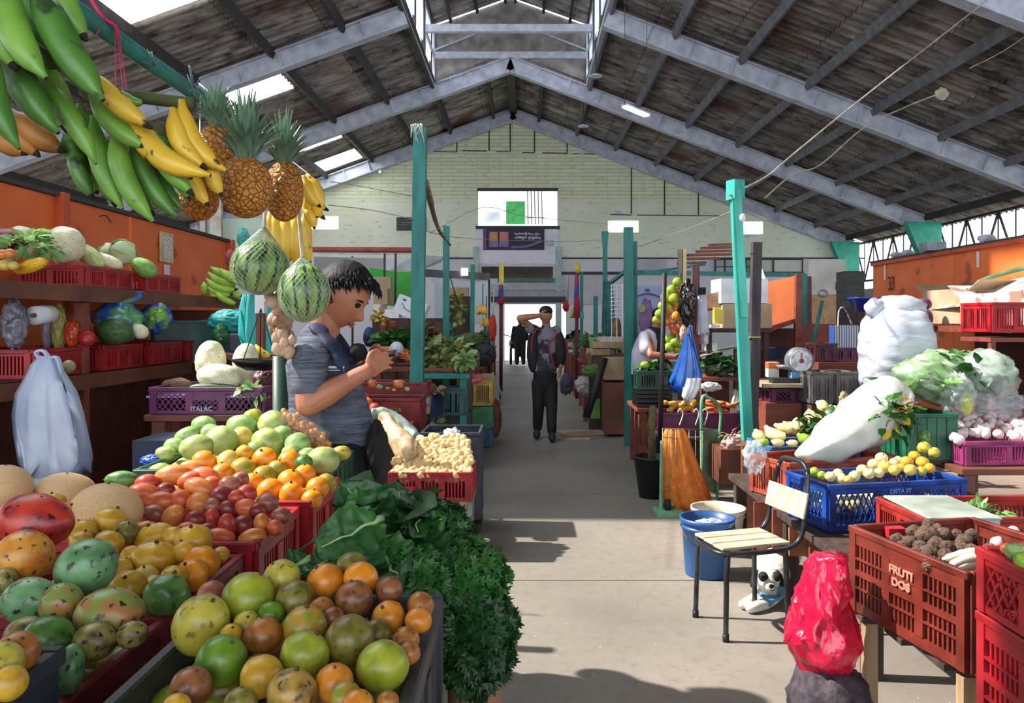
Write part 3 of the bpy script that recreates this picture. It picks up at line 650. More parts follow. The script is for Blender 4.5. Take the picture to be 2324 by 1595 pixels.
def bunch(name, label, cat, loc, rows, Ydef, group=None, stalk=None, part='banana'):
    """rows of (x0, y0, x1, y1, width in px, bulge, material, Y at stem, Y at tip)"""
    t = thing(name, label, cat, loc, group=group)
    for r in rows:
        x0, y0, x1, y1, wd, bl, mt = r[:7]; Ya = r[7] if len(r) > 7 else Ydef; Yb = r[8] if len(r) > 8 else Ya
        o = kid(part, banana_bm(P(x0, y0, Ya), P(x1, y1, Yb), wd * 1.18 * (Ya + Yb) / 4 / F, bl), mt, t, True); o.data.materials.append(tip_m)
    if stalk:
        bm = BM(); tube(bm, spline([P(*p) for p in stalk[0]], 4), stalk[1], 8); kid('stalk', bm, M('banana_stalk', '5e6a34', '3c3a20', rough=.8), t, True)
    return t
teal = M('teal_post_paint', '21857e', '186660', rough=.55, scale=5, stretch=(3, 3, .5))
teal_l = M('light_teal_post_paint', '3ab0a2', '289488', rough=.5, scale=5, stretch=(3, 3, .5))
pink = M('pink_twine', 'd8386c', 'b02a58', rough=.7)
whitecord = M('white_cord', 'd8d2c4', 'b4ac9a', rough=.9, scale=20)
bm = BM(); tube(bm, [(-1.2, 1.3, 2.335), (-1.2, 2.0, 2.335), (-1.2, 2.5, 2.33), (-1.2, 2.99, 2.33)], .026, 14)
tag(mk('teal_pipe', bm, teal, smooth=True), 'teal painted overhead pipe holding the bananas and pineapples', 'pipe')
t = thing('pink_twine', 'pink plastic twine knotted round the teal overhead pipe', 'twine', P(258, 130, 2.3))
bm = BM(); tube(bm, spline([P(205, -6, 2.2), P(232, 38, 2.22), P(262, 60, 2.25), P(264, 85, 2.27)], 4), .006, 6); tube(bm, [P(238, 38, 2.22), P(217, 84, 2.2)], .002, 5); kid('knot', bm, pink, t, True)
for x1, x2 in ((262, 262), (268, 290), (266, 281)): bm = BM(); tube(bm, [P(x1, 68, 2.27), P(x2, 222, 2.22)], .0018, 5); kid('strand', bm, pink, t, True)

bunch('plantain_bunch', 'huge bunch of green plantains hanging nearest in the top corner', 'plantains', P(40, 60, 1.65), [
 (12, -70, 105, 178, 62, .10, ban_g, 1.6, 1.55), (78, -40, 234, 228, 66, .04, ban_d, 1.62, 1.6), (128, -60, 197, 92, 54, .08, ban_g, 1.7, 1.7), (-20, 100, 44, 338, 48, .10, ban_d, 1.6, 1.6),
 (5, 40, 132, 302, 62, .08, ban_d, 1.7, 1.68), (100, 110, 152, 300, 44, .06, ban_g, 1.8, 1.8), (70, 170, 218, 372, 42, -.06, ban_g, 1.75, 1.75), (140, 60, 232, 214, 50, .05, ban_d, 1.75, 1.7),
 (40, -60, 150, 130, 60, .06, ban_d, 1.72, 1.72), (-30, -40, 40, 160, 60, .08, ban_g, 1.62, 1.62), (-40, 20, 10, 200, 50, .08, ban_d, 1.7, 1.7)], 1.65,
 stalk=([(-20, -60, 1.75), (60, 40, 1.78), (140, 150, 1.8)], .03))
bunch('plantain_bunch', 'bunch of green plantains hanging between the huge bunch and the yellow bananas', 'plantains', P(290, 260, 1.95), [
 (205, 215, 335, 338, 40, .07, ban_g, 1.85, 1.85), (165, 330, 212, 452, 36, .05, ban_d, 1.98, 1.98), (212, 262, 278, 474, 42, .07, ban_g, 1.92, 1.92), (262, 290, 348, 503, 44, .10, ban_g, 1.9, 1.9),
 (300, 310, 402, 494, 38, .08, ban_d, 1.95, 1.95), (335, 290, 440, 444, 40, .06, ban_g, 1.9, 1.9), (340, 350, 416, 478, 28, .06, ban_d, 2.0, 2.0), (245, 320, 292, 436, 34, .05, ban_d, 2.0, 2.0),
 (180, 235, 250, 400, 40, .05, ban_g, 2.0, 2.0), (390, 350, 432, 455, 26, .05, ban_g, 1.98, 1.98), (228, 330, 262, 470, 36, .03, ban_d, 1.97, 1.97), (282, 395, 350, 488, 34, .06, ban_d, 2.02, 2.02), (352, 300, 436, 405, 38, .08, ban_d, 1.96, 1.96), (190, 380, 222, 440, 30, .04, ban_g, 2.04, 2.04), (150, 300, 205, 400, 40, .06, ban_d, 2.0, 2.0), (120, 150, 190, 330, 40, .05, ban_g, 1.95, 1.95)], 1.95,
 stalk=([(190, 200, 2.02), (280, 260, 2.02), (370, 310, 2.02)], .02))
bunch('banana_bunch', 'bunch of ripe yellow bananas beside the pineapples with black flecks', 'bananas', P(400, 230, 1.98), [
 (200, 158, 346, 292, 40, .06, ban_y, 1.8, 1.82), (288, 226, 478, 398, 48, .17, ban_y, 1.88, 1.86), (392, 244, 470, 384, 38, .15, ban_y, 1.92, 1.92), (412, 226, 514, 388, 42, .16, ban_y, 1.95, 1.95), (428, 372, 474, 468, 28, .05, ban_y, 1.98, 1.98),
 (478, 360, 504, 445, 30, .08, ban_y, 1.98, 1.98), (400, 300, 440, 420, 34, .05, ban_y, 2.0, 2.0), (276, 206, 330, 232, 20, .2, ban_g, 2.0, 2.0)], 1.95, stalk=([(270, 215, 2.03), (350, 225, 2.05), (440, 235, 2.05)], .016))
bunch('banana_bunch', 'overripe brown bananas hanging behind the huge green bunch', 'bananas', P(60, 250, 2.0), [(20, 250, 148, 345, 46, .05, ban_o), (-30, 280, 62, 350, 44, .06, ban_o), (0, 250, 90, 355, 40, .04, ban_o)], 1.95)
bunch('banana_bunch', 'small bunch of short yellow bananas hanging past the last pineapple', 'bananas', P(705, 400, 2.6), [
 (683, 400, 694, 492, 26, -.12, ban_y), (695, 396, 716, 500, 28, -.14, ban_y), (700, 400, 738, 498, 26, .16, ban_y, 2.62, 2.62), (690, 398, 728, 470, 24, .12, ban_y, 2.58, 2.58), (705, 404, 746, 478, 22, .2, ban_y, 2.66, 2.66), (688, 470, 714, 520, 22, -.1, ban_y)], 2.6)
bunch('banana_bunch', 'long yellow bananas hanging straight down behind the striped melons', 'bananas', P(655, 480, 3.15), [
 (622, 478, 626, 600, 30, -.04, ban_y), (648, 476, 650, 608, 32, -.02, ban_y), (672, 478, 676, 612, 32, .02, ban_y), (694, 480, 704, 604, 30, .07, ban_y), (612, 480, 604, 560, 24, -.05, ban_y)], 3.15)

# pineapples
def pineapple_mat():
    m, N, L, B = nt('pineapple_rind'); v = tex(N, L, 'Voronoi', 62); v.feature = 'DISTANCE_TO_EDGE'; v2 = tex(N, L, 'Voronoi', 62); n = tex(N, L, 'Noise', 12, 4)
    c = mixc(N, L, n.outputs[0], lin('e0962c'), lin('b8742a')); c = mixc(N, L, ramp(N, L, v.outputs[0], .12, .02), c, lin('5c3416')); c = mixc(N, L, ramp(N, L, v2.outputs['Distance'], .22, .1), c, lin('6e4a24'))
    L.new(c, B.inputs['Base Color']); B.inputs['Roughness'].default_value = .55; bump(N, L, v.outputs[0], B, .9, .012); return m
pine_m = pineapple_mat(); crown_m = M('pineapple_leaf', '7c9c80', '4c6c56', rough=.5, scale=8, stretch=(1, 1, .4))
def pineapple(label, px, py, rx, ry, top, Y, cl=1.0):
    c = P(px, py, Y); a, b = rx * Y / F, ry * Y / F; t = thing('pineapple', label, 'pineapple', c, group='pineapples on the overhead pipe')
    bm = BM(); ell(bm, (0, 0, 0), (a, a, b), u=40, v=30, fn=lambda d: (1 + .13 * (1 - abs(d.z)) * abs(d.z) + .10 * abs(d.z) ** 3) * (1 + .022 * abs(math.sin(7 * math.atan2(d.y, d.x) + 9 * d.z) * math.sin(7 * math.atan2(d.y, d.x) - 9 * d.z)))); mk('rind', bm, pine_m, t, True)
    bm = BM(); H = (py - ry - top) * Y / F * cl; r = random.Random(px)
    for i in range(90):
        f = i / 90; an = i * 2.4; ln = H * (.6 + .55 * f) * r.uniform(.85, 1.1); out = (1 - f) * 1.0 + .1; base = Vector((math.cos(an) * a * .22 * (1 - f), math.sin(an) * a * .22 * (1 - f), b * .92 + H * .12 * f)); d = Vector((math.cos(an), math.sin(an), 0))
        w0 = a * .2; s = Vector((-d.y, d.x, 0)); prev = None
        for j in range(6):
            q = j / 5; p = base + Vector((0, 0, ln * q * (1 - .35 * out * q))) + d * (ln * out * .85 * q ** 1.4); ww = w0 * (1 - q ** 1.6) * (.75 + .25 * math.sin(q * 3)) + .0006
            cur = (bm.verts.new(p - s * ww + d * ww * .3), bm.verts.new(p - d * ww * .25), bm.verts.new(p + s * ww + d * ww * .3))
            if prev: bm.faces.new((prev[0], prev[1], cur[1], cur[0])); bm.faces.new((prev[1], prev[2], cur[2], cur[1]))
            prev = cur
    mk('crown', bm, crown_m, t, True, recalc=False); return t
pineapple('biggest pineapple with a tall grey-green crown, hanging in the middle', 558, 426, 58, 62, 222, 2.15)
pineapple('narrower pineapple behind and beside the biggest one, nearer the short bananas', 645, 434, 42, 62, 255, 2.45, .95)
pineapple('pineapple half hidden behind the tips of the yellow bananas', 452, 452, 42, 44, 330, 2.3, .5)
pineapple('pineapple whose crown rises behind the yellow bananas', 490, 340, 40, 52, 190, 2.5, .95)
for a, b, lb in (((452, 190, 2.9), (500, 230, 2.5), 'thin grey cord tying the back pineapple to the pipe'), ((430, 150, 2.6), (440, 200, 2.7), 'knot of grey-blue twine on the teal pipe'), ((340, 120, 2.4), (350, 150, 2.45), 'tangle of grey twine round the teal pipe')):
    bm = BM(); tube(bm, [P(*a), P(*b)], .004, 6); r = random.Random(int(a[0]))
    for i in range(9): q = P(*b); tube(bm, [q, q + Vector((r.uniform(-.03, .03), r.uniform(-.02, .02), r.uniform(-.03, .05)))], .0018, 5)
    tag(mk('twine_tie', bm, M('grey_blue_twine', '6d8a94', '4c646c', rough=.8), smooth=True), lb, 'twine')

for a, b, lb in (((520, 225, 2.97), (558, 300, 2.17), 'string tying the biggest pineapple crown to the pipe end'), ((470, 215, 2.95), (640, 330, 2.45), 'string tying the narrower pineapple to the pipe end'), ((470, 215, 2.95), (704, 398, 2.6), 'string holding the short yellow bananas'), ((470, 218, 2.95), (655, 478, 3.15), 'string holding the long yellow bananas'), ((455, 210, 2.9), (452, 400, 2.3), 'string holding the half hidden pineapple')):
    bm = BM(); tube(bm, [P(*a), P(*b)], .002, 5); tag(mk('fruit_string', bm, whitecord), lb, 'string')
# striped melons in nets
def melon_mat():
    m, N, L, B = nt('striped_green_rind'); tc = N.new('ShaderNodeTexCoord'); sp = N.new('ShaderNodeSeparateXYZ'); L.new(tc.outputs['Object'], sp.inputs[0])
    at = N.new('ShaderNodeMath'); at.operation = 'ARCTAN2'; L.new(sp.outputs[1], at.inputs[0]); L.new(sp.outputs[0], at.inputs[1])
    n = tex(N, L, 'Noise', 28, 5, (1, 1, .6)); n2 = tex(N, L, 'Noise', 9, 4)
    ad = N.new('ShaderNodeMath'); ad.operation = 'MULTIPLY_ADD'; L.new(n.outputs[0], ad.inputs[0]); ad.inputs[1].default_value = .55; L.new(at.outputs[0], ad.inputs[2])
    mu = N.new('ShaderNodeMath'); mu.operation = 'MULTIPLY'; L.new(ad.outputs[0], mu.inputs[0]); mu.inputs[1].default_value = 12; si = N.new('ShaderNodeMath'); si.operation = 'SINE'; L.new(mu.outputs[0], si.inputs[0])
    c = mixc(N, L, ramp(N, L, n.outputs[0], .35, .65), lin('9fbd6c'), lin('4c7038')); c = mixc(N, L, ramp(N, L, si.outputs[0], .45, .85), c, lin('24402a'))
    L.new(c, B.inputs['Base Color']); B.inputs['Roughness'].default_value = .35; B.inputs['Coat Weight'].default_value = .2; return m
wm = melon_mat(); net_m = M('white_net_cord', 'b4c4b0', '93a88c', rough=.6)
def netted_melon(label, px, py, rx, ry, Y, topx, topy, ropetop, tilt):
    c = P(px, py, Y); a, b = rx * Y / F, ry * Y / F; t = thing('watermelon', label, 'watermelon', c, group='watermelons hanging in nets')
    bm = BM(); ell(bm, (0, 0, 0), (a, a, b), u=40, v=28); o = mk('rind', bm, wm, t, True); o.rotation_euler = (0, tilt, 0)
    # net: a mesh of fine cords gathered to a point above
    ap = P(topx, topy, Y) - c; bm = BM(); U, V = 30, 26; g = []
    for i in range(V + 1):
        th = PI * (1 - i / V); row = []
        for k in range(U):
            ph = 2 * PI * (k + .5 * (i % 2)) / U; d = Vector((math.sin(th) * math.cos(ph), math.sin(th) * math.sin(ph), math.cos(th))); p = Vector((d.x * a * 1.015, d.y * a * 1.015, d.z * b * 1.015))
            if th < .95: q = (.95 - th) / .95; e = Vector((math.sin(.95) * math.cos(ph) * a * 1.015, math.sin(.95) * math.sin(ph) * a * 1.015, math.cos(.95) * b * 1.015)); p = e.lerp(ap, q); 
            row.append(p)
        g.append(row)
    def cord(p, q): 
        tube(bm, [p, q], .0009, 3, cap=False)
    for i in range(V):
        for k in range(U):
            j = (k + 1) % U if i % 2 else (k - 1) % U
            cord(g[i][k], g[i + 1][k]); cord(g[i][k], g[i + 1][j])
    mk('net', bm, net_m, t)
    bm = BM(); tube(bm, spline([P(topx, topy + 14, Y) - c, P(topx, topy, Y) - c, P(ropetop[0], ropetop[1], Y) - c], 5), [.014] * 3 + [.007] * 12, 8); mk('rope', bm, whitecord, t, True)
netted_melon('striped watermelon in a net hanging nearer the orange wall', 590, 606, 64, 62, 2.95, 600, 512, (604, 440), .25)
netted_melon('lighter striped watermelon in a net hanging beside the man\'s head', 690, 663, 57, 67, 2.8, 686, 580, (674, 440), -.05)

# braid of garlic
t = thing('garlic_braid', 'long braid of dry garlic hanging behind the striped watermelons', 'garlic', P(640, 730, 3.05))
gm = M('dry_garlic_skin', 'c4a890', '8c6e58', rough=.8, scale=10); r = random.Random(5)
for i in range(46):
    y = 662 + i * 3.0; x = 634 + 12 * math.sin(i * 2.3) + (8 if y > 730 else 0); rr = r.uniform(.016, .026); bm = BM(); ell(bm, P(x + r.uniform(-12, 12), y, 3.05 + r.uniform(-.04, .04)), (rr, rr, rr * 1.2), u=10, v=8, fn=lambda d: 1 + .15 * nz(d, 2.5, i)); kid('garlic_bulb', bm, gm, t, True)
bm = BM(); tube(bm, [P(622, 560, 3.06), P(632, 660, 3.06), P(645, 795, 3.06)], .012, 6); kid('braid', bm, gm, t, True)

# ------------------------------------------------------------------ long shelf stall along the orange partition
orange_p = M('orange_painted_partition', 'f07a3a', 'dc6628', rough=.55, scale=2.5, bs=.05, lo=.3, hi=.7, spots='a84c26', sscale=3)
orange_d = M('orange_edge_paint', 'c8562a', 'a84420', rough=.5, scale=4)
PX = -3.3
for (y0, y1, lb) in ((3.6, 5.56, 'nearest orange partition panel behind the cauliflower and pumpkins'), (5.64, 6.62, 'middle orange partition panel carrying the light cord'), (6.66, 8.8, 'far orange partition panel carrying the framed paper')):
    bm = BM(); box(bm, (PX - .02, (y0 + y1) / 2, 1.2), (.04, y1 - y0, 2.36)); t = thing('partition_panel', lb, 'partition', (PX, (y0 + y1) / 2, 0), group='orange partition panels')
    kid('panel', bm, orange_p, t); bm = BM(); box(bm, (PX, (y0 + y1) / 2, 2.395), (.09, y1 - y0, .03)); kid('cap_rail', bm, M('dark_ledge'), t)
bm = BM(); box(bm, (PX + .02, 5.6, 1.2), (.1, .08, 2.42)); tag(mk('partition_post', bm, orange_d), 'upright orange post between the partition panels above the pumpkin', 'post')
bm = BM(); box(bm, (PX + .02, 8.82, 1.2), (.1, .08, 2.42)); tag(mk('partition_post', bm, orange_d), 'orange end post of the partition above the banana shelf', 'post')
t = thing('framed_notice', 'small cream framed paper hung on the far orange panel', 'notice', (PX + .02, 6.95, 2.0))
a, b = P(363, 595, 7.15), P(388, 528, 7.4); zc = EYE + (CY - 562) * 7.27 / F
bm = BM(); box(bm, (PX + .02, 7.27, zc), (.02, .24, .27)); kid('frame', bm, M('cream_frame', 'd8cfa8', 'b8ad84'), t); bm = BM(); box(bm, (PX + .033, 7.27, zc), (.004, .15, .19)); kid('paper', bm, M('notice_paper', 'e8e6d8', 'a8b4b0', scale=60, lo=.48, hi=.52), t)
bm = BM(); box(bm, (PX + .01, 7.3, zc - .2), (.003, .12, .09)); tag(mk('paper_slip', bm, M('white_paper', 'e8e8ee', 'd0d0da')), 'white slip of paper pinned under the framed notice', 'paper')
ptube('hanging_wire', 'thin dark wire looping on the middle orange panel', 'wire', [(222, 492, 6.15), (240, 489, 6.2), (252, 505, 6.25)], .004, M('black_cable', '1c1c1e', '111113', rough=.6), n=4)
def shelf(label, x0, x1, y0, y1, z, mt, posts, name='wooden_shelf'):
    t = thing(name, label, 'shelf', ((x0 + x1) / 2, (y0 + y1) / 2, 0)); bm = BM(); box(bm, ((x0 + x1) / 2, (y0 + y1) / 2, z - .015), (x1 - x0, y1 - y0, .03)); kid('shelf_board', bm, mt, t)
    bm = BM(); box(bm, (x1 - .015, (y0 + y1) / 2, z - .045), (.03, y1 - y0, .09)); kid('front_rail', bm, board_brown, t)
    for y in posts: bm = BM(); box(bm, (x1 - .05, y, z / 2 - .05), (.06, .06, z - .1)); kid('post', bm, mt, t)
    return t
shelf('upper brown shelf carrying the white pumpkins along the orange wall', PX + .02, -2.6, 2.9, 7.6, 1.71, wood_red, [4.75, 7.45])
shelf('lower brown shelf carrying the row of red crates and blue bags', PX + .02, -2.6, 2.9, 6.2, 1.19, wood_red, [4.6, 6.05])
bm = BM(); box(bm, (PX + .12, 5.0, .57), (.03, 4.2, 1.1)); tag(mk('kick_board', bm, M('dark_maroon_board', '5a2418', '3a160e', rough=.7)), 'dark maroon board closing the space under the lower shelf', 'board')
bm = BM(); box(bm, (-2.75, 6.9, .8), (.9, .05, 1.6)); tag(mk('end_board', bm, wood_red), 'brown end board of the long shelf stall', 'board')
# upper shelf goods (z 1.71)
XF = -2.62
def shy(px, x=XF): return -x * F / (CX - px) * 1.0
def on_shelf(px, x, z): Y = x * F / (px - CX); return Vector((x, Y, z))
for px, L, lb, z, col in ((150, .58, 'red crate on the upper shelf under the big white pumpkin', 1.712, CRD), (285, .58, 'red crate on the upper shelf under the pale cabbages', 1.712, CRD)):
    p = on_shelf(px, -2.86, z); crate(lb, col, L, .44, .13, (p.x, p.y + .12, z), PI / 2, 'slot', 'shelf_crate')
cream = M('cream_gourd_skin', 'ece8d0', 'd2cfa8', rough=.5, scale=3, spots='a49a68', sscale=14)
def gourd(lb, px, py, rx, ry, Y, ang=0, mat=None, name='white_gourd', kind='squash', cat='gourd', stem=True, dep=None, group=None): return pfruit(name, kind, px, py, rx, ry, Y, 'wy', cat, lb, ang, group, stem, mat or cream, dep=dep)
gourd('large white pumpkin with a dry stem on the first red shelf crate', 148, 556, 46, 42, 4.85)
gourd('pale white pumpkin behind the leafy greens at the shelf start', 50, 545, 34, 32, 4.55)
pale_g = M('pale_green_gourd_skin', 'd8e0a8', 'a8c070', rough=.5, scale=3)
gourd('long pale green gourd leaning against the large white pumpkin', 205, 582, 44, 20, 5.05, 38, pale_g)
gourd('slim cream gourd lying between the cabbage and the crate rim', 245, 592, 40, 14, 5.1, 22, cream)
def cabbage(label, px, py, r, Y, group=None):
    c = P(px, py, Y); q = r * Y / F; t = thing('cabbage', label, 'cabbage', c, group=group); bm = BM(); ell(bm, (0, 0, 0), q * .93, u=20, v=14); m = M('cabbage_leaf', 'dfe8c4', 'aac488', rough=.5, scale=4, stretch=(1, 1, 3)); mk('head', bm, m, t, True); rr = random.Random(px)
    for i in range(7):
        bm = BM(); R = Euler((rr.uniform(0, 6), rr.uniform(0, 6), rr.uniform(0, 6))).to_matrix(); g = []
        for a in range(7):
            g.append([bm.verts.new(R @ (Vector((math.sin(u) * math.cos(v), math.sin(v), math.cos(u) * math.cos(v))) * q * (1.0 + .06 * abs(math.sin(3 * v)) + .12 * (max(0, abs(a - 3) - 2))))) for v in [(-.8 + 1.6 * b / 6) for b in range(7)] for u in [(-.9 + 1.8 * a / 6)]])
        for a in range(6):
            for b in range(6): bm.faces.new((g[a][b], g[a + 1][b], g[a + 1][b + 1], g[a][b + 1]))
        mk('leaf', bm, m, t, True)
cabbage('round pale cabbage on the upper shelf beside the slim gourd', 278, 572, 27, 5.5)
cabbage('small pale cabbage behind the round one on the upper shelf', 248, 575, 22, 5.6)
gourd('green papaya lying at the far end of the second red crate', 328, 608, 34, 20, 5.45, 30, M('papaya_green_skin', '8cb45c', '6c9a44', rough=.4, scale=3), name='papaya', cat='papaya')
gourd('yellow squash lying at the near end of the upper shelf', 72, 603, 42, 15, 4.2, -18, M('yellow_squash_skin', 'eab830', 'd89c20', rough=.4), name='yellow_squash', cat='squash')
for i, (x, y, rr) in enumerate([(6, 577, 14), (22, 575, 14), (10, 602, 16), (30, 603, 13)]): pfruit('orange_pepper', 'egg', x, y, rr, rr * .8, 4.1, 'so' if i < 2 else 'ye', 'pepper', ['orange pepper at the picture edge under the greens', 'orange pepper beside another under the greens', 'pale round squash below the orange peppers', 'small pale squash touching the yellow squash tip'][i])
# leafy things
def leaf_bm(bm, base, d, up, ln, wd, curl=.5, ruf=.08, nu=8, nv=6, seed=0, fold=.25):
    base, d, up = Vector(base), Vector(d).normalized(), Vector(up).normalized(); s = d.cross(up).normalized(); up = s.cross(d).normalized(); g = []
    for i in range(nu + 1):
        q = i / nu; an = curl * q * 1.6; cen = base + (d * math.sin(an) / max(curl * 1.6, .01) if curl > .02 else d * q) * ln + up * ((math.cos(an) - 1) / max(curl * 1.6, .01)) * ln
        w0 = wd * (math.sin(PI * min(1, q * .93 + .07)) ** .7) * (1 - .25 * q); row = []
        for j in range(nv + 1):
            v = j / nv * 2 - 1; row.append(bm.verts.new(cen + s * v * w0 + up * (abs(v) * fold * w0 + ruf * ln * abs(v) * math.sin(i * 2.1 + seed + v * 3) * .6)))
        g.append(row)
    for i in range(nu):
        for j in range(nv): bm.faces.new((g[i][j], g[i + 1][j], g[i + 1][j + 1], g[i][j + 1]))
green1 = M('leaf_green', '3f7a34', '245424', rough=.45, scale=9, bs=.4, trans=('4c8a30', .2)); green2 = M('leaf_dark_green', '2a5a28', '163818', rough=.45, scale=9, bs=.4, trans=('3a7028', .15)); green3 = M('leaf_pale_green', '9cc07c', '6c9c58', rough=.5, scale=8, trans=('a8cc80', .25))
rib_m = M('leaf_rib_pale', 'a8c48c', '86a86c', rough=.5)
def foliage(name, label, cat, c, R, n, ln, mt, seed=1, up=.5, group=None, part='leaves', stems=True, wd=.4, parent=None):
    """a clump of n leaves growing out of an ellipsoid of radii R"""
    rr = random.Random(seed); t = parent or thing(name, label, cat, Vector(c) - Vector((0, 0, R[2])), group=group); bm = BM()
    for i in range(n):
        d = Vector((rr.gauss(0, 1), rr.gauss(0, 1), rr.gauss(0, 1) + up)).normalized(); b = Vector((d.x * R[0], d.y * R[1], d.z * R[2])) * rr.uniform(.35, .95)
        l = ln * rr.uniform(.7, 1.3); leaf_bm(bm, Vector(c) + b, d + Vector((rr.uniform(-.5, .5), rr.uniform(-.5, .5), rr.uniform(-.6, .3))), (rr.uniform(-1, 1), rr.uniform(-1, 1), 1.2), l, l * wd, rr.uniform(.2, 1), .1, 5, 4, i)
    kid(part, bm, mt, t, True, recalc=False)
    return t
p = P(62, 562, 4.3); foliage('celery_bunch', 'leafy celery tops spilling over the start of the upper shelf', 'greens', p, (.17, .12, .07), 90, .07, green3, 3)
bm = BM(); ell(bm, P(12, 545, 4.4), (.12, .1, .07)); tag(mk('red_onion_heap', bm, M('red_onion_skin', '9c3040', '6c2030', rough=.4), smooth=True), 'dark red cabbage half hidden by the celery tops', 'cabbage')
def green_bananas(label, rows, Y, stalk, nm='plantain_bunch'): return bunch(nm, label, 'plantains', P(rows[0][0], rows[0][1], Y), rows, Y, stalk=stalk)
ban_l = M('lime_banana_skin', 'a4c84c', '84ae3a', rough=.42, scale=8)
green_bananas('pile of light green bananas at the far end of the upper shelf', [(478, 606, 540, 622, 16, .12, ban_l), (472, 618, 545, 640, 18, .14, ban_l), (468, 632, 540, 656, 18, .15, ban_l), (462, 640, 458, 672, 16, -.15, ban_l), (470, 650, 528, 668, 16, .12, ban_l),
  (475, 660, 520, 684, 15, .1, ban_l), (500, 610, 556, 640, 18, .1, ban_l, 6.7), (505, 650, 552, 672, 16, .1, ban_l, 6.9), (490, 664, 540, 690, 14, .1, ban_l, 6.7)], 6.8, None)
# lower shelf goods (z 1.19)
for px, lb, col in ((30, 'red crate at the picture edge on the lower shelf', CRD), (190, 'red crate under the orange jars on the lower shelf', CRD), (300, 'red crate under the blue leafy bag on the lower shelf', CRD), (385, 'last red crate on the lower shelf beside the big green crate', CRD)):
    p = on_shelf(px, -2.84, 1.192); crate(lb, col, .52, .42, .16, (p.x, p.y + .1, 1.192), PI / 2, 'slot', 'shelf_crate')
crate('big deep teal crate standing at the end of the lower shelf', '1c5a54', .62, .42, .34, (P(440, 800, 6.5).x, 6.5, 1.192 - .02), .5, 'solid', 'deep_crate')
def blob(name, label, cat, px, py, rx, ry, Y, mt, amp=.12, sc=2.5, seed=0, dep=None, u=52, v=38, knot=None, group=None, parts=None, fn=None, ang=0):
    c = P(px, py, Y); a, b = rx * Y / F, ry * Y / F; bm = BM()
    f = fn or (lambda d: 1 + amp * (nz(d, sc, seed) + .5 * nz(d, sc * 2.3, seed + 3) + .35 * nz(d, sc * 5, seed) - 1.1 * abs(nz(d, sc * 1.9, seed + 7)) - .6 * abs(nz(d, sc * 4.1, seed + 2))) + amp * .3)
    ell(bm, (0, 0, 0), (a, dep or min(a, b), b), rot=Matrix.Rotation(math.radians(ang), 3, 'Y'), u=u, v=v, fn=f)
    if parts or knot:
        t = thing(name, label, cat, c, group=group); mk(parts or 'body', bm, mt, t, True)
        if knot: bm = BM(); kx, ky = knot; tube(bm, spline([Vector((0, 0, b * .8)), P(kx, ky, Y) - c, P(kx + 4, ky - 14, Y) - c], 5), [a * .25, a * .18, a * .12] + [a * .1] * 6 + [a * .2] * 2, 9); mk('knot', bm, mt, t, True)
        return t
    o = mk(name, bm, mt, smooth=True); o.location = c; return tag(o, label, cat, group)
bluebag = M('printed_blue_bag', '2f62b8', '5c9a5c', rough=.3, scale=9, lo=.45, hi=.6, coat=.3); greybag = M('grey_plastic_bag', '8c8c98', '5c5c68', rough=.3, scale=9, coat=.3, bs=.4)
blob('leafy_bag', 'blue printed plastic bag stuffed with leaves on the lower shelf', 'bag', 268, 728, 52, 46, 5.15, bluebag, .16, 2.5, 1, knot=(312, 676))
blob('leafy_bag', 'small blue bag of green beans hanging beside the leafy one', 'bag', 354, 722, 34, 34, 5.6, M('bean_bag', '2c5cb4', '7cb83c', rough=.3, scale=7, lo=.46, hi=.58, coat=.3), .14, 2.5, 2, knot=(345, 690))
gourd('dark green pumpkin under the blue leafy bag', 262, 752, 42, 30, 5.0, 0, M('dark_green_gourd', '4c7040', '34522e', rough=.5), name='green_pumpkin')
gourd('small white eggplant poking out beside the dark green pumpkin', 318, 752, 22, 16, 5.1, 30, cream, name='white_eggplant')
for i, (x0, y0, x1, y1, c, lb) in enumerate([(148, 728, 180, 788, 'd84a28', 'tall orange jar with a dark lid on the red crate'), (180, 750, 214, 786, 'c02c30', 'crumpled red packet beside the orange jar'), (95, 690, 118, 790, '9a8aa4', 'hanging string bag of pale purple garlic'), (118, 690, 150, 800, 'a8a04a', 'hanging string of glass jars of yellow oil')]):
    blob(['orange_jar', 'red_packet', 'string_bag', 'jar_string'][i], lb, ['jar', 'packet', 'bag', 'jar'][i], (x0 + x1) / 2, (y0 + y1) / 2, (x1 - x0) / 2, (y1 - y0) / 2, 4.7, M('goods_' + c, c, rough=.35, scale=9, coat=.3), .14, 3, i)
blob('grey_bag', 'grey plastic bag hanging at the picture edge above the red crate', 'bag', 32, 735, 26, 56, 4.2, greybag, .16, 3, 5, knot=(40, 672))
t = thing('paper_roll', 'white paper roll hanging under the upper shelf', 'roll', P(95, 715, 4.3)); bm = BM(); tube(bm, [P(78, 716, 4.25), P(112, 712, 4.4)], .05, 18); kid('roll', bm, M('white_paper'), t, True); bm = BM(); tube(bm, [P(72, 716, 4.22), P(120, 711, 4.44)], .012, 8); kid('core', bm, board_brown, t)
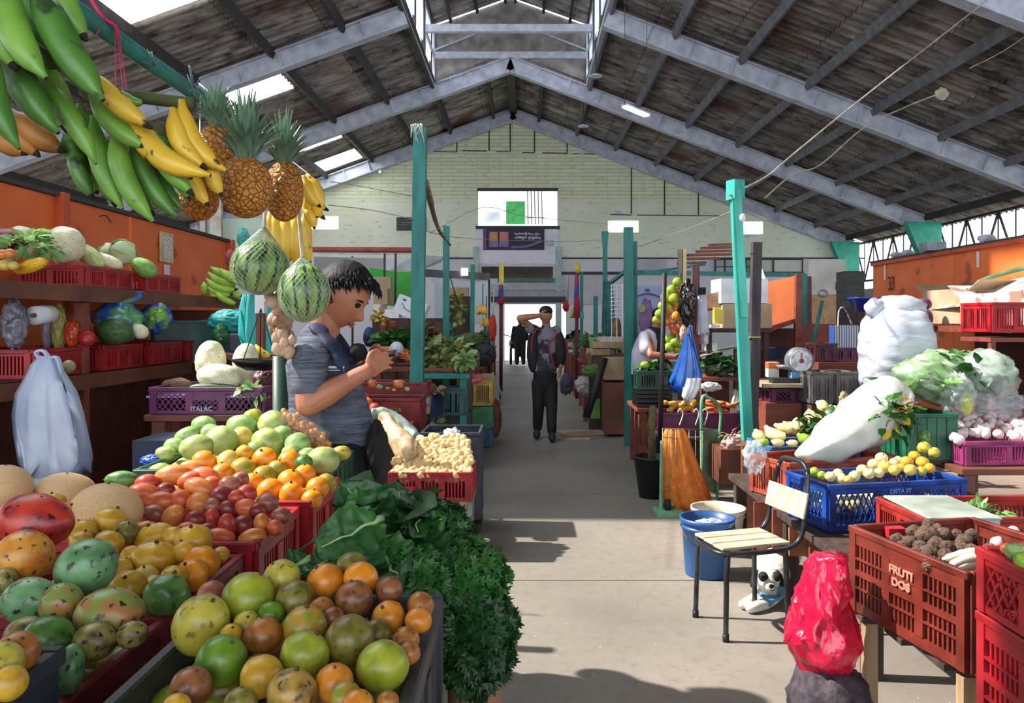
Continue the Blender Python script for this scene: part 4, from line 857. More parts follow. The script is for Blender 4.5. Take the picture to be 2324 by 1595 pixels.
# white carrier bags hanging from the lower shelf edge
wbag = M('white_carrier_bag', 'dcE4f4'.lower(), 'b8c4dc', rough=.35, scale=5, bs=.5, bd=.02, trans=('dfe8ff', .3))
def hanging_bag(name, label, outline, Y, depth, mt, seed, handle=None):
    """a thin flaring bag hung by its handles: outline rows of (left px, right px, py)"""
    c = P((outline[0][0] + outline[0][1]) / 2, outline[0][2], Y); t = thing(name, label, 'bag', c); bm = BM(); rows = []; U = 28
    for i, (xa, xb, y) in enumerate(outline):
        A, B = P(xa, y, Y), P(xb, y, Y); m = (A + B) / 2; h = (B - A).length / 2; dp = min(depth, h * .8) * (.5 + .5 * i / len(outline)); rows.append([bm.verts.new(m - c + Vector((math.cos(2 * PI * k / U) * h * (1 + .10 * math.sin(k * 2.6 + seed)), math.sin(2 * PI * k / U) * dp * (1 + .35 * math.sin(k * 1.9 + i * .5 + seed)), .02 * math.sin(k * 1.3 + seed) * (i / 3)))) for k in range(U)])
    for i in range(len(rows) - 1):
        for k in range(U): bm.faces.new((rows[i][k], rows[i][(k + 1) % U], rows[i + 1][(k + 1) % U], rows[i + 1][k]))
    bm.faces.new(rows[-1]); mk('body', bm, mt, t, True)
    if handle:
        for h in handle: bm = BM(); tube(bm, spline([P(*q, Y) - c for q in h], 5), .018, 8, flat=.4); mk('handle', bm, mt, t, True)
    return t
hanging_bag('carrier_bag', 'bunch of white carrier bags hanging from the lower shelf edge', [(88, 118, 808), (72, 134, 830), (60, 150, 860), (40, 172, 900), (34, 186, 950), (40, 196, 1000), (48, 204, 1040), (52, 206, 1062)], 3.75, .09, wbag, 0, [[(92, 815), (82, 800), (98, 796), (112, 812)], [(110, 815), (130, 812), (142, 850)]])
hanging_bag('carrier_bag', 'longest white carrier bag hanging behind the bunch', [(96, 108, 815), (80, 128, 850), (62, 140, 920), (56, 150, 1000), (52, 160, 1080), (50, 165, 1125)], 3.9, .07, wbag, 2)
blob('onion_on_string', 'pale onion hanging beside the carrier bags', 'onion', 156, 832, 14, 15, 4.0, M('onion_skin', 'b8a878', '8a7a4c', rough=.4), .03)
# purple crate of gourds on a stand
stand_m = wood_red
crate('purple crate with a pale plastic sheet under the tall white gourds', '7a2d68', .62, .42, .145, (P(500, 900, 4.5).x, 4.5, 1.0), 0, 'diamond', 'purple_crate')
bm = BM(); t = table('brown bench under the purple crate of gourds', P(365, 0, 4.3).x - .08, P(632, 0, 4.3).x + .02, 4.27, 4.95, .998, board_brown, .035)
bm = BM(); box(bm, P(490, 893, 4.5) + Vector((0, 0, .0)), (.60, .40, .01)); tag(mk('plastic_sheet', bm, M('lilac_sheet', 'b0a4c4', '8c80a4', rough=.3)), 'pale lilac plastic sheet lying over the purple crate', 'sheet')
lettering('ITALAC', .035, M('white_print', 'b8bcc8'), [o for o in bpy.data.objects if o.name.startswith('purple_crate')][0], (-.02, -.212, .028), (PI / 2, 0, 0), bold=.001)
for a in [('tall white gourd standing at the back of the purple crate', 480, 822, 35, 50, 4.6, 0), ('second tall white gourd standing nearer the green post', 560, 826, 31, 48, 4.6, 0), ('fat white gourd lying in front of the two tall ones', 500, 856, 52, 31, 4.42, 6)]: gourd(*a)
gourd('dark green marrow lying under the fat white gourd', 492, 882, 62, 13, 4.36, 3, M('marrow_skin', '3c6a34', '274c26', rough=.4), name='marrow', cat='marrow')
gourd('pile of rough brown yams behind the purple crate', 400, 872, 34, 14, 4.55, -4, M('yam_skin', '8a6e54', '5c4636', rough=.8, scale=6), name='yam', kind='tuber', cat='yam', stem=False)
blob('beet_bunch', 'bunch of dark beets with leaves beside the marrow', 'beets', 600, 862, 28, 24, 4.5, M('beet_skin', '6c2034', '401420', rough=.5), .12)
foliage('lettuce', 'pale lettuce leaves lying at the edge of the purple crate', 'lettuce', P(572, 890, 4.3), (.07, .05, .03), 16, .07, green3, 9)
bunch('banana_bunch', 'yellow bananas lying behind the second tall gourd', 'bananas', P(600, 800, 4.9), [(580, 782, 618, 808, 14, .15, ban_y), (584, 790, 614, 812, 13, .1, ban_y, 5.0)], 4.9)
t = thing('scale_pan', 'dark hanging weighing pan with chains beside the second gourd', 'scale', P(585, 820, 4.2)); bm = BM(); lathe(bm, [(.0, -.05), (.07, -.045), (.12, -.02), (.15, .012), (.143, .012), (.11, -.01), (0, -.03)], 24, P(590, 820, 4.2)); kid('pan', bm, M('dark_pan', '2e2c2c', '1c1a1a', rough=.35, metal=.6), t, True)
for dx in (-38, 36, 0): bm = BM(); tube(bm, [P(590 + dx, 816, 4.2 + (.1 if dx == 0 else 0)), P(592, 700, 4.2)], .003, 5); kid('chain', bm, M('dark_pan'), t)
t = thing('stall_post', 'brown post with a white band behind the teal cloth and gourds', 'post', P(592, 860, 5.2) * 1); t.location.z = 0
bm = BM(); box(bm, (P(592, 0, 5.2).x, 5.2, .95), (.05, .05, 1.9)); kid('post', bm, board_brown, t); bm = BM(); box(bm, (P(592, 0, 5.2).x, 5.2, EYE + (CY - 690) * 5.2 / F), (.06, .06, .12)); kid('band', bm, M('white_paper'), t)
tealcloth = M('teal_cloth', '2fb4b0', '1e8c8a', rough=.6, scale=5, bs=.4, bd=.03)
hanging_bag('teal_cloth', 'turquoise cloth draped behind the brown post', [(552, 600, 668), (545, 614, 700), (543, 618, 760), (560, 620, 820), (585, 622, 860)], 5.6, .12, tealcloth, 1)
blob('teal_bag', 'turquoise cloth bundle lying beside the big deep teal crate', 'bundle', 520, 730, 48, 26, 6.0, tealcloth, .15)
pbox('dark_tub', 'dark blue-grey tub of herbs under the turquoise bundle', 'tub', (520, 757, 582, 800), 5.6, .3, M('dark_tub', '2a323e', '1a2028', rough=.5), bev=.01)
blob('green_bag', 'dark green plastic bag between the deep crate and the tub', 'bag', 500, 765, 18, 28, 5.9, M('green_bag', '2f7a3c', '1e5428', rough=.35, coat=.3), .12)
table('brown bench under the tub and the green bag', P(455, 0, 5.5).x, P(625, 0, 5.5).x, 5.5, 6.3, EYE + (CY - 802) * 5.6 / F, board_brown)
blob('turquoise_net', 'turquoise net bundle hanging above the light green bananas', 'net', 552, 540, 14, 22, 6.9, M('turquoise_net', '6cc4bc', '44a09a', rough=.6), .2)
blob('red_net_bag', 'pinkish red net bag behind the watermelon net', 'bag', 524, 585, 12, 18, 7.2, M('pink_net', 'b85a64', '8c3c48', rough=.6), .15)
for x, lb in ((462, 'pale upright batten standing beyond the end of the orange wall'), (486, 'wide pale batten standing beyond the orange wall'), (498, 'thin pale batten beside the wide one beyond the orange wall')):
    bm = BM(); q = P(x, 0, 10.5); box(bm, (q.x, 10.5, 1.6), (.07, .07, 3.2)); tag(mk('batten', bm, M('pale_batten', 'b8b0a4', '968e82')), lb, 'batten')
bm = BM(); box(bm, (P(560, 0, 10.8).x, 10.8, 1.45), (1.0, .05, 2.9)); tag(mk('pale_board', bm, M('pale_green_board', 'b4c4b4', '98a898', scale=2)), 'pale green board standing behind the battens', 'board')
# tall dark green bin post beside the man
t = thing('green_pole', 'thick dark green pole standing just behind the man', 'pole', (P(638, 0, 3.75).x, 3.75, 0)); bm = BM(); tube(bm, [(P(638, 0, 3.75).x, 3.75, 0), (P(636, 0, 3.75).x, 3.75, EYE - (808 - CY) * 3.75 / F)], .036, 14); kid('post', bm, M('dark_green_paint', '2f4f44', '1f3830', rough=.5), t, True)
# ------------------------------------------------------------------ people and the dog
skin = M('tan_skin', 'b87a5c', '9c6248', rough=.5, scale=6, bs=.05, lo=.3, hi=.7); skin2 = M('light_brown_skin', 'b98a68', '9c6c50', rough=.5, scale=6, bs=.05)
hair_m = M('black_hair', '1c1a1c', '0c0b0d', rough=.6, scale=40, stretch=(1, 1, .25), bs=.6, bd=.01, spec=.25)
def fused(name, chains, mat, parent, voxel, smooth_it=2, ells=()):
    """limbs and trunk drawn as overlapping rounded chains, then fused into one continuous skin"""
    bm = BM()
    for c in chains:
        pts, rad = c[0], c[1]; fl = c[2] if len(c) > 2 else 1.0; up = c[3] if len(c) > 3 else None
        pts = [Vector(p) for p in pts]; sp = spline(pts, 4); rr = []
        for i in range(len(sp)):
            q = i / 4; k = min(int(q), len(rad) - 2); rr.append(rad[k] + (rad[k + 1] - rad[k]) * (q - k))
        tube(bm, sp, rr, 14, True, fl, up)
        for p, r in ((sp[0], rr[0]), (sp[-1], rr[-1])): ell(bm, p, r * (.98 if fl == 1 else fl * .98), u=12, v=8)
    for e in ells: ell(bm, e[0], e[1], rot=e[2] if len(e) > 2 else None, u=20, v=14)
    o = kid(name, bm, mat, parent, True)
    m = o.modifiers.new('fuse', 'REMESH'); m.mode = 'VOXEL'; m.voxel_size = voxel; m.use_smooth_shade = True
    if smooth_it: s = o.modifiers.new('soften', 'SMOOTH'); s.iterations = smooth_it; s.factor = .5
    return o
def head_fn(d):
    x, y, z = d.x * .098, d.y * .078, d.z * .118
    if z < 0: y *= 1 - .30 * (-z / .118) ** 1.3; 
    if z < -.03 and x > 0: x *= 1 + .06 * min(1, (-z - .03) / .06)
    if z < -.02 and x < 0: x *= 1 - .45 * min(1, (-z - .02) / .08)
    g = lambda v, m, s: math.exp(-((v - m) / s) ** 2)
    if x > .02:
        x -= .007 * g(z, .005, .03) * g(abs(y), .0, .06)
        nose = g(y, 0, .014) * (g(z, -.030, .017) * .027 + g(z, -.008, .022) * .012); x += nose
        x += .005 * g(z, .028, .012) * g(abs(y), .025, .03)
        x -= .009 * g(abs(y), .031, .014) * g(z, .008, .012)
        x += .007 * g(y, 0, .022) * (g(z, -.060, .006) + g(z, -.073, .007)); x -= .004 * g(y, 0, .02) * g(z, -.0665, .004)
        x += .009 * g(y, 0, .022) * g(z, -.098, .014); x += .004 * g(abs(y), .045, .02) * g(z, -.02, .02)
    return Vector((x, y, z))
def add_head(bm, c, R, k=1.0):
    U, V = 72, 56; rows = []
    for i in range(V + 1):
        th = PI * i / V
        rows.append([bm.verts.new(Vector(c) + R @ (head_fn(Vector((math.sin(th) * math.cos(2 * PI * j / U), math.sin(th) * math.sin(2 * PI * j / U), math.cos(th)))) * k)) for j in range(U if 0 < i < V else 1)])
    for a, b in zip(rows, rows[1:]):
        for j in range(U):
            j2 = (j + 1) % U
            if len(a) == 1: bm.faces.new((a[0], b[j], b[j2]))
            elif len(b) == 1: bm.faces.new((a[j], b[0], a[j2]))
            else: bm.faces.new((a[j], b[j], b[j2], a[j2]))
def add_tube(bm, pts, rad, seg=12, n=4):
    sp = spline([Vector(p) for p in pts], n); rr = []
    for i in range(len(sp)): q = i / n; k = min(int(q), len(rad) - 2); rr.append(rad[k] + (rad[k + 1] - rad[k]) * (q - k))
    tube(bm, sp, rr, seg); ell(bm, sp[0], rr[0] * .99, u=12, v=8); ell(bm, sp[-1], rr[-1] * .99, u=12, v=8)
def hand(bm, wrist, palm_end, side, curl, k=1.0, spread=.012, fl=.072):
    """palm and five separate bent fingers; side points to the thumb, curl is the direction fingertips bend to"""
    w_, e = Vector(wrist), Vector(palm_end); d = (e - w_).normalized(); s = Vector(side).normalized(); c = Vector(curl).normalized(); R = Matrix((d, s, d.cross(s).normalized())).transposed()
    ell(bm, (w_ + e) / 2, ((e - w_).length * .62, .040 * k, .016 * k), rot=R, u=16, v=12)
    for i, (o, l) in enumerate(((.030, .92), (.011, 1.02), (-.009, .96), (-.028, .76))):
        b = e - d * .012 + s * o * k; L = fl * l * k; f = d + s * (o * spread * 20)
        p1 = b + f * L * .42; p2 = p1 + (f + c * .45).normalized() * L * .33; p3 = p2 + (f + c * 1.0).normalized() * L * .28
        add_tube(bm, [b, p1, p2, p3], [.0092 * k, .0086 * k, .0078 * k, .0062 * k], 9, 3)
    b = w_ + d * .02 + s * .03 * k; add_tube(bm, [b, b + (d * .6 + s * .7) * .035 * k, b + (d * .95 + s * .55 + c * .3) * .062 * k], [.013 * k, .0105 * k, .0075 * k], 9, 3)
Y1 = 3.3
def Q(px, py, dy=0.0): return P(px, py, Y1 + dy) * 1.0
HX = 1.0
man = thing('person', 'person in a grey striped short-sleeved shirt looking down at the hands', 'person', (Q(760, 800).x, Y1, 0))
bm = BM(); Rh = Matrix.Rotation(math.radians(35), 3, 'Y') @ Matrix.Rotation(math.radians(-8), 3, 'Z')
hc = Q(776, 671); add_head(bm, hc, Rh, 1.12)
add_tube(bm, [hc + Rh @ Vector((-.035, 0, -.06)), Q(737, 752), Q(722, 800)], [.058, .062, .072], 16)
for s in (-1, 1): ell(bm, hc + Rh @ Vector((-.006, s * .085, .0)), (.021, .010, .034), rot=Rh, u=14, v=12)
# near (right) arm and far (left) arm
sh, el, wr = Q(703, 812, -.17), Q(698, 918, -.22), Q(832, 842, -.16)
add_tube(bm, [sh, (sh + el) / 2, el], [.056, .054, .047]); add_tube(bm, [el, el.lerp(wr, .3), el.lerp(wr, .7), wr], [.047, .051, .038, .029])
hand(bm, wr, Q(862, 824, -.12), (-.25, -.2, .9), (.1, .55, -.5), 1.0, fl=.080)
sh2, el2, wr2 = Q(722, 812, .17), Q(770, 900, .18), Q(838, 822, .05)
add_tube(bm, [sh2, (sh2 + el2) / 2, el2], [.052, .048, .042]); add_tube(bm, [el2, el2.lerp(wr2, .5), wr2], [.042, .036, .028])
hand(bm, wr2, Q(862, 812, .0), (-.1, -.1, .95), (.2, -.5, -.4), 1.0, fl=.076)
o = kid('body', bm, skin, man, True); m = o.modifiers.new('fuse', 'REMESH'); m.mode = 'VOXEL'; m.voxel_size = .0042; m.use_smooth_shade = True
s_ = o.modifiers.new('soften', 'SMOOTH'); s_.iterations = 2; s_.factor = .5
# eyes, brows, lips
for s in (-1, 1):
    bm = BM(); tube(bm, [hc + Rh @ Vector((.0915, s * .020, .002)), hc + Rh @ Vector((.0925, s * .034, -.002)), hc + Rh @ Vector((.082, s * .050, .002))], [.0006, .0011, .0007], 6); kid('eye', bm, M('eye_dark', '2a1c18', '120c0a', rough=.2), man, True)
    bm = BM(); tube(bm, [hc + Rh @ Vector((.099, s * .016, .028)), hc + Rh @ Vector((.098, s * .036, .033)), hc + Rh @ Vector((.084, s * .056, .027))], [.004, .0048, .002], 7); kid('eyebrow', bm, hair_m, man, True)
bm = BM(); ell(bm, hc + Rh @ Vector((.107, 0, -.068)), (.009, .022, .005), rot=Rh); ell(bm, hc + Rh @ Vector((.106, 0, -.080)), (.009, .019, .006), rot=Rh); kid('lips', bm, M('lip_skin', 'a8695a', '96584c', rough=.45), man, True)
# hair: cap of tufts covering the skull
def hair(bm, c, R, k=1.0, front=.03, seed=3, n=900, ln=.050, back=-.05):
    rr = random.Random(seed)
    def keep(d): x, z = d.x, d.z; return z > (.62 if x > .35 else .45 * (x + .2) / .55 + .1 if x > -.2 else -.42)
    U, V = 40, 30
    def f(d):
        e = 1.0 if keep(d) else .86; return e * (1.09 + .02 * nz(d, 7, seed))
    ell(bm, Vector(c) + R @ Vector((-.006, 0, .010)) * k, (.103 * k, .082 * k, .118 * k), rot=R, u=U, v=V, fn=f)
    i = 0
    while i < n:
        d = Vector((rr.gauss(0, 1), rr.gauss(0, 1), rr.gauss(.6, 1))).normalized()
        if not keep(d): continue
        i += 1; p = Vector(c) + R @ Vector((d.x * .106, d.y * .085, d.z * .124 + .006)) * k; t1 = R @ Vector((.8 - .3 * d.z, rr.uniform(-.3, .3), -.55 if d.x < .4 else -.25)); L = ln * rr.uniform(.6, 1.2) * k
        q = p + (R @ d) * .012 * k + t1.normalized() * L * .6; e = p + (R @ d) * .004 + t1.normalized() * L
        tube(bm, [p, q, e], [.0042 * k, .0036 * k, .0006], 4)
bm = BM(); hair(bm, hc, Rh, 1.12); kid('hair', bm, hair_m, man, True)
# shirt
def shirt_material():
    m, N, L, B = nt('grey_melange_knit'); n = tex(N, L, 'Noise', 26, 5, (.22, .22, 3), rough=.85); n2 = tex(N, L, 'Noise', 3, 3)
    c = mixc(N, L, ramp(N, L, n.outputs[0], .38, .62), lin('7a8090'), lin('262a36')); c = mixc(N, L, ramp(N, L, n2.outputs[0], .4, .7), c, lin('444a5a'))
    L.new(c, B.inputs['Base Color']); B.inputs['Roughness'].default_value = .85; bump(N, L, n.outputs[0], B, .3, .01); return m
shm = shirt_material()
chains = [([Q(722, 778), Q(728, 815), Q(738, 880), Q(752, 960), Q(765, 1030), Q(768, 1085)], [.070, .115, .120, .135, .130, .13], 1.28, (0, 0, 1)),
          ([Q(712, 795, -.10), Q(703, 815, -.17), Q(701, 872, -.20)], [.070, .078, .070]), ([Q(725, 795, .10), Q(724, 818, .17), Q(745, 870, .19)], [.070, .072, .062])]
o = fused('shirt', chains, shm, man, .009, 3)
bm = BM(); tube(bm, spline([Q(700, 752, -.02), Q(722, 768, -.06), Q(752, 772, -.03), Q(768, 768, .02)], 4), [.02] * 13, 8, flat=.5); kid('collar', bm, shm, man, True)
navy = M('navy_scarf', '1e2c4c', '121a30', rough=.7, scale=14, bs=.3)
bm = BM(); tube(bm, spline([Q(716, 738, -.07), Q(738, 765, -.12), Q(766, 800, -.15), Q(786, 838, -.15), Q(806, 852, -.12)], 5), [.03, .035, .04, .04, .03] * 4 + [.03], 10, flat=.45); tube(bm, spline([Q(742, 735, .02), Q(775, 775, .0), Q(800, 820, -.06)], 5), [.03] * 11, 10, flat=.5); kid('scarf', bm, navy, man, True)
bm = BM(); box(bm, Q(757, 833, -.172), (.085, .004, .010)); box(bm, Q(757, 840, -.172), (.085, .004, .004)); o = kid('chest_stripe', bm, M('white_print', 'b8bcc8', '8c90a0', scale=90, lo=.45, hi=.55), man)
black = M('black_cloth', '17171b', '0c0c0f', rough=.8, scale=5, bs=.2)
fused('trousers', [([Q(772, 1060), Q(770, 1120), Q(770, 1180)], [.15, .155, .14], 1.2, (0, 0, 1)), ([Q(765, 1150, -.09), (Q(762, 0).x, Y1 - .09, .48), (Q(752, 0).x, Y1 - .1, .10)], [.11, .085, .07]), ([Q(765, 1150, .09), (Q(775, 0).x, Y1 + .09, .48), (Q(768, 0).x, Y1 + .1, .10)], [.11, .085, .07])], black, man, .012)
for dy in (-.1, .1): bm = BM(); ell(bm, (Q(765, 0).x + .05, Y1 + dy, .05), (.14, .05, .05), u=16, v=10); kid('shoe', bm, M('dark_shoe', '241f1c', '151210', rough=.5), man, True)
t = blob('shoulder_bag', 'black cloth shoulder bag hanging at the man\'s front', 'bag', 856, 1035, 26, 80, Y1 - .06, black, .1, 2, 4, dep=.09)
bm = BM(); ell(bm, Q(812, 800, -.05), (.040, .03, .038), u=20, v=14, fn=lambda d: 1 + .12 * nz(d, 3)); tag(mk('black_pouch', bm, M('black_fluff', '141316', '08080a', rough=.9, scale=40, bs=.6), smooth=True), 'small black furry pouch held above the man\'s hands', 'pouch')
bm = BM(); box(bm, (0, 0, 0), (.12, .07, .012)); o = mk('phone', bm, M('phone_glass', '16181c', '0c0d10', rough=.15), bev=.003); o.location = Q(866, 808, -.06); o.rotation_euler = (0.2, -.25, 0); tag(o, 'dark phone held in the fingers of the grey-shirted person', 'phone')

# the person walking in the aisle
Y2 = 10.2
def q2(px, py, dy=0.0): return P(px, py, Y2 + dy)
w2 = thing('person', 'person walking up the aisle in a red-edged black vest, arm across the face', 'person', (q2(1238, 0).x, Y2, 0))
Rf = Matrix.Rotation(math.radians(-90), 3, 'Z') @ Matrix.Rotation(math.radians(6), 3, 'Y'); hc2 = q2(1239, 716)
bm = BM(); add_head(bm, hc2, Rf); add_tube(bm, [hc2 + Vector((0, .02, -.06)), q2(1240, 748)], [.052, .06], 14)
s1, e1, wr1 = q2(1213, 750), q2(1180, 722, -.22), q2(1225, 716, -.20)
add_tube(bm, [s1, e1], [.055, .045]); add_tube(bm, [e1, e1.lerp(wr1, .4), wr1], [.045, .042, .03]); hand(bm, wr1, q2(1239, 717, -.19), (0, -.1, 1), (.2, .9, 0), 1.05)
s1, e1, wr1 = q2(1265, 752), q2(1276, 795, .02), q2(1272, 833, -.05)
add_tube(bm, [s1, e1], [.052, .042]); add_tube(bm, [e1, wr1], [.042, .03]); hand(bm, wr1, q2(1271, 847, -.06), (-.3, -1, 0), (-.6, 0, -.2), 1.05)
o = kid('body', bm, skin2, w2, True); m = o.modifiers.new('fuse', 'REMESH'); m.mode = 'VOXEL'; m.voxel_size = .006; m.use_smooth_shade = True
bm = BM(); ell(bm, hc2 + Vector((0, .005, .055)), (.088, .108, .075), u=24, v=14); ell(bm, hc2 + Vector((0, -.09, .062)), (.07, .06, .012)); kid('cap', bm, M('black_cap', '121214', '08080a', rough=.7), w2, True)
bm = BM(); ell(bm, hc2 + Vector((0, .03, .0)), (.084, .085, .09)); kid('hair', bm, hair_m, w2, True)
for s in (-1, 1): bm = BM(); ell(bm, hc2 + Vector((s * .031, -.081, .0)), (.012, .008, .006)); kid('eye', bm, M('eye_dark'), w2, True)
gtee = M('grey_print_tee', '7c808c', '2c2e36', rough=.8, scale=7, stretch=(1, 1, .8), lo=.5, hi=.56)
fused('tee_shirt', [([q2(1239, 745), q2(1240, 765), q2(1240, 800), q2(1236, 845)], [.10, .155, .150, .155], .68, (0, 1, 0)), ([q2(1216, 750), q2(1203, 745, -.08)], [.068, .07]), ([q2(1262, 750), q2(1270, 775)], [.068, .066])], gtee, w2, .012)
bv = M('black_vest', '1c1a1e', '101012', rough=.7); red = M('red_vest_edge', 'b02838', '8c1c2c', rough=.6)
bm = BM(); 
for s in (-1, 1):
    xs = [(1213, 750), (1210, 800), (1212, 845)] if s < 0 else [(1266, 752), (1271, 800), (1268, 835)]
    tube(bm, spline([q2(x, y, -.03) for x, y in xs], 5), [.025, .04, .05, .055, .055, .055, .055, .05, .045, .035, .02], 12, flat=1.5, up=(1, 0, 0))
kid('vest', bm, bv, w2, True)
for pts in ([(1222, 742), (1208, 765), (1207, 800)], [(1256, 745), (1263, 758), (1245, 782), (1252, 812), (1260, 840)]): bm = BM(); tube(bm, spline([q2(x, y, -.165) for x, y in pts], 4), .021, 8, flat=.5); kid('vest_edge', bm, red, w2, True)
fused('trousers', [([q2(1237, 845), q2(1237, 872)], [.155, .15], .75, (0, 1, 0)), ([q2(1222, 870), q2(1222, 925, -.02), (q2(1220, 0).x, Y2 + .03, .14)], [.095, .075, .06]), ([q2(1250, 870), q2(1252, 925, -.08), (q2(1251, 0).x, Y2 - .22, .13)], [.095, .075, .06])], black, w2, .014)
for pts in ([(1206, 860, 0), (1208, 920, -.02), (1208, 962, .03)], [(1266, 860, 0), (1265, 920, -.08), (1263, 965, -.2)]): bm = BM(); tube(bm, [q2(*p) for p in pts], .009, 6); kid('side_stripe', bm, M('pale_stripe', 'a8a8b0', '88888f'), w2)
for x, dy in ((1218, .0), (1251, -.27)): bm = BM(); ell(bm, (q2(x, 0).x, Y2 + dy - .03, .06), (.05, .14, .06), u=16, v=10); kid('shoe', bm, M('grey_shoe', '3c3c40', '26262a'), w2, True)

# the vendor behind the counter
Y3 = 8.9
def q3(px, py, dy=0.0): return P(px, py, Y3 + dy)
w3 = thing('person', 'person in a white short-sleeved shirt and navy vest bending over the counter', 'person', (q3(1475, 0).x, Y3, 0))
R3 = Matrix.Rotation(math.radians(-35), 3, 'Z') @ Matrix.Rotation(math.radians(25), 3, 'Y'); hc3 = q3(1500, 722)
bm = BM(); add_head(bm, hc3, R3); add_tube(bm, [hc3 + Vector((-.03, .02, -.07)), q3(1482, 755)], [.05, .06])
s1, e1, wr1 = q3(1470, 775, -.16), q3(1478, 805, -.28), q3(1530, 810, -.32)
add_tube(bm, [s1, e1], [.05, .043]); add_tube(bm, [e1, wr1], [.042, .03]); hand(bm, wr1, q3(1543, 810, -.33), (0, -.6, .6), (0, 0, -1))
o = kid('body', bm, skin, w3, True); m = o.modifiers.new('fuse', 'REMESH'); m.mode = 'VOXEL'; m.voxel_size = .006; m.use_smooth_shade = True
bm = BM(); ell(bm, hc3 + Vector((0, .02, .04)), (.1, .098, .088), u=20, v=14); kid('hair', bm, hair_m, w3, True)
fused('shirt', [([q3(1476, 765), q3(1468, 800), q3(1466, 850)], [.13, .17, .17], .8, (0, 1, 0)), ([q3(1462, 765, -.1), q3(1466, 792, -.2)], [.075, .075])], M('white_shirt', 'd0cfdc', 'b0afc4', rough=.8), w3, .012)
fused('vest', [([q3(1484, 758, .02), q3(1480, 800, .03), q3(1476, 850, .03)], [.12, .17, .175], .86, (0, 1, 0)), ([q3(1455, 765, .05), q3(1452, 810, .06)], [.06, .07])], M('navy_vest', '1c2438', '121826', rough=.8), w3, .012)
fused('trousers', [([q3(1466, 845), q3(1466, 880)], [.17, .16], .8, (0, 1, 0)), ([q3(1455, 870), (q3(1455, 0).x, Y3, .1)], [.09, .06]), ([q3(1480, 870), (q3(1480, 0).x, Y3, .1)], [.09, .06])], black, w3, .02)
# dark figures outside the far door
for i, (px, hgt, c, lb) in enumerate([(1180, 1.62, '1d1d22', 'person in dark clothes standing beyond the far doorway')]):
    Y4 = 27.0; x = P(px, 0, Y4).x; t = thing('person', lb, 'person', (x, Y4, 0)); mm = M('dark_clothes', c, '101014', rough=.8)
    fused('clothes', [([(x, Y4, 1.35), (x, Y4, 1.1), (x, Y4, .85)], [.13, .2, .18], .7, (0, 1, 0)), ([(x - .1, Y4, .85), (x - .1, Y4, .1)], [.11, .07]), ([(x + .1, Y4, .85), (x + .12, Y4, .1)], [.11, .07]), ([(x - .2, Y4, 1.3), (x - .28, Y4, .9)], [.07, .05]), ([(x + .2, Y4, 1.3), (x + .28, Y4, .9)], [.07, .05])], mm, t, .025)
    bm = BM(); add_head(bm, (x, Y4, 1.52), Rf); kid('head', bm, skin2, t, True)

# the dog lying under the chair
YD = 4.25
def qd(px, py, dy=0.0): return P(px, py, YD + dy)
dog = thing('dog', 'black and white dog lying under the chair with a blue bandana', 'dog', (qd(1770, 0).x, YD, 0))
white_fur = M('white_dog_fur', 'e8e4da', 'ccc6ba', rough=.9, scale=30, bs=.5); black_fur = M('black_dog_fur', '1c1a1a', '0e0d0d', rough=.85, scale=30, bs=.5)
h = qd(1742, 1312, -.06)
o = fused('body', [([(h.x + .05, YD + .02, .13), (h.x + .10, YD + .18, .115), (h.x + .20, YD + .42, .11), (h.x + .26, YD + .58, .10)], [.085, .105, .11, .095]),
                   ([h + Vector((.01, .04, -.02)), (h.x + .04, YD + .03, .12)], [.062, .085]),
                   ([(h.x + .02, YD - .0, .07), (h.x - .06, YD - .05, .034), (qd(1682, 0).x, YD - .10, .03)], [.045, .032, .028]), ([(h.x + .08, YD + .0, .07), (h.x + .0, YD - .09, .034), (h.x - .10, YD - .16, .028)], [.045, .032, .028]),
                   ([(h.x + .32, YD + .55, .08), (h.x + .22, YD + .38, .05), (h.x + .12, YD + .34, .03)], [.07, .045, .03])], white_fur, dog, .007, 3,
          ells=[(h, (.066, .062, .058)), (h + Vector((-.01, -.06, -.018)), (.033, .045, .027)), ((qd(1674, 0).x, YD - .115, .027), (.03, .024, .024)), ((h.x - .12, YD - .17, .027), (.03, .024, .024))])
bm = BM(); ell(bm, h + Vector((-.012, -.103, -.008)), (.014, .010, .011)); kid('nose', bm, M('wet_nose', '101012', '08080a', rough=.2), dog, True)
for s in (-1, 1):
    bm = BM(); ell(bm, h + Vector((s * .033, -.035, .020)), (.026, .030, .026), u=16, v=12); kid('eye_patch', bm, black_fur, dog, True)
    bm = BM(); ell(bm, h + Vector((s * .030 - .002, -.066, .018)), .007); kid('eye', bm, M('eye_shine', '0a0808', '050404', rough=.08), dog, True)
    bm = BM(); ell(bm, h + Vector((s * .066, .008, -.004)), (.018, .032, .050), rot=Matrix.Rotation(s * -.35, 3, 'Y'), u=16, v=12); kid('ear', bm, black_fur, dog, True)
bm = BM(); tube(bm, [h + Vector((-.018, -.1, -.028)), h + Vector((-.008, -.098, -.034)), h + Vector((.008, -.09, -.030))], .0025, 5); kid('mouth', bm, M('wet_nose'), dog, True)
bm = BM(); R = tube(bm, spline([h + Vector((-.045, -.03, -.07)), h + Vector((.0, -.07, -.085)), h + Vector((.06, -.04, -.075)), h + Vector((.08, .03, -.03))], 4), [.022] * 13, 8, flat=.5); poly(bm, [h + Vector((-.05, -.06, -.065)), h + Vector((.04, -.075, -.07)), h + Vector((-.015, -.09, -.125))], .006, (0, 1, 0)); kid('bandana', bm, M('blue_bandana', '6c9cb8', '4c7c9c', rough=.8, scale=12), dog, True)
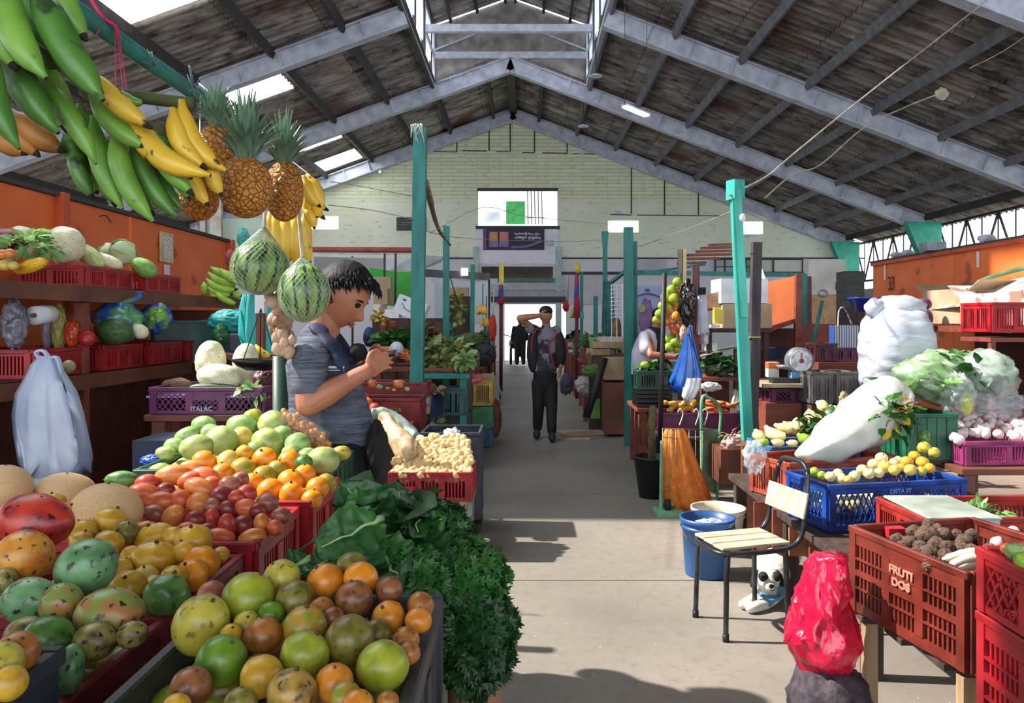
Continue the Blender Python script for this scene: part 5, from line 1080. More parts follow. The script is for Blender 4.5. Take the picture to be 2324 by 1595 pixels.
bm = BM(); ell(bm, (h.x + .15, YD + .28, .12), (.12, .13, .11), u=20, v=12, fn=lambda d: 1 + .05 * nz(d, 3)); kid('coat', bm, M('pale_blue_dog_coat', 'a8c0cc', '7c9cac', rough=.8), dog, True)
# ------------------------------------------------------------------ right side of the aisle: chair, crates, sacks
grey_tube = M('worn_grey_tube', '4a4c52', '2c2d31', rough=.35, metal=.5, scale=9)
slat_m = M('weathered_cream_slat', 'cdc2a8', 'a89a80', rough=.7, scale=4, stretch=(1.2, 8, 3), bs=.3)
ch = thing('metal_chair', 'low tubular steel chair with cream wooden slats standing in the aisle', 'chair', (1.08, 3.93, 0))
A, B_, C_, D_ = Vector((.87, 4.03, 0)), Vector((.945, 3.72, 0)), Vector((1.20, 4.13, 0)), Vector((1.275, 3.83, 0)); up = Vector((0, 0, 1)); sz = .405
for a, nm in ((A, 'front far'), (B_, 'front near')):
    top = a + up * (sz - .03) + (a - (A + B_ + C_ + D_) / 4) * -.06
for p, q in ((A, B_), (C_, D_)):
    m1 = p.lerp(q, .06) + up * sz; m2 = q.lerp(p, .06) + up * sz
for a in (A, B_, C_, D_):
    cc = (A + B_ + C_ + D_) / 4; tp = a.lerp(cc, .06) + up * (sz - .035); tp2 = a.lerp(cc, .14) + up * (sz - .008)
    bm = BM(); tube(bm, spline([a + up * .002, a + up * .02, tp, tp2], 4), .0125, 10); kid('leg', bm, grey_tube, ch, True)
    bm = BM(); tube(bm, [a, a + up * .035], .0155, 10); kid('foot_cap', bm, M('black_rubber', '151515', '0c0c0c'), ch, True)
# seat loop that rises at the back into the backrest
x = (C_ - A).normalized(); y = (B_ - A).normalized()
fr = [C_ + up * (sz + .36) + x * .13 - y * -.03, C_ + up * (sz + .20) + x * .10, C_ + up * (sz + .05) + x * .07, C_ + up * sz - x * .02, A + up * sz + x * .08, A + up * sz - x * .02 + y * .05, B_ + up * sz - x * .02 - y * .05, B_ + up * sz + x * .08, D_ + up * sz - x * .02, D_ + up * (sz + .05) + x * .07, D_ + up * (sz + .20) + x * .10, D_ + up * (sz + .36) + x * .13 - y * .03]
bm = BM(); tube(bm, spline(fr, 5), .0125, 10); tube(bm, spline([fr[0], fr[0] + up * .035 + y * .05, fr[-1] + up * .035 - y * .05, fr[-1]], 5), .0125, 10); kid('frame', bm, grey_tube, ch, True)
bm = BM(); tube(bm, [A + up * sz + x * .02, B_ + up * sz + x * .02], .009, 8); tube(bm, [C_ + up * sz, D_ + up * sz], .009, 8); kid('cross_rail', bm, grey_tube, ch, True)
for i in range(3):
    a = A.lerp(B_, .18 + .31 * i) + up * (sz + .02); b = C_.lerp(D_, .18 + .31 * i) + up * (sz + .02); bm = BM(); bar(bm, a - x * .01, b + x * .02, .088, .014); kid('seat_slat', bm, slat_m, ch, bev=.004)
bk = (fr[1] + fr[10]) / 2 + x * -.012; bm = BM(); R = Matrix((y, x, up)).transposed() @ Matrix.Rotation(math.radians(-12), 3, 'X'); box(bm, bk, (.35, .012, .125), R); kid('backrest', bm, slat_m, ch, bev=.004)

def bucket(label, px, base, rim_y, half, Y, mt, lip=True, inner=None, group=None):
    cx = P(px, 0, Y).x; r = half * Y / F; h = EYE - (rim_y - CY) * Y / F; t = thing('bucket', label, 'bucket', (cx, Y, 0), group=group); bm = BM()
    pr = [(0, .012), (r * .80, .0), (r * .83, .01), (r * .93, h * .80), (r * 1.0, h * .82), (r * 1.0, h * .85), (r * .95, h * .86), (r * .96, h * .91), (r * 1.02, h * .92), (r * 1.03, h), (r * .97, h), (r * .9, h * .8), (r * .79, .02), (0, .02)] if lip else [(0, 0), (r * .78, 0), (r, h * .97), (r * 1.05, h * .97), (r * 1.05, h), (r * .96, h), (r * .75, .03), (0, .03)]
    lathe(bm, pr, 36, (cx, Y, 0)); kid('pail', bm, mt, t, True)
    bm = BM(); tube(bm, spline([(cx - r * 1.03, Y, h * .88), (cx - r * .7, Y - r * .85, h * .62), (cx + r * .7, Y - r * .85, h * .60), (cx + r * 1.03, Y, h * .88)], 6), .003, 6); kid('handle', bm, grey_tube, t, True); return t
bl = M('blue_bucket_plastic', '2c5f9e', '1f4678', rough=.4, scale=3)
bucket('blue plastic bucket beside the chair seat', 1605, 0, 1172, 60, 4.72, bl)
bucket('dirty white bucket behind the blue one', 1630, 0, 1150, 60, 5.2, M('white_bucket_plastic', 'dcd8c8', 'b0a890', rough=.5, scale=3))
blob('plastic_rag', 'grey plastic bag stuffed in the blue bucket', 'bag', 1618, 1196, 40, 18, 4.72, M('white_bag_grey', 'b0b0bc', '8c8c9c', rough=.3, coat=.3), .25, 3, 2, dep=.09)
bm = BM(); x0 = P(1482, 0, 6.75).x; pl = thing('planter', 'black bucket planter with a dry plant stem at the stall corner', 'planter', (x0, 6.8, 0)); h0 = .35
lathe(bm, [(0, 0), (.11, 0), (.155, h0 * .95), (.17, h0 * .95), (.17, h0), (.15, h0), (.11, .03), (0, .03)], 28, (x0, 6.8, 0)); kid('pot', bm, M('black_plastic', '22252a', '16181c', rough=.5), pl, True)
bm = BM(); lathe(bm, [(0, .29), (.148, .285)], 20, (x0, 6.8, 0)); kid('soil', bm, M('soil', '3a2c20', '241a12', rough=.9), pl)
bm = BM(); tube(bm, spline([(x0, 6.8, .28), (x0 - .01, 6.8, .5), (x0 + .01, 6.8, .78)], 5), [.035, .04, .03, .035, .028, .03] * 2, 9); kid('stem', bm, M('mossy_stem', '6c6440', '3e3c26', rough=.9, scale=14, bs=.6), pl, True)

# green hand cart with the orange sack
Yc = 6.3
def qc(px, py, dy=0.0): return P(px, py, Yc + dy)
ct = thing('hand_cart', 'pale green hand cart with a wire basket beside the dark planter', 'cart', (qc(1560, 0).x, Yc, 0)); gc = M('pale_green_cart_paint', '7cbc94', '5c9c78', rough=.5, scale=6)
for pts in ([(1594, 1165, .25), (1592, 1000, .25), (1592, 912, .25), (1600, 897, .28)], [(1626, 1165, .45), (1632, 1000, .45), (1634, 925, .45), (1600, 897, .28)], [(1500, 1168, -.05), (1500, 1080, -.05), (1502, 1000, -.05)]):
    bm = BM(); tube(bm, spline([qc(*p) for p in pts], 5), .013, 8); kid('upright', bm, gc, ct, True)
bm = BM()
for i in range(7): a = 1504 + i * 15; tube(bm, [qc(a, 972 + i * 1.0, -.12 + .05 * i), qc(a, 1120, -.12 + .05 * i)], .0035, 5)
for yy in (972, 992, 1076, 1110): tube(bm, [qc(1503, yy, -.12), qc(1596, yy + 3, .22)], .0035, 5)
kid('wire_basket', bm, M('wire_pale', 'a8a890', '7c7c68', rough=.4, metal=.4), ct, True)
bm = BM(); box(bm, qc(1518, 1163, -.1), (.22, .26, .03)); box(bm, (qc(1560, 0).x, Yc + .12, .06), (.36, .3, .03)); kid('base_plate', bm, gc, ct)
for dx, dy in ((1512, -.05), (1612, .34)): bm = BM(); tube(bm, [(qc(dx, 0).x - .02, Yc + dy, .05), (qc(dx, 0).x + .02, Yc + dy, .05)], .05, 16); kid('wheel', bm, M('black_rubber'), ct, True)
bm = BM(); a = [qc(1595, 970, .3), qc(1630, 975, .48), qc(1627, 1120, .48), qc(1595, 1110, .3)]; poly(bm, a, .01, (0, 1, 0)); tag(mk('green_net_sack', bm, M('green_net', '8cac94', '5c7c64', rough=.6, alpha=.8)), 'green net sack tied behind the frame of the hand cart', 'sack')
orange_s = M('orange_mesh_sack', 'e8872c', 'c86c1c', rough=.6, scale=22, stretch=(1, 1, 1), bs=.3)
hanging_bag('orange_sack', 'big orange mesh sack standing in the hand cart basket', [(1512, 1552, 972), (1506, 1562, 990), (1503, 1580, 1040), (1503, 1600, 1090), (1506, 1614, 1130), (1520, 1608, 1158)], Yc + .05, .18, orange_s, 3)
bm = BM(); box(bm, (qc(1672, 0).x, 5.75, .32), (.22, .5, .64), Matrix.Rotation(-.25, 3, 'Z')); tag(mk('wooden_box', bm, board_brown, bev=.005), 'tall brown wooden box left of the leaning teal post foot', 'box')

# teal posts
def post(name, label, p0, p1, Y0, w_, mt, dY=0, top=None, rz=0, cat='post'):
    """post from a floor point to a top point, both as seen"""
    t = thing(name, label, cat, (P(p0, 0, Y0).x, Y0, 0)); a = Vector((P(p0, 0, Y0).x, Y0, 0)); b = P(p1[0], p1[1], Y0 + dY)
    bm = BM(); bar(bm, a, b, w_, w_, rz); kid('post', bm, mt, t); return t, a, b
t, a, b = post('teal_post', 'leaning light teal post rising right behind the chair', 1706, (1669, 425), 5.75, .07, teal_l)
bm = BM(); box(bm, b + Vector((0, 0, -.02)), (.09, .10, .14), Matrix.Rotation(.4, 3, 'Z')); kid('cap_block', bm, teal_l, t); bm = BM(); bar(bm, a.lerp(b, .62) + Vector((.012, -.03, 0)), a.lerp(b, .99) + Vector((.006, -.02, 0)), .078, .05); kid('splice_plate', bm, teal_l, t)
for z, lb in ((.24, 'strap'),): bm = BM(); q = a.lerp(b, .045); tube(bm, [q + Vector((-.05, -.05, 0)), q + Vector((.05, -.05, .005))], .008, 6); tube(bm, [q + Vector((0, -.055, 0)), q + Vector((.02, -.06, -.09))], .006, 6); kid('tie', bm, teal_l, t, True)
t, a, b = post('dark_timber_post', 'dark weathered timber post beside the leaning teal post', 1704, (1717, 550), 6.6, .075, M('dark_timber', '4a444a', '302c30', rough=.8, scale=4, stretch=(5, 5, .5)))
bm = BM(); q = P(1711, 765, 6.56); box(bm, q, (.09, .09, .008)); kid('band', bm, M('yellow_band', 'b8a84c'), t)
lampm = M('lit_white_lamp', 'ffffff', 'ffffff', rough=.4, bs=0, emit=('ffffff', 1.4))
t = thing('ceiling_lamp', 'lit tube lamp under the dark right roof slope', 'lamp', P(1443, 252, 15)); bm = BM(); bar(bm, P(1418, 241, 15.0), P(1468, 262, 15.6), .13, .05); kid('tube', bm, lampm, t)
bm = BM(); bar(bm, P(1418, 238, 15.0), P(1468, 259, 15.6), .17, .03); kid('housing', bm, st, t); bm = BM()
for (pa, pb) in ((1418, 241), (1468, 262)): q = P(pa, pb - 3, 15 if pa < 1430 else 15.6); tube(bm, [q, Vector((q.x, q.y, roofz(q.x) + .1))], .006, 5)
kid('suspension_rod', bm, dk, t)
for (px, py, Y, lb) in ((1352, 172, 20, 'small round lamp hanging at the end of the lantern frame'), (1324, 286, 24.5, 'small round lamp hanging low below the dark slope')):
    t = thing('pendant_lamp', lb, 'lamp', P(px, py, Y), group='small pendant lamps'); bm = BM(); lathe(bm, [(0, .06), (.05, .05), (.17, 0), (.17, -.02), (0, -.02)], 20, P(px, py, Y)); kid('shade', bm, M('lamp_shade_pale', 'dce4f0', 'b8c0cc', rough=.3), t, True); q = P(px, py, Y); bm = BM(); tube(bm, [q, Vector((q.x, q.y, roofz(q.x) + .1))], .012, 5); kid('cord', bm, dk, t)
t = thing('work_lamp', 'white plastic lamp bag wired to the light teal post', 'lamp', P(1690, 500, 5.8)); bm = BM(); ell(bm, P(1684, 494, 5.7), (.025, .025, .035), u=14, v=10); kid('shade', bm, M('white_paper'), t, True)
bm = BM(); tube(bm, [P(1683, 482, 5.72), P(1672, 470, 5.75)], .004, 5); kid('cord', bm, M('black_cable'), t)
# wires strung across the hall
wire = M('pale_wire', 'a8a496', '7c7a70', rough=.6)
for i, (pts, r_, lb) in enumerate([([(1655, 443, 5.7), (1740, 400, 6.3), (1800, 350, 6.6), (1960, 220, 7.2), (2240, 0, 7.6), (2260, -20, 7.7)], .007, 'thick pale wire rising from the light teal post to the upper roof'),
     ([(1735, 450, 9), (1800, 395, 9), (1860, 375, 9), (1960, 290, 9), (2050, 245, 9), (2130, 213, 9)], .009, 'pale wire ending in the small hanging cloth under the roof'), ([(2200, 155, 9), (2270, 120, 9), (2330, 80, 9)], .006, 'short wire end in the upper corner under the roof'),
     ([(1450, 560, 9.6), (1560, 520, 8), (1660, 480, 6)], .004, 'thin wire between the paired teal posts and the leaning post'), ([(975, 530, 7.5), (1100, 470, 10), (1200, 492, 12), (1400, 510, 13.5)], .004, 'thin wire sagging across the gable window'),
     ([(750, 412, 5), (830, 425, 6), (950, 448, 7)], .003, 'upper thin wire running to the tall teal post'), ([(745, 465, 5), (850, 478, 6), (945, 500, 7)], .003, 'lower thin wire running to the tall teal post'), ([(940, 515, 7), (1050, 540, 10), (1270, 548, 13), (1370, 545, 14)], .004, 'low thin wire crossing below the banner')]):
    ptube('overhead_wire', lb, 'wire', pts, r_, wire, n=6, seg=6)
t = thing('hanging_cloth', 'small pale rag hanging on the wire under the roof', 'cloth', P(2138, 212, 9)); bm = BM(); ell(bm, P(2138, 213, 9), (.08, .02, .07), fn=lambda d: 1 + .4 * nz(d, 2)); kid('rag', bm, M('pale_rag', 'b4ac9c', '8c8476'), t, True)

# crates of the near right stall
b2 = thing('crate_stand', 'rough pale timber stand under the big terracotta potato crate', 'stand', (1.57, 2.8, 0))
Ry = Matrix.Rotation(math.radians(12.7), 3, 'Z'); cen = Vector((1.575, 2.80, 0))
for sx in (-.23, .23):
    for sy in (-.24, .24): bm = BM(); box(bm, cen + Ry @ Vector((sx, sy, .19)), (.045, .045, .38)); kid('leg', bm, wood_pale, b2)
for sy in (-.2, 0, .2): bm = BM(); box(bm, cen + Ry @ Vector((0, sy, .393)), (.55, .13, .02)); kid('slat', bm, wood_dark, b2)
for z in (.08, .15): bm = BM(); box(bm, cen + Ry @ Vector((.05, -.3, z)), (.5, .10, .02)); kid('lower_slat', bm, wood_pale, b2)
TC = '7c3226'
pc = crate('big terracotta crate of muddy potatoes with raised lettering nearest the chair', TC, .595, .56, .32, (1.575, 2.80, .405), math.radians(102.7), 'tall', 'tall_crate')
for s, z in (('FRUTI', .228), ('DOS', .186)): lettering(s, .038, M('worn_pale_plastic', 'c48c78', 'a8604c'), pc, (0, .283, z), (PI / 2, 0, PI), depth=.002, bold=.0015, sx=1.2)
pot = [(2110, 1192, 18), (2103, 1216, 27), (2074, 1207, 19), (2065, 1233, 21), (2036, 1224, 17), (2142, 1212, 17), (2170, 1214, 16), (2187, 1229, 20), (2125, 1236, 20), (2089, 1242, 17), (2108, 1253, 22), (2182, 1248, 20), (2098, 1268, 20), (2047, 1240, 15), (2077, 1257, 16), (2150, 1240, 17), (2145, 1262, 18), (2060, 1254, 14), (2205, 1212, 15), (2128, 1200, 13), (2205, 1250, 16)]
heap([(x_, y_, r_, r_ * rnd.uniform(.78, .98), rnd.uniform(-40, 40), 'pt') for x_, y_, r_ in pot], 'tuber', 'potato', 'potato', 'vegetable', '~the terracotta crate', (1190, 2.98), (1270, 2.70), 'muddy potatoes in the terracotta crate', squash=.85, stem=False, ylim=(2.62, 3.02))
filler('potato', 'tuber', (6, 6), 1.36, 1.80, 2.60, 3.02, .62, .042, ['pt'], 'muddy potato buried in the lower layer of the terracotta crate', 'vegetable', 'buried potatoes')
wr_ = M('white_root_skin', 'e0d4c0', 'b8a488', rough=.6, scale=5)
for i, pts in enumerate([[(2150, 1288), (2190, 1268), (2235, 1262)], [(2160, 1298), (2200, 1284), (2250, 1270)], [(2175, 1302), (2215, 1294), (2262, 1280)], [(2140, 1270), (2180, 1258), (2225, 1250)]]):
    o = ptube('white_root', '%s long white root lying on the potatoes toward the red crates' % ['lowest', 'second lowest', 'thickest', 'topmost'][i], 'root', [(x_, y_, 2.62 + .02 * i) for x_, y_ in pts], [.008, .014, .016, .010], wr_, group='white roots on the potatoes', n=5)
pbox('red_box_piece', 'small red plastic piece lying in the potato crate corner', 'plastic piece', (2018, 1200, 2058, 1222), 3.0, .05, M('bright_red_plastic', 'c83038', 'a02028', rough=.4))
blob('root_hairs', 'tangle of dry brown roots among the potatoes', 'roots', 2120, 1282, 24, 16, 2.62, M('dry_root', '7c6048', '4c3828', rough=.9, scale=25, bs=.8), .4, 4)
# red crates stacked in the near corner
stnd = table('low dark table under the stacked red crates in the corner', 1.26, 1.86, 1.55, 2.24, .385, wood_dark, name='low_table')
crate('lower red crate of the corner stack with vertical slots', CRD, .60, .62, .315, (1.56, 1.90, .387), PI / 2, 'tall', 'stacked_crate')
crate('upper red crate of the corner stack with diamond mesh and tomatoes', 'c0262e', .60, .62, .175, (1.56, 1.90, .704), PI / 2, 'diamond', 'stacked_crate')
heap([(2304, 1252, 22, 'pl'), (2322, 1272, 20, 'lm'), (2285, 1246, 14, 'so'), (2335, 1245, 20, 'r')], 'lulo', 'green_tomato', 'tomato', 'vegetable', '~the upper red crate', (1240, 2.12), (1275, 2.0), 'tomatoes in the upper red crate', ylim=(1.95, 2.15), stem=False)
filler('green_tomato', 'lulo', (5, 5), 1.32, 1.82, 1.65, 2.15, .84, .04, ['pl', 'lm', 'so'], 'tomato buried in the lower layer of the upper red crate', 'vegetable', 'buried tomatoes')
# wide tables behind
table('long dark table under the blue and terracotta crates behind the chair', 1.40, 2.72, 3.28, 5.45, .46, wood_dark, name='dark_table', mid=True)
crate('wide red crate of green beans behind the potato crate', 'a83028', .84, .42, .225, (2.06, 3.50, .462), math.radians(3), 'slot', 'wide_crate')
crate('second wide red crate further along with white radishes', 'a83028', .5, .40, .225, (2.44, 3.1, .40), 0, 'slot', 'wide_crate')
table('low table under the second wide red crate', 2.16, 2.75, 2.88, 3.26, .398, wood_dark, name='low_table')
bm = BM(); box(bm, (1.81, 3.46, .692), (.30, .42, .012)); box(bm, (1.81, 3.27, .655), (.30, .01, .08)); tag(mk('plastic_sheet', bm, M('grey_plastic_sheet', 'b4bcb4', '8c968c', rough=.3), bev=.004), 'grey translucent plastic folded over the wide red crate corner', 'sheet')
foliage('bean_bundle', 'bundle of green beans and leaves in the wide red crate', 'beans', P(2215, 1170, 3.5), (.16, .10, .03), 60, .07, M('bean_green', '8cb46c', '5c8c44', rough=.5), 5, wd=.16)
for i, (x_, y_, r_) in enumerate([(2290, 1222, 18), (2262, 1232, 14), (2315, 1226, 16), (2300, 1205, 12)]): pfruit('radish', 'onion', x_, y_, r_, r_, 3.0, 'wy', 'radish', ['large white radish beside the corner of the stacked crates', 'white radish lowest over the potato crate rim', 'white radish cut by the picture edge', 'small white radish on top of the others'][i], 30 * i, mat=M('radish_skin', 'e8d8dc', 'd4a4b0', rough=.4))
CB2 = '1c48a0'
bc = crate('deep blue crate of cream and yellow fruit right behind the chair back', CB2, .80, .40, .235, (1.49 + .40 * math.cos(.21) - .20 * math.sin(.21), 3.89 + .40 * math.sin(.21) + .20 * math.cos(.21), .462), .21, 'diamond', 'blue_crate')
lettering('DISTA ST', .03, M('pale_blue_print', '7c9cd8', '5c7cb8'), bc, (0, -.206, .19), (PI / 2, 0, 0), bold=.001)
heap([(1957, 1066, 13, 'wy'), (1983, 1054, 14, 'wy'), (2001, 1040, 14, 'wy'), (2008, 1058, 15, 'ye'), (2029, 1050, 11, 'wy'), (2039, 1044, 10, 'wy'), (2030, 1066, 13, 'ye'), (2046, 1060, 10, 'y'), (2058, 1048, 14, 'y'), (2075, 1035, 13, 'y'), (2066, 1066, 14, 'ye'), (2094, 1050, 15, 'y'),
      (2097, 1016, 15, 'yo'), (2120, 1027, 13, 'yo'), (2092, 1068, 11, 'yo'), (1884, 1081, 12, 'wy'), (1901, 1076, 13, 'wy'), (1910, 1086, 13, 'wy'), (1939, 1080, 13, 'wy'), (1972, 1074, 13, 'wy'), (1848, 1070, 11, 'lm'), (1995, 1072, 12, 'wy'), (2110, 1062, 12, 'y'), (1925, 1088, 10, 'ye'), (1865, 1078, 10, 'yg')],
     'lulo', 'guava', 'round fruit', 'fruit', '~the deep blue crate', (1016, 4.42), (1088, 4.05), 'cream and yellow fruit in the deep blue crate', squash=.88, ylim=(3.98, 4.5))
filler('guava', 'lulo', (9, 4), 1.50, 2.14, 4.02, 4.32, .56, .045, ['wy', 'ye', 'yg'], 'cream fruit buried in the lower layer of the deep blue crate', 'fruit', 'buried cream fruit')
crate('terracotta crate with a tilted bag of radishes behind the blue crate', 'b4543c', .80, .38, .23, (1.508 + .4 * .94 - .19 * .34, 4.53 + .4 * .34 + .19 * .94, .462), .35, 'slot', 'terracotta_crate')
crate('light blue crate under the cream plantains beside the teal post', '3c7cb4', .60, .40, .25, (1.83, 5.22, .462), .1, 'slot', 'light_blue_crate')
clear = M('clear_bag_film', 'e8f0f0', 'd0dce0', rough=.15, scale=6, bs=.5, bd=.02, alpha=.3, coat=.6)
thin = M('thin_bag_film', 'e8f0f0', 'd0dce0', rough=.12, scale=6, bs=.4, alpha=.10, coat=.5)
bunch('plantain_heap', 'heap of cream and green plantains on the light blue crate', 'plantains', P(1820, 980, 4.9), [
 (1737, 966, 1790, 986, 24, .22, ban_c, 4.95, 4.85), (1757, 962, 1806, 968, 20, .18, ban_c, 5.0, 4.95), (1776, 958, 1832, 952, 24, .30, ban_c, 5.05, 5.0), (1836, 930, 1858, 964, 24, .12, ban_c, 5.1, 5.0), (1852, 912, 1876, 940, 22, -.15, ban_c, 5.2, 5.15), (1884, 920, 1924, 938, 22, .16, ban_c, 5.2, 5.1),
 (1808, 948, 1812, 978, 15, .1, ban_c, 4.95, 4.9), (1714, 974, 1740, 996, 22, .18, ban_c, 4.9, 4.85), (1722, 996, 1748, 1004, 16, .1, ban_l, 4.85, 4.85), (1750, 1000, 1782, 1002, 15, .12, ban_c, 4.8, 4.8), (1784, 1004, 1812, 1002, 14, .1, ban_c, 4.8, 4.8),
 (1810, 985, 1858, 1002, 22, .12, ban_l, 4.85, 4.85), (1850, 940, 1880, 960, 20, .12, ban_c, 5.1, 5.1), (1856, 966, 1900, 985, 20, .1, ban_d, 5.0, 5.0), (1866, 950, 1930, 958, 20, .12, ban_l, 5.1, 5.1), (1830, 975, 1880, 990, 18, .1, ban_g, 4.95, 4.95), (1940, 970, 1900, 940, 18, .1, ban_d, 5.2, 5.2)], 5.0)
foliage('plantain_leaves', 'dark green leaves tucked among the cream plantains', 'leaves', P(1885, 978, 4.95), (.20, .08, .08), 60, .11, green2, 8)
heapc = [(1930, 935, 20), (1915, 905, 16), (1945, 915, 18)]
for i, (x_, y_, r_) in enumerate(heapc): blob('dried_corn_husk', ['dry corn husk at the top of the plantain heap', 'small dry corn husk beside the grey crate', 'dry corn husk touching the white sack'][i], 'husk', x_, y_, r_ * .6, r_, 5.3, M('dry_husk', 'b4a47c', '7c6c4c', rough=.9, scale=12, bs=.6), .3, 3, i)
blob('clear_bag', 'knotted clear plastic bag on the light blue crate corner by the post', 'bag', 1712, 1035, 24, 36, 4.75, clear, .3, 2.5, 3)
# white tilted bag with radishes
bagw = M('white_translucent_bag', 'e0e2da', 'b8c0b4', rough=.25, scale=5, bs=.5, bd=.03, coat=.4)
t = thing('radish_bag', 'tilted white plastic bag of leafy radishes in the terracotta crate', 'bag', P(1960, 960, 4.75)); bm = BM()
tube(bm, spline([P(1815, 1036, 4.62), P(1868, 1012, 4.66), P(1950, 960, 4.72), P(2010, 915, 4.8), P(2030, 885, 4.9)], 6), [.02, .03, .045, .06, .075, .09, .11, .125, .135, .145, .15, .155, .16, .165, .17, .17, .17, .165, .16, .15, .14, .12, .10, .08, .05], 24)
for v in bm.verts: v.co += Vector((nz(v.co, 9), nz(v.co, 9, 4), nz(v.co, 9, 8))) * .028
kid('body', bm, bagw, t, True); foliage('', '', '', P(2020, 955, 4.62), (.14, .06, .13), 70, .08, green1, 12, part='leaves', parent=t); foliage('', '', '', P(2040, 945, 4.6), (.10, .04, .10), 20, .07, M('yellow_leaf', 'd8b83c', 'b8982c'), 15, part='yellow_leaves', parent=t)
# the big white sack and leafy bags
sackm = M('white_woven_sack', 'cccfd8', 'a8adbc', rough=.55, scale=4, stretch=(1, 1, 3), bs=.5, bd=.03)
def big_sack(d): return (1.0 + .05 * nz(d, 2, 3) + .035 * math.sin(d.z * 26 + 3 * nz(d, 2)) * .5) * (1 if d.z < .5 else 1) * (1.0 / max(.62, (abs(d.x) ** 3 + abs(d.y) ** 3 + abs(d.z) ** 3) ** (1 / 3))) * .90
sk = blob('woven_sack', 'huge bulging white sack standing upright behind the leafy bags', 'sack', 2034, 806, 84, 122, 6.15, sackm, fn=big_sack, dep=.30, u=56, v=48, parts='body')
bm = BM(); ell(bm, P(2040, 700, 6.15), (.19, .17, .10), fn=lambda d: 1 + .3 * nz(d, 3)); ell(bm, P(1985, 700, 6.1), (.07, .06, .08), fn=lambda d: 1 + .3 * nz(d, 3, 4)); kid('tied_neck', bm, sackm, sk, True)
leafbag = M('leaf_filled_bag', '6c8c5c', 'b4c8ac', rough=.2, scale=5, stretch=(1, 1, 2.5), bs=.5, bd=.03, coat=.5, lo=.42, hi=.62)
for i, (x_, y_, rx, ry, Y, ang, lb) in enumerate([(2180, 840, 118, 46, 5.75, -6, 'long clear bag packed with green leaves lying on top of the bags'), (2120, 870, 90, 46, 5.5, -20, 'clear bag of pale green leaves below the long one'), (2236, 850, 58, 52, 5.6, 0, 'round clear bag of dark leaves over the garlic'), (2010, 890, 50, 34, 5.6, -30, 'small clear bag of leaves against the white sack')]):
    blob('leafy_bag', lb, 'bag', x_, y_, rx, ry, Y, leafbag, .12, 2.5, i + 3, dep=.2, u=36, v=24, ang=-ang)
    foliage('leaf_clump', 'green leaves pressed inside the ' + ['long clear bag', 'pale green leafy bag', 'round clear bag over the garlic', 'small leafy bag'][i], 'leaves', P(x_, y_, Y - .14), (rx * Y / F * .7, .03, ry * Y / F * .55), 24, .11, [green1, green3, green2, green1][i], 30 + i)
    if i > 1: blob('clear_film', 'clear film wrapped over the ' + ['long leafy bag', 'pale green leafy bag', 'round leafy bag above the garlic', 'small leafy bag'][i], 'film', x_, y_, rx * 1.05, ry * 1.08, Y - .02, clear, .16, 3.5, i + 13, dep=.25, u=30, v=22, ang=-ang)
blob('clear_bag', 'crumpled clear white bag between the leafy bags and the garlic', 'bag', 2170, 900, 34, 50, 5.35, clear, .3, 3, 5); blob('clear_bag', 'crumpled clear bag lying above the garlic crate', 'bag', 2255, 915, 66, 34, 5.5, clear, .3, 3, 6)
gourd('yellow-green cucumber upright in the crumpled clear bag', 2192, 916, 15, 28, 5.3, 0, M('cucumber_skin', 'd0cc4c', 'a8b040', rough=.4), name='cucumber', cat='cucumber')
crate('dark green crate between the radish bag and the garlic crate', '1f6a4c', .34, .4, .30, (P(2118, 0, 5.15).x, 5.35, .60), 0, 'solid', 'green_crate')
pbox('brown_plinth', 'brown box under the dark green crate', 'box', (2074, 985, 2168, 1055), 5.17, .38, wood_dark)
pfruit('avocado', 'mango', 2096, 992, 14, 18, 4.75, 'av', 'avocado', 'dark green avocado wedged behind the blue crate fruit', 0)
gt = table('brown table under the magenta garlic crate', 2.72, 3.75, 4.93, 6.6, .585, board_brown, name='brown_table')
crate('magenta crate heaped with garlic bulbs at the picture edge', 'a83c78', .86, .46, .155, (3.19, 5.28, .587), .09, 'slot', 'magenta_crate')
garl = M('garlic_skin', 'e8dcd8', 'c4a0a8', rough=.55, scale=4, stretch=(3, 3, .6)); rr = random.Random(4); n = 0
for i in range(58):
    px = rr.uniform(2165, 2340); py = rr.uniform(955, 1000) - (12 if 2190 < px < 2300 else 0); r_ = rr.uniform(9, 13)
    o = pfruit('garlic', 'onion', px, py, r_, r_ * .9, 5.05 + (1000 - py) * .008, 'wy', 'garlic', 'white garlic bulb heaped in the magenta crate', rr.uniform(-90, 90), 'garlic bulbs in the magenta crate', mat=garl)
    o.rotation_euler = (rr.uniform(-2, 2), rr.uniform(-2, 2), 0)
pfruit('lime', 'orange', 2030, 1000, 1, 1, 4.9, 'lm', 'fruit', 'tiny lime behind the radish bag')
# things past the white sack along the right wall
for (y0, y1, lb) in ((6.6, 9.4, 'near orange partition panel on the far side of the white sack'), (9.44, 11.6, 'orange partition panel with the painted number at its end')):
    t = thing('partition_panel', lb, 'partition', (5.12, (y0 + y1) / 2, 0)); bm = BM(); box(bm, (5.12, (y0 + y1) / 2, 1.18), (.04, y1 - y0, 2.36)); kid('panel', bm, orange_p, t); bm = BM(); box(bm, (5.10, (y0 + y1) / 2, 2.335), (.08, y1 - y0, .05)); kid('cap_rail', bm, orange_d, t)
    bm = BM(); box(bm, (5.13, (y0 + y1) / 2, 2.37), (.16, y1 - y0, .02)); kid('dark_trim', bm, M('dark_ledge'), t)
    if y0 > 9: lettering('33', .28, M('dark_paint_mark', '5c2c1c', '4c2418'), t, (5.085 - 5.12, 11.0 - (y0 + y1) / 2, 2.02), (PI / 2, 0, -PI / 2), sx=.7)
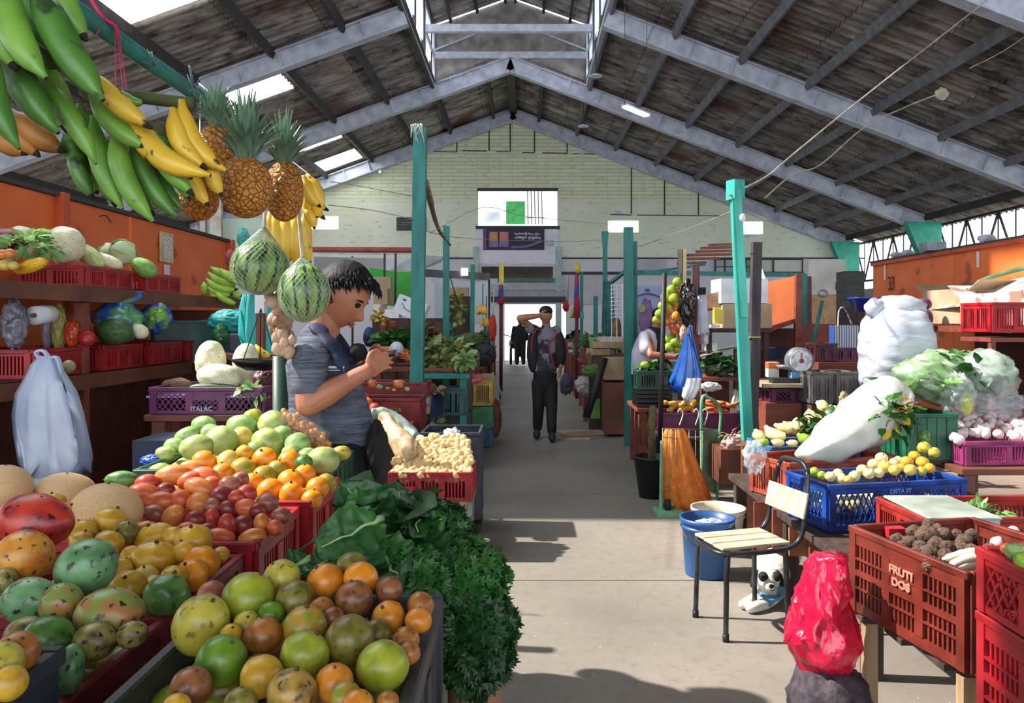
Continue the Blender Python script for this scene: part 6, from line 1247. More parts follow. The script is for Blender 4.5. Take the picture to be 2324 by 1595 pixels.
for y0, z, h_ in ((11.2, 2.2, .22), (8.9, 2.2, .18)): bm = BM(); box(bm, (5.09, y0, z), (.004, .05, h_)); tag(mk('tape_strip', bm, M('white_paper')), 'white tape strip on the orange panel %s' % ('beside the number' if y0 > 10 else 'at the near end'), 'tape')
shelf_r = thing('wall_shelf', 'brown shelf board on the right wall carrying the banana boxes', 'shelf', (4.7, 7.6, 0)); bm = BM(); box(bm, (4.68, 7.7, 1.43), (.8, 2.4, .06)); kid('shelf_board', bm, wood_red, shelf_r); 
for y in (6.6, 8.8): bm = BM(); box(bm, (4.34, y, .7), (.06, .06, 1.4)); kid('post', bm, wood_red, shelf_r)
bm = BM(); box(bm, (5.04, 7.7, .95), (.03, 2.3, .9)); kid('back_board', bm, M('dark_maroon_board'), shelf_r)
card = M('cardboard', 'b8a488', '9c866a', rough=.8, scale=3); cardw = M('printed_white_cardboard', 'dcd4c8', '9c7c6c', rough=.7, scale=5, lo=.5, hi=.58)
def open_box(name, label, c, s, rz, mt, flaps=True, hole=True, slope=0):
    t = thing(name, label, 'box', Vector(c) - Vector((0, 0, s[2] / 2)), rz); L, D, H = s; w_ = .008
    bm = BM(); box(bm, (0, 0, w_), (L, D, w_)); 
    for sy in (-1, 1): box(bm, (0, sy * D / 2, H / 2), (L, w_, H))
    for sx in (-1, 1): box(bm, (sx * L / 2, 0, H / 2), (w_, D, H))
    mk('walls', bm, mt, t)
    if flaps:
        for sy in (-1, 1): bm = BM(); box(bm, (0, sy * (D / 2 + D * .12), H + .03), (L * .96, D * .26, w_), Matrix.Rotation(sy * .5, 3, 'X')); mk('flap', bm, mt, t)
    if hole: bm = BM(); box(bm, (0, -D / 2 - .005, H * .65), (L * .2, .004, H * .16)); mk('hand_hole', bm, M('dark_hole', '1c1612', '100c0a'), t)
    return t
open_box('banana_box', 'long pale banana box with a dark hand hole on the wall shelf', (4.62, 7.35, 1.62), (.55, 1.1, .3), .0, cardw); open_box('banana_box', 'open brown printed box behind the long banana box', (4.70, 8.45, 1.66), (.5, .75, .36), .1, card)
bm = BM(); poly(bm, [(4.42, 6.5, 1.72), (4.42, 8.9, 1.62), (5.0, 8.9, 1.9), (5.0, 6.5, 2.0)], .01, (0, 0, 1)); tag(mk('cardboard_sheet', bm, cardw), 'wide pale cardboard lid lying slanted over the banana boxes', 'cardboard')
bm = BM(); tube(bm, spline([(4.9, 9.6, 1.62), (4.95, 8.8, 1.90), (4.95, 8.0, 2.02), (4.95, 7.0, 2.06), (4.95, 6.2, 2.05)], 8), .025, 8); tag(mk('green_hose', bm, M('green_hose_rubber', '5c7c5c', '3e5c44'), smooth=True), 'green hose arching along the orange wall above the boxes', 'hose')
crate('red crate standing on the wall shelf at the picture edge', CRD, .60, .40, .25, (P(2300, 0, 6.6).x + .05, 6.75, 1.41), .1, 'slot', 'shelf_crate')
pbox('rack_board', 'brown board carrying the red crate at the picture edge', 'board', (2248, 766, 2340, 776), 6.55, .45, wood_red); pbox('rack_post', 'brown rack post under the red crate board', 'post', (2250, 776, 2260, 1010), 6.55, .05, wood_red)
bucket2 = M('mauve_bucket', '7c4468', '5c304c', rough=.5)
blob('mauve_bucket', 'mauve bucket standing behind the white sack', 'bucket', 2098, 722, 18, 22, 8.3, bucket2, 0); blob('mauve_bucket', 'upper mauve bucket stacked in the other one', 'bucket', 2096, 690, 18, 14, 8.4, bucket2, 0)
t = thing('basin', 'deep blue plastic basin behind the white sack', 'basin', P(1962, 690, 7.2)); bm = BM(); lathe(bm, [(0, -.07), (.09, -.07), (.14, .06), (.15, .06), (.13, .04), (.08, -.05), (0, -.05)], 24, P(1962, 690, 7.2)); kid('bowl', bm, M('royal_blue_plastic', '1c34a0', '142478', rough=.35), t, True)
strp, N_, L_, B_s = nt('blue_yellow_striped_cloth'); MATS['stripe'] = strp; tx = tex(N_, L_, 'Wave', 14, 0, (1, 0, 0)); wv = tx; c_ = mixc(N_, L_, ramp(N_, L_, wv.outputs[0], .3, .35), lin('2c4c94'), lin('e0d8a4')); c_ = mixc(N_, L_, ramp(N_, L_, wv.outputs[0], .75, .8), c_, lin('9cb4dc')); L_.new(c_, B_s.inputs['Base Color'])
t, w_, h_ = pbox('striped_bag', 'blue and cream striped shopping bag beside the white sack', 'bag', (1893, 738, 1950, 790), 7.3, .12, strp, parts='body')
for dy in (0, .12):
    bm = BM(); tube(bm, spline([P(1902, 742, 7.3 + dy), P(1904, 705, 7.3 + dy), P(1916, 700, 7.3 + dy), P(1936, 742, 7.3 + dy)], 5), .012, 6, flat=.4); kid('handle', bm, strp, t, True)
pbox('red_plinth', 'red-brown counter carrying the striped bag and purple crates', 'counter', (1858, 822, 1960, 1000), 7.25, .7, wood_red)
crate('purple crate under the striped shopping bag', '5c2048', .40, .3, .13, (P(1918, 0, 7.3).x, 7.45, P(0, 822, 7.25).z + .002), 0, 'slot', 'purple_crate'); crate('dark maroon crate left of the purple one under the striped bag', '4c2428', .2, .3, .17, (P(1868, 0, 7.4).x, 7.45, P(0, 822, 7.25).z + .002), 0, 'slot', 'purple_crate')
pbox('scale_table', 'brown board table carrying the dial scale', 'table', (1732, 872, 1842, 880), 6.6, .7, card); pbox('drawer_cabinet', 'brown drawer front under the dial scale', 'counter', (1738, 915, 1840, 1010), 6.66, .5, wood_red)
crate('purple crate below the dial scale table', '5c2048', .37, .3, .12, (P(1790, 0, 6.8).x, 6.85, P(0, 914, 6.7).z), 0, 'diamond', 'purple_crate')
t = thing('dial_scale', 'grey dial weighing scale standing on the board table', 'scale', P(1814, 870, 6.75)); c = P(1814, 818, 6.75); bm = BM(); tube(bm, [c + Vector((0, -.04, 0)), c + Vector((0, .05, 0))], .113, 36); kid('housing', bm, M('grey_scale_enamel', '8c949c', '6c747c', rough=.35, metal=.3), t, True)
bm = BM(); tube(bm, [c + Vector((0, -.052, 0)), c + Vector((0, -.041, 0))], .092, 36); kid('dial', bm, M('dial_face', 'd4d4d8', 'a8a8b0', scale=12, lo=.5, hi=.55), t); bm = BM(); tube(bm, [c + Vector((0, -.06, -.0)), c + Vector((0, -.06, .07))], .006, 6); tube(bm, [c + Vector((0, -.065, 0)), c + Vector((0, -.052, 0))], .02, 12); kid('pointer', bm, M('red_brown_pointer', '7c3c3c', '5c2c2c'), t)
bm = BM(); box(bm, P(1806, 855, 6.75), (.10, .10, .09)); kid('base', bm, M('light_blue_enamel', '5c9cb8', '4c8ca8'), t); bm = BM(); box(bm, P(1790, 864, 6.75), (.30, .12, .05)); kid('foot', bm, M('black_plastic'), t); bm = BM(); lathe(bm, [(0, -.04), (.07, -.03), (.09, 0), (.0, -.02)], 20, P(1785, 828, 6.8)); kid('pan', bm, M('grey_scale_enamel'), t, True)
t, a, b = pbox('plastic_cup', 'orange and white striped cup left of the dial scale', 'cup', (1744, 822, 1768, 856), 6.85, .09, M('cup_white', 'd8d4d0', 'b4b0ac'), parts='cup'); bm = BM(); box(bm, (0, -.002, b * .78), (a * 1.02, .098, b * .4)); mk('band', bm, M('cup_orange', 'd86c34', 'b8542c'), t)
for x0, x1, lb in ((1843, 1896, 'grey slatted crate standing on end left of the white sack'), (1898, 1953, 'second grey slatted crate against the white sack')): crate(lb, '6c6a68', (x1 - x0) * 6.4 / F, .35, .26, (P((x0 + x1) / 2, 0, 6.4).x, 6.6, P(0, 918, 6.4).z), 0, 'slot', 'grey_crate')
pbox('grey_plinth', 'dark wooden box under the grey slatted crates', 'box', (1842, 920, 1955, 1040), 6.42, .4, wood_dark)
# under the blue crate: brown boards seen behind the chair
for i, (x0, x1, c, lb) in enumerate([(1712, 1752, wood_red, 'dark red board behind the chair back at the post foot'), (1754, 1790, M('rust_board', '9c5c44', '7c4432'), 'rust-coloured upright board behind the chair back'), (1792, 1836, M('orange_brown_board', 'b4744c', '8c5438'), 'orange-brown upright board under the blue crate'), (1838, 1885, M('rust_board'), 'rust-coloured end board under the blue crate corner')]):
    pbox('upright_board', lb, 'board', (x0, 1140 + i * 16, x1, 1262), 4.50 - .1 * i, .02, c)
# pink bag on the dark net sack
t = thing('pink_bag', 'shiny crumpled pink plastic bag slumped against the terracotta crate', 'bag', P(1870, 1400, 2.9)); pinkm = M('pink_film', 'e01c48', 'b01238', rough=.2, scale=6, bs=.7, bd=.04, coat=.8, trans=('ff3060', .2))
bm = BM(); rows = [(1842, 1918, 1258), (1826, 1922, 1280), (1816, 1924, 1320), (1806, 1926, 1370), (1792, 1940, 1410), (1780, 1956, 1440), (1796, 1948, 1480), (1830, 1932, 1520), (1868, 1912, 1552), (1886, 1896, 1564)]; U = 40; rg = []; Yp = 2.88
for i, (xa, xb, y_) in enumerate(rows):
    A_, Bb = P(xa, y_, Yp), P(xb, y_, Yp); m_ = (A_ + Bb) / 2; hw = (Bb - A_).length / 2; row = []
    for k_ in range(U):
        an = 2 * PI * k_ / U; p_ = m_ + Vector((math.cos(an) * hw, math.sin(an) * min(hw, .13), 0)); q_ = Vector((nz(p_, 11), nz(p_, 11, 5), nz(p_, 13, 9))) * .04 + Vector((nz(p_, 34), nz(p_, 34, 5), nz(p_, 34, 9))) * .014; row.append(bm.verts.new(p_ + q_ * (1 if 0 < i < 9 else .3)))
    rg.append(row)
for a_, b_ in zip(rg, rg[1:]):
    for k_ in range(U): bm.faces.new((a_[k_], a_[(k_ + 1) % U], b_[(k_ + 1) % U], b_[k_]))
bm.faces.new(rg[0]); bm.faces.new(rg[-1]); bmesh.ops.subdivide_edges(bm, edges=bm.edges[:], cuts=2, use_grid_fill=True)
for v in bm.verts: v.co += Vector((abs(nz(v.co, 22, 3)) - .2, abs(nz(v.co, 22, 9)) - .2, 0)) * -.018 + Vector((nz(v.co, 55), nz(v.co, 55, 5), nz(v.co, 55, 9))) * .007
o = kid('film', bm, pinkm, t, True)
blob('net_sack', 'dark purple net sack on the floor under the pink bag', 'sack', 1882, 1600, 92, 108, 2.86, M('dark_net_sack', '4a3e48', '241e26', rough=.7, scale=18, bs=.7, bd=.02), .10, 3, 5, dep=.15, u=40, v=30)
# ------------------------------------------------------------------ middle distance: posts, boxes, crates, hanging goods
t, a, b = post('teal_post', 'tall teal post with a frayed string on top behind the man\'s phone', 943, (954, 292), 7.0, .112, teal)
bm = BM(); rr = random.Random(9)
for i in range(14): q = b + Vector((rr.uniform(-.05, .05), -.06, .0)); tube(bm, spline([b + Vector((0, -.03, .02)), q + Vector((rr.uniform(-.03, .03), 0, .02)), q + Vector((rr.uniform(-.05, .05), -.01, rr.uniform(-.16, -.04)))], 3), .005, 5)
kid('frayed_string', bm, M('pale_string', 'b4c4c0', '8ca09c'), t, True)
for (p0, tp, Y0, w_, lb) in [(1012, (1013, 513), 9.8, .075, 'teal post standing behind the dark blue barrel'), (1071, (1073, 600), 13.5, .07, 'thin teal post beside the yellow bananas on the left stalls'), (1103, (1100, 655), 17.5, .07, 'short far teal post near the maroon pole'),
     (1427, (1426, 516), 9.6, .105, 'thicker teal post of the pair at the stall corner'), (1442, (1440, 548), 9.75, .06, 'thinner teal post of the pair at the stall corner'), (1374, (1373, 545), 14, .075, 'teal post with a wide box head past the corner pair'),
     (1351, (1352, 672), 13, .07, 'teal post with a pointed top in the right far stalls'), (1320, (1320, 618), 16, .06, 'thin teal post with a light blue tape band')]: 
    tt, aa, bb = post('teal_post', lb, p0, tp, Y0, w_, teal)
    if 'box head' in lb: bm = BM(); box(bm, bb, (.12, .12, .30), taper=.6); kid('head_box', bm, teal, tt)
    if 'tape band' in lb: bm = BM(); box(bm, P(1320, 715, 16), (.09, .09, .14)); kid('band', bm, teal_l, tt)
    if 'thicker' in lb: bm = BM(); box(bm, P(1440, 835, 9.5), (.075, .06, .14)); kid('switch_box', bm, M('white_paper'), tt)
ptube('branch', 'crooked dry branch tied between two teal posts', 'branch', [(965, 412, 7.1), (975, 450, 7.6), (985, 490, 8.4), (998, 525, 9.2), (1022, 556, 9.7)], [.03, .032, .026, .022, .012], M('dry_branch', '8c7864', '5c4c3e', rough=.9, scale=12), n=4)
ptube('red_beam', 'long red-brown awning rail in front of the gable wall', 'rail', [(700, 566, 15), (935, 567, 15)], .05, M('red_rail', 'b4584c', '94443c'))
pbox('awning_valance', 'white strip hanging under the red-brown rail', 'awning', (712, 572, 935, 578), 15.05, .02, M('white_paper'))
def flat(name, label, cat, pts, mt, th=.02, ax=(0, 1, 0), group=None): bm = BM(); poly(bm, [P(*p) for p in pts], th, ax); return tag(mk(name, bm, mt), label, cat, group)
tarp_g = M('green_tarp', '3fae3c', '2c8c30', rough=.5, scale=1.5, bs=.3)
flat('green_tarp', 'bright green tarpaulin stretched behind the cardboard boxes', 'tarpaulin', [(838, 607, 12), (905, 617, 12.3), (940, 615, 12.4), (940, 700, 12.4), (852, 690, 12)], tarp_g)
flat('grey_awning', 'pale grey awning sloping above the green tarpaulin', 'awning', [(880, 615, 13), (945, 578, 13.2), (1010, 582, 13.6), (1000, 595, 13.6), (942, 618, 13.2)], M('pale_awning', 'bcc0c4', 'a0a4a8'))
flat('grey_awning', 'grey awning panel behind the man\'s hair', 'awning', [(712, 582, 14), (870, 586, 14), (865, 640, 14), (715, 640, 14)], M('pale_awning2', 'a8a8aa', '8a8a8c', scale=1))
flat('grey_awning', 'dark edged grey awning between the two teal posts', 'awning', [(958, 610, 14), (1112, 620, 15), (1112, 636, 15), (958, 628, 14)], M('dark_awning', '66646c', '4c4a52'))
flat('white_sheet', 'white sheet panel hanging behind the thin teal post', 'sheet', [(985, 636, 16), (1112, 640, 16), (1112, 735, 16), (985, 740, 16)], M('white_sheet', 'd4dce4', 'b8c0cc', scale=1))
for x, lb in ((873, 'thin grey rod before the green tarpaulin'), (898, 'second thin grey rod before the green tarpaulin'), (962, 'dark rod between the tall teal post and the next')): ptube('rod', lb, 'rod', [(x, 575, 11), (x - 4, 974, 11)], .015, M('dark_timber'))
pbox('switch_lamp', 'small white lit box on the dark awning', 'lamp', (1046, 608, 1062, 625), 14.5, .05, lampm)
# left mid stalls
table('brown counter carrying the tilted white box and leafy heaps', P(842, 0, 8.3).x, P(1062, 0, 8.3).x, 8.3, 10.6, EYE - (835 - CY) * 8.3 / F, wood_red, name='counter', mid=True)
pbox('shelf_unit', 'dark brown shelf unit behind the leafy heaps', 'shelf', (845, 722, 1005, 990), 10.7, .4, wood_dark)
for r, Y, c, rz, lb in [((846, 628, 884, 655), 10.7, card, .1, 'upper cardboard box above the dark shelf unit'), ((850, 655, 882, 690), 10.7, card, -.1, 'lower cardboard box beside the green tarpaulin'), ((846, 690, 872, 722), 10.7, cardw, .1, 'white carton beside the man\'s nose'), ((874, 702, 905, 722), 10.7, M('white_paper'), 0, 'small white carton left of the tilted white box'),
     ((1020, 652, 1062, 672), 14.3, card, 0, 'cardboard box beyond the second teal post')]: pbox('carton', lb, 'box', r, Y, .3, c, rz)
t = thing('white_carton', 'tilted white carton with a dark blue curved mark behind the tall teal post', 'box', P(935, 700, 8.6), rot=(0, math.radians(22), 0)); bm = BM(); box(bm, (0, 0, 0), (.33, .25, .20)); mk('carton', bm, M('clean_white_card', 'e4e8ee', 'ccd0d8'), t)
bm = BM(); tube(bm, spline([(-.10, -.13, .02), (-.03, -.13, -.03), (.09, -.13, -.02)], 5), .010, 6, flat=.3); ell(bm, (-.09, -.128, .06), (.02, .004, .01)); mk('printed_mark', bm, M('dark_blue_print', '3c5078', '2c3c5c'), t, True)
for i, (r, c, lb) in enumerate([((863, 735, 880, 765), 'a8502c', 'clay pot left of a taller one on the dark shelf unit'), ((884, 728, 905, 768), '9c4828', 'taller clay pot on the dark shelf unit')]):
    cx = P((r[0] + r[2]) / 2, 0, 9.4); bm = BM(); z0 = P(0, r[3], 9.4).z; hh = P(0, r[1], 9.4).z - z0; rr_ = (r[2] - r[0]) / 2 * 9.4 / F; lathe(bm, [(0, 0), (rr_ * .6, 0), (rr_, hh * .9), (rr_, hh), (rr_ * .8, hh), (0, hh * .3)], 18, (cx.x, 9.4, z0)); tag(mk('clay_pot', bm, M('clay_' + c, c), smooth=True), lb, 'pot')
blob('blue_ball', 'dark blue bundle beside the man\'s chin', 'bundle', 838, 765, 14, 22, 8.9, M('dark_blue_cloth', '2c4484', '141c34', scale=4), .1)
foliage('herb_heap', 'heap of dark green herbs behind the white melon', 'herbs', P(900, 778, 8.7), (.25, .15, .10), 130, .13, green1, 40)
foliage('yellow_flower', 'yellow and green fruit beside the man\'s nose', 'fruit', P(858, 722, 8.9), (.08, .08, .06), 30, .07, M('yellow_leaf'), 41)
blob('orange_heap', 'bag of orange carrots lying behind the man\'s hands', 'carrots', 885, 800, 44, 14, 8.2, M('carrot_orange', 'dc7c3c', 'b8582c', rough=.5, scale=8), .15, 3, 2)
pfruit('white_melon', 'melon', 900, 792, 16, 17, 8.1, 'wy', 'melon', 'small white melon behind the man\'s hands', mat=M('white_melon_skin', 'd4d8e4', 'b4bccc', rough=.4))
for i in range(9): ptube('carrot', 'carrot lying loose beside the small white melon', 'carrot', [(905 + i * 3, 800 + (i % 3) * 6, 8.0), (925 + i % 4 * 4, 806 + (i % 4) * 5, 7.95)], [.012, .005], M('carrot_orange'), group='loose carrots', seg=6)
leafp = M('husk_green', 'a8b070', '6c7c3c', rough=.6, scale=8)
for x, y, rx, ry, lb, sd in [(985, 795, 26, 14, 'pile of pale husks behind the tall teal post', 1), (1035, 800, 26, 16, 'pile of green husks right of the second teal post', 2), (1000, 825, 34, 12, 'low pile of husks on the counter edge', 3), (960, 765, 30, 14, 'brown bundle of stalks above the husk piles', 4)]:
    foliage('husk_heap', lb, 'husks', P(x, y, 8.5 + (830 - y) * .01), (rx * 8.6 / F, .15, ry * 8.6 / F), 80, .16, leafp if sd != 4 else M('dry_stalk', '8c7450', '5c4a34'), 50 + sd, wd=.25)
foliage('cabbage_leaves', 'pale green loose leaves hanging off the counter end', 'leaves', P(1055, 820, 8.2), (.07, .05, .08), 24, .12, green3, 61)
for i in range(6): bm = BM(); q = P(938, 732 + i * 10, 9.2); bar(bm, q, P(1000, 736 + i * 10, 9.3), .02, .035); tag(mk('wooden_slat_crate', bm, M('dark_timber2', '6c4c38', '4c3426')), '%s brown slat of the open rack between the teal posts' % ['topmost', 'second', 'third', 'fourth', 'fifth', 'lowest'][i], 'slat')
ptube('plant_cord', 'cord holding the hanging plant between the teal posts', 'cord', [(1013, 600, 9.8), (1040, 690, 11)], .006, M('black_cable')); foliage('hanging_plant', 'small hanging plant with yellowish leaves between two teal posts', 'plant', P(1040, 700, 11), (.10, .06, .25), 60, .09, M('olive_leaf', '9c9c4c', '6c7434'), 70)
table('teal painted counter under the green crates between the teal posts', P(930, 0, 8.0).x, P(1066, 0, 8.0).x, 7.95, 8.28, EYE - (850 - CY) * 8.0 / F, teal, name='counter')
for i, (x, y0_, lb) in enumerate([(965, 900, 'dark teal crate on the floor stack left of the second teal post'), (1035, 900, 'dark teal crate on the floor stack right of the second teal post')]): crate(lb, '1c5450', .30, .3, .28, (P(x, 0, 8.3).x, 8.12, P(0, 935, 8.3).z), 0, 'slot', 'teal_crate')
pbox('teal_plinth', 'dark box under the dark teal crates', 'box', (938, 936, 1068, 1030), 8.0, .3, wood_dark)
t = thing('barrel', 'dark blue barrel with rags on top beside the tall teal post', 'barrel', (P(980, 0, 7.6).x, 7.6, 0)); bm = BM(); z1 = P(0, 892, 7.6).z; lathe(bm, [(0, 0), (.115, 0), (.13, z1 * .5), (.12, z1), (.10, z1), (0, z1 - .03)], 28, (P(981, 0, 7.6).x, 7.6, 0)); kid('drum', bm, M('navy_drum', '1c2c48', '121c30', rough=.35), t, True)
bm = BM(); box(bm, P(971, 928, 7.46), (.045, .004, .09)); kid('sticker', bm, M('sticker_tan', 'b8906c', '3c2c28', scale=20), t)
foliage('rag_heap', 'brown rags and dry leaves heaped on the barrel', 'rags', P(982, 888, 7.6), (.12, .1, .02), 30, .08, M('dry_stalk'), 71); foliage('lettuce', 'stray lettuce leaf on the barrel foot', 'lettuce', P(995, 962, 7.3), (.04, .03, .03), 8, .07, green3, 72)
for nm, col, y0_, y1_, lb, x0_, x1_ in [('yellow_crate', 'c8a838', 862, 921, 'yellow crate on top of the green one beside the aisle', 1037, 1118), ('green_crate', '2c8c5c', 922, 973, 'green crate between the yellow and the blue one', 1037, 1118), ('blue_crate', '2c5c8c', 974, 1012, 'blue crate at the foot of the stack beside the aisle', 1046, 1118)]:
    Yk = 9.5; z0 = max(0, P(0, y1_, Yk).z); crate(lb, col, (x1_ - x0_) * Yk / F, .40, (y1_ - y0_ - 1) * Yk / F, (P((x0_ + x1_) / 2, 0, Yk).x, Yk + .2, z0), 0, 'slot' if nm != 'green_crate' else 'solid', nm)
blob('pink_bag', 'pale pink plastic bag lying on the yellow crate', 'bag', 1066, 860, 28, 13, 9.5, M('pale_pink_film', 'e88c88', 'd46c6c', rough=.3, coat=.3), .25, 2, 1); pbox('cardboard', 'crushed brown cardboard behind the pale pink bag', 'cardboard', (1080, 850, 1118, 862), 9.7, .2, card, .2)
t = thing('bicycle_stand', 'thin pale blue metal hoop leaning beside the crate stack', 'hoop', P(1130, 900, 9.9)); bm = BM(); tube(bm, spline([P(1118, 845, 9.9), P(1128, 870, 9.9), P(1138, 895, 9.9), P(1140, 920, 9.9)], 6), .012, 6); tube(bm, [P(1125, 890, 9.9), P(1148, 890, 9.9)], .008, 5); kid('hoop', bm, M('pale_blue_metal', '8ca8b4', '6c8894'), t, True)
blob('red_sack', 'brownish red sack on the floor beside the green crate', 'sack', 1126, 950, 12, 42, 10.0, M('brown_red_sack', '7c4434', '5c3024'), .15)
# red crates with squash and tomatoes behind the man's arm
crate('red crate of yellow and green squashes behind the man', '8c2024', .62, .36, .14, (P(892, 0, 7.0).x, 7.1, P(0, 905, 6.9).z), 0, 'solid', 'red_crate')
for i, (x, y, rx, ry, k_) in enumerate([(862, 876, 12, 10, 'pl'), (880, 880, 16, 8, 'lm'), (905, 872, 16, 12, 'so'), (895, 884, 12, 8, 'ye'), (925, 882, 10, 9, 'pg'), (845, 872, 14, 11, 'ro'), (915, 888, 11, 7, 'o')]): pfruit('squash', 'lulo', x, y, rx, ry, 6.95, k_, 'squash', '%s squash in the red crate behind the man\'s forearm, %s' % (PC[k_][3], ['by his elbow side', 'lying low', 'biggest', 'in front', 'beside the teal post', 'nearest his wrist', 'lowest'][i]))
crate('red crate of tomatoes with faded white lettering behind the man\'s waist', '8c2024', .52, .36, .26, (P(882, 0, 6.3).x, 6.45, P(0, 978, 6.3).z), 0, 'solid', 'red_crate')
lettering('DELICIA', .05, M('faded_gold_print', 'b89c6c', '947c54'), None, P(884, 918, 6.26), (PI / 2, 0, 0), name='crate_lettering')
bpy.data.objects['crate_lettering'].parent = [o for o in bpy.data.objects if o.get('label', '').startswith('red crate of tomatoes')][0]; o = bpy.data.objects['crate_lettering']; o.location = (.02, -.185, .17)
tz = P(0, 978, 6.3).z
table('brown bench under the red crates behind the man', P(812, 0, 6.2).x, P(932, 0, 6.2).x, 6.22, 7.3, tz - .002, board_brown, name='bench')
pbox('riser', 'brown riser box under the squash crate', 'box', (826, 906, 938, 975), 6.9, .35, board_brown)
heap([(832, 915, 14, 'ro'), (850, 925, 12, 'r'), (840, 935, 12, 'ro'), (868, 938, 11, 'r'), (885, 945, 13, 'ro'), (905, 950, 11, 'ro'), (895, 960, 12, 'r'), (912, 965, 10, 'ro'), (826, 900, 10, 'r'), (870, 952, 11, 'so')], 'lulo', 'tomato', 'tomato', 'vegetable', 'the heap before the red crate', (895, 6.1), (965, 5.9), 'tomatoes behind the man', ylim=(5.8, 6.2))
crate('low red crate under the loose tomatoes behind the man', '8c2024', .42, .3, .12, (P(872, 0, 6.0).x, 6.0, P(0, 985, 5.85).z - .06), 0, 'slot', 'red_crate')
pbox('brown_plinth', 'brown box under the loose tomato crate', 'box', (815, 1005, 930, 1110), 5.88, .3, board_brown)
# peanuts / small tubers in the red crate with the plastic net bags
pz = .365
crate('bright red crate heaped with small cream tubers beside the aisle', 'c02430', .53, .44, .185, (-.595, 5.22, pz), 0, 'slot', 'tuber_crate')
cr_m = M('cream_tuber_skin', 'ecd09c', 'c8a468', rough=.5, scale=2.5); rr = random.Random(12); pts = []
while len(pts) < 170:
    x, y = rr.uniform(892, 1068), rr.uniform(990, 1078)
    if y < 990 + max(0, (955 - x)) * .75 or y < 985 + max(0, x - 1040) * .9: continue
    if any((x - a) ** 2 + ((y - b) * 1.3) ** 2 < 90 for a, b in pts) and rr.random() < .97: continue
    pts.append((x, y))
for x, y in pts:
    r_ = rr.uniform(7, 11); Y = 5.38 - (y - 990) * .0042; o = pfruit('small_tuber', 'tuber', x, y, r_, r_ * .8, Y, 'wy', 'tuber', 'small cream tuber heaped in the bright red crate', rr.uniform(-70, 70), 'cream tubers in the bright red crate', mat=cr_m)
filler('small_tuber', 'tuber', (9, 7), -.83, -.36, 5.03, 5.42, pz + .14, .032, ['wy'], 'small cream tuber in the lower layer of the bright red crate', 'tuber', 'buried cream tubers')
t = thing('wooden_box', 'pale upturned wooden box under the bright red tuber crate', 'box', (-.56, 5.25, 0)); 
for x in (-.80, -.36): bm = BM(); box(bm, (x, 5.22, .17), (.035, .36, .34)); kid('side_panel', bm, wood_pale, t)
bm = BM(); box(bm, (-.46, 5.05, .18), (.15, .02, .33)); kid('front_board', bm, wood_pale, t); bm = BM(); box(bm, (-.58, 5.22, .352), (.50, .40, .02)); kid('top_board', bm, wood_pale, t)
bm = BM(); box(bm, (-.345, 5.02, .18), (.03, .03, .36)); kid('leg', bm, M('grey_scale_enamel'), t)
crate('dark blue-grey tub behind the cream tubers', '3c4450', .42, .42, .62, (-.52, 5.80, .10), 0, 'solid', 'grey_tub'); pbox('tub_plinth', 'low block under the dark blue-grey tub', 'block', (960, 1190, 1090, 1212), 5.65, .35, wood_dark)
net_b = M('beige_net_film', 'd8c09c', 'a88c64', rough=.4, scale=18, bs=.6, coat=.3); net_g = M('grey_green_net_film', 'a4b4a8', '7c9084', rough=.4, scale=18, bs=.6, coat=.3)
def long_bag(name, label, pts, radii, mt, seed):
    V = spline([P(*p) for p in pts], 6); n = len(V); rr_ = [radii[min(len(radii) - 2, int(i / (n - 1) * (len(radii) - 1)))] for i in range(n)]
    rr_ = []
    for i in range(n): q = i / (n - 1) * (len(radii) - 1); k_ = min(int(q), len(radii) - 2); rr_.append(radii[k_] + (radii[k_ + 1] - radii[k_]) * (q - k_))
    bm = BM(); tube(bm, V, rr_, 22)
    for v in bm.verts: v.co += Vector((nz(v.co, 14, seed), nz(v.co, 14, seed + 4), nz(v.co, 14, seed + 8))) * .02
    return tag(mk(name, bm, mt, smooth=True), label, 'bag')
long_bag('net_bag', 'beige net bag of grain slumped over the cream tubers', [(872, 945, 5.5), (890, 975, 5.4), (915, 1010, 5.25), (935, 1040, 5.15)], [.04, .06, .075, .08, .04], net_b, 1)
long_bag('net_bag', 'grey-green net bag lying behind the beige one', [(842, 935, 5.6), (880, 950, 5.65), (920, 985, 5.6), (945, 1000, 5.5)], [.03, .06, .08, .08, .05], net_g, 3)
blob('white_bag', 'crumpled white plastic bag at the back of the cream tubers', 'bag', 1026, 992, 20, 20, 5.55, M('bright_white_film', 'f0f0f4', 'd0d0dc', rough=.25, coat=.4), .35, 2.5, 2); blob('cream_bag', 'cream plastic bag hanging over the tuber crate corner', 'bag', 1052, 1018, 10, 30, 5.4, M('cream_film', 'ecdcb4', 'd0bc8c', rough=.3, coat=.3), .25, 2.5, 6)
phy = M('orange_berries_net', 'eca83c', 'b86c1c', rough=.4, scale=3, coat=.3)
t = thing('berry_bag', 'long clear bag of orange-yellow berries leaning behind the green fruit', 'bag', P(690, 980, 3.2)); A_, B2 = P(652, 950, 3.06), P(738, 1006, 3.04); rr = random.Random(3)
for i in range(98): q = i / 97; p_ = A_.lerp(B2, q) + Vector((rr.uniform(-.7, .7), rr.uniform(-.8, .3), rr.uniform(-1, 1))) * .034; bm = BM(); ell(bm, p_, rr.uniform(.010, .013), u=10, v=8); kid('berry', bm, phy, t, True)
bm = BM(); tube(bm, spline([A_ + Vector((-.015, 0, .01)), A_.lerp(B2, .3), A_.lerp(B2, .7), B2], 5), [.02] + [.048] * 14 + [.02], 18); kid('film', bm, thin, t, True)
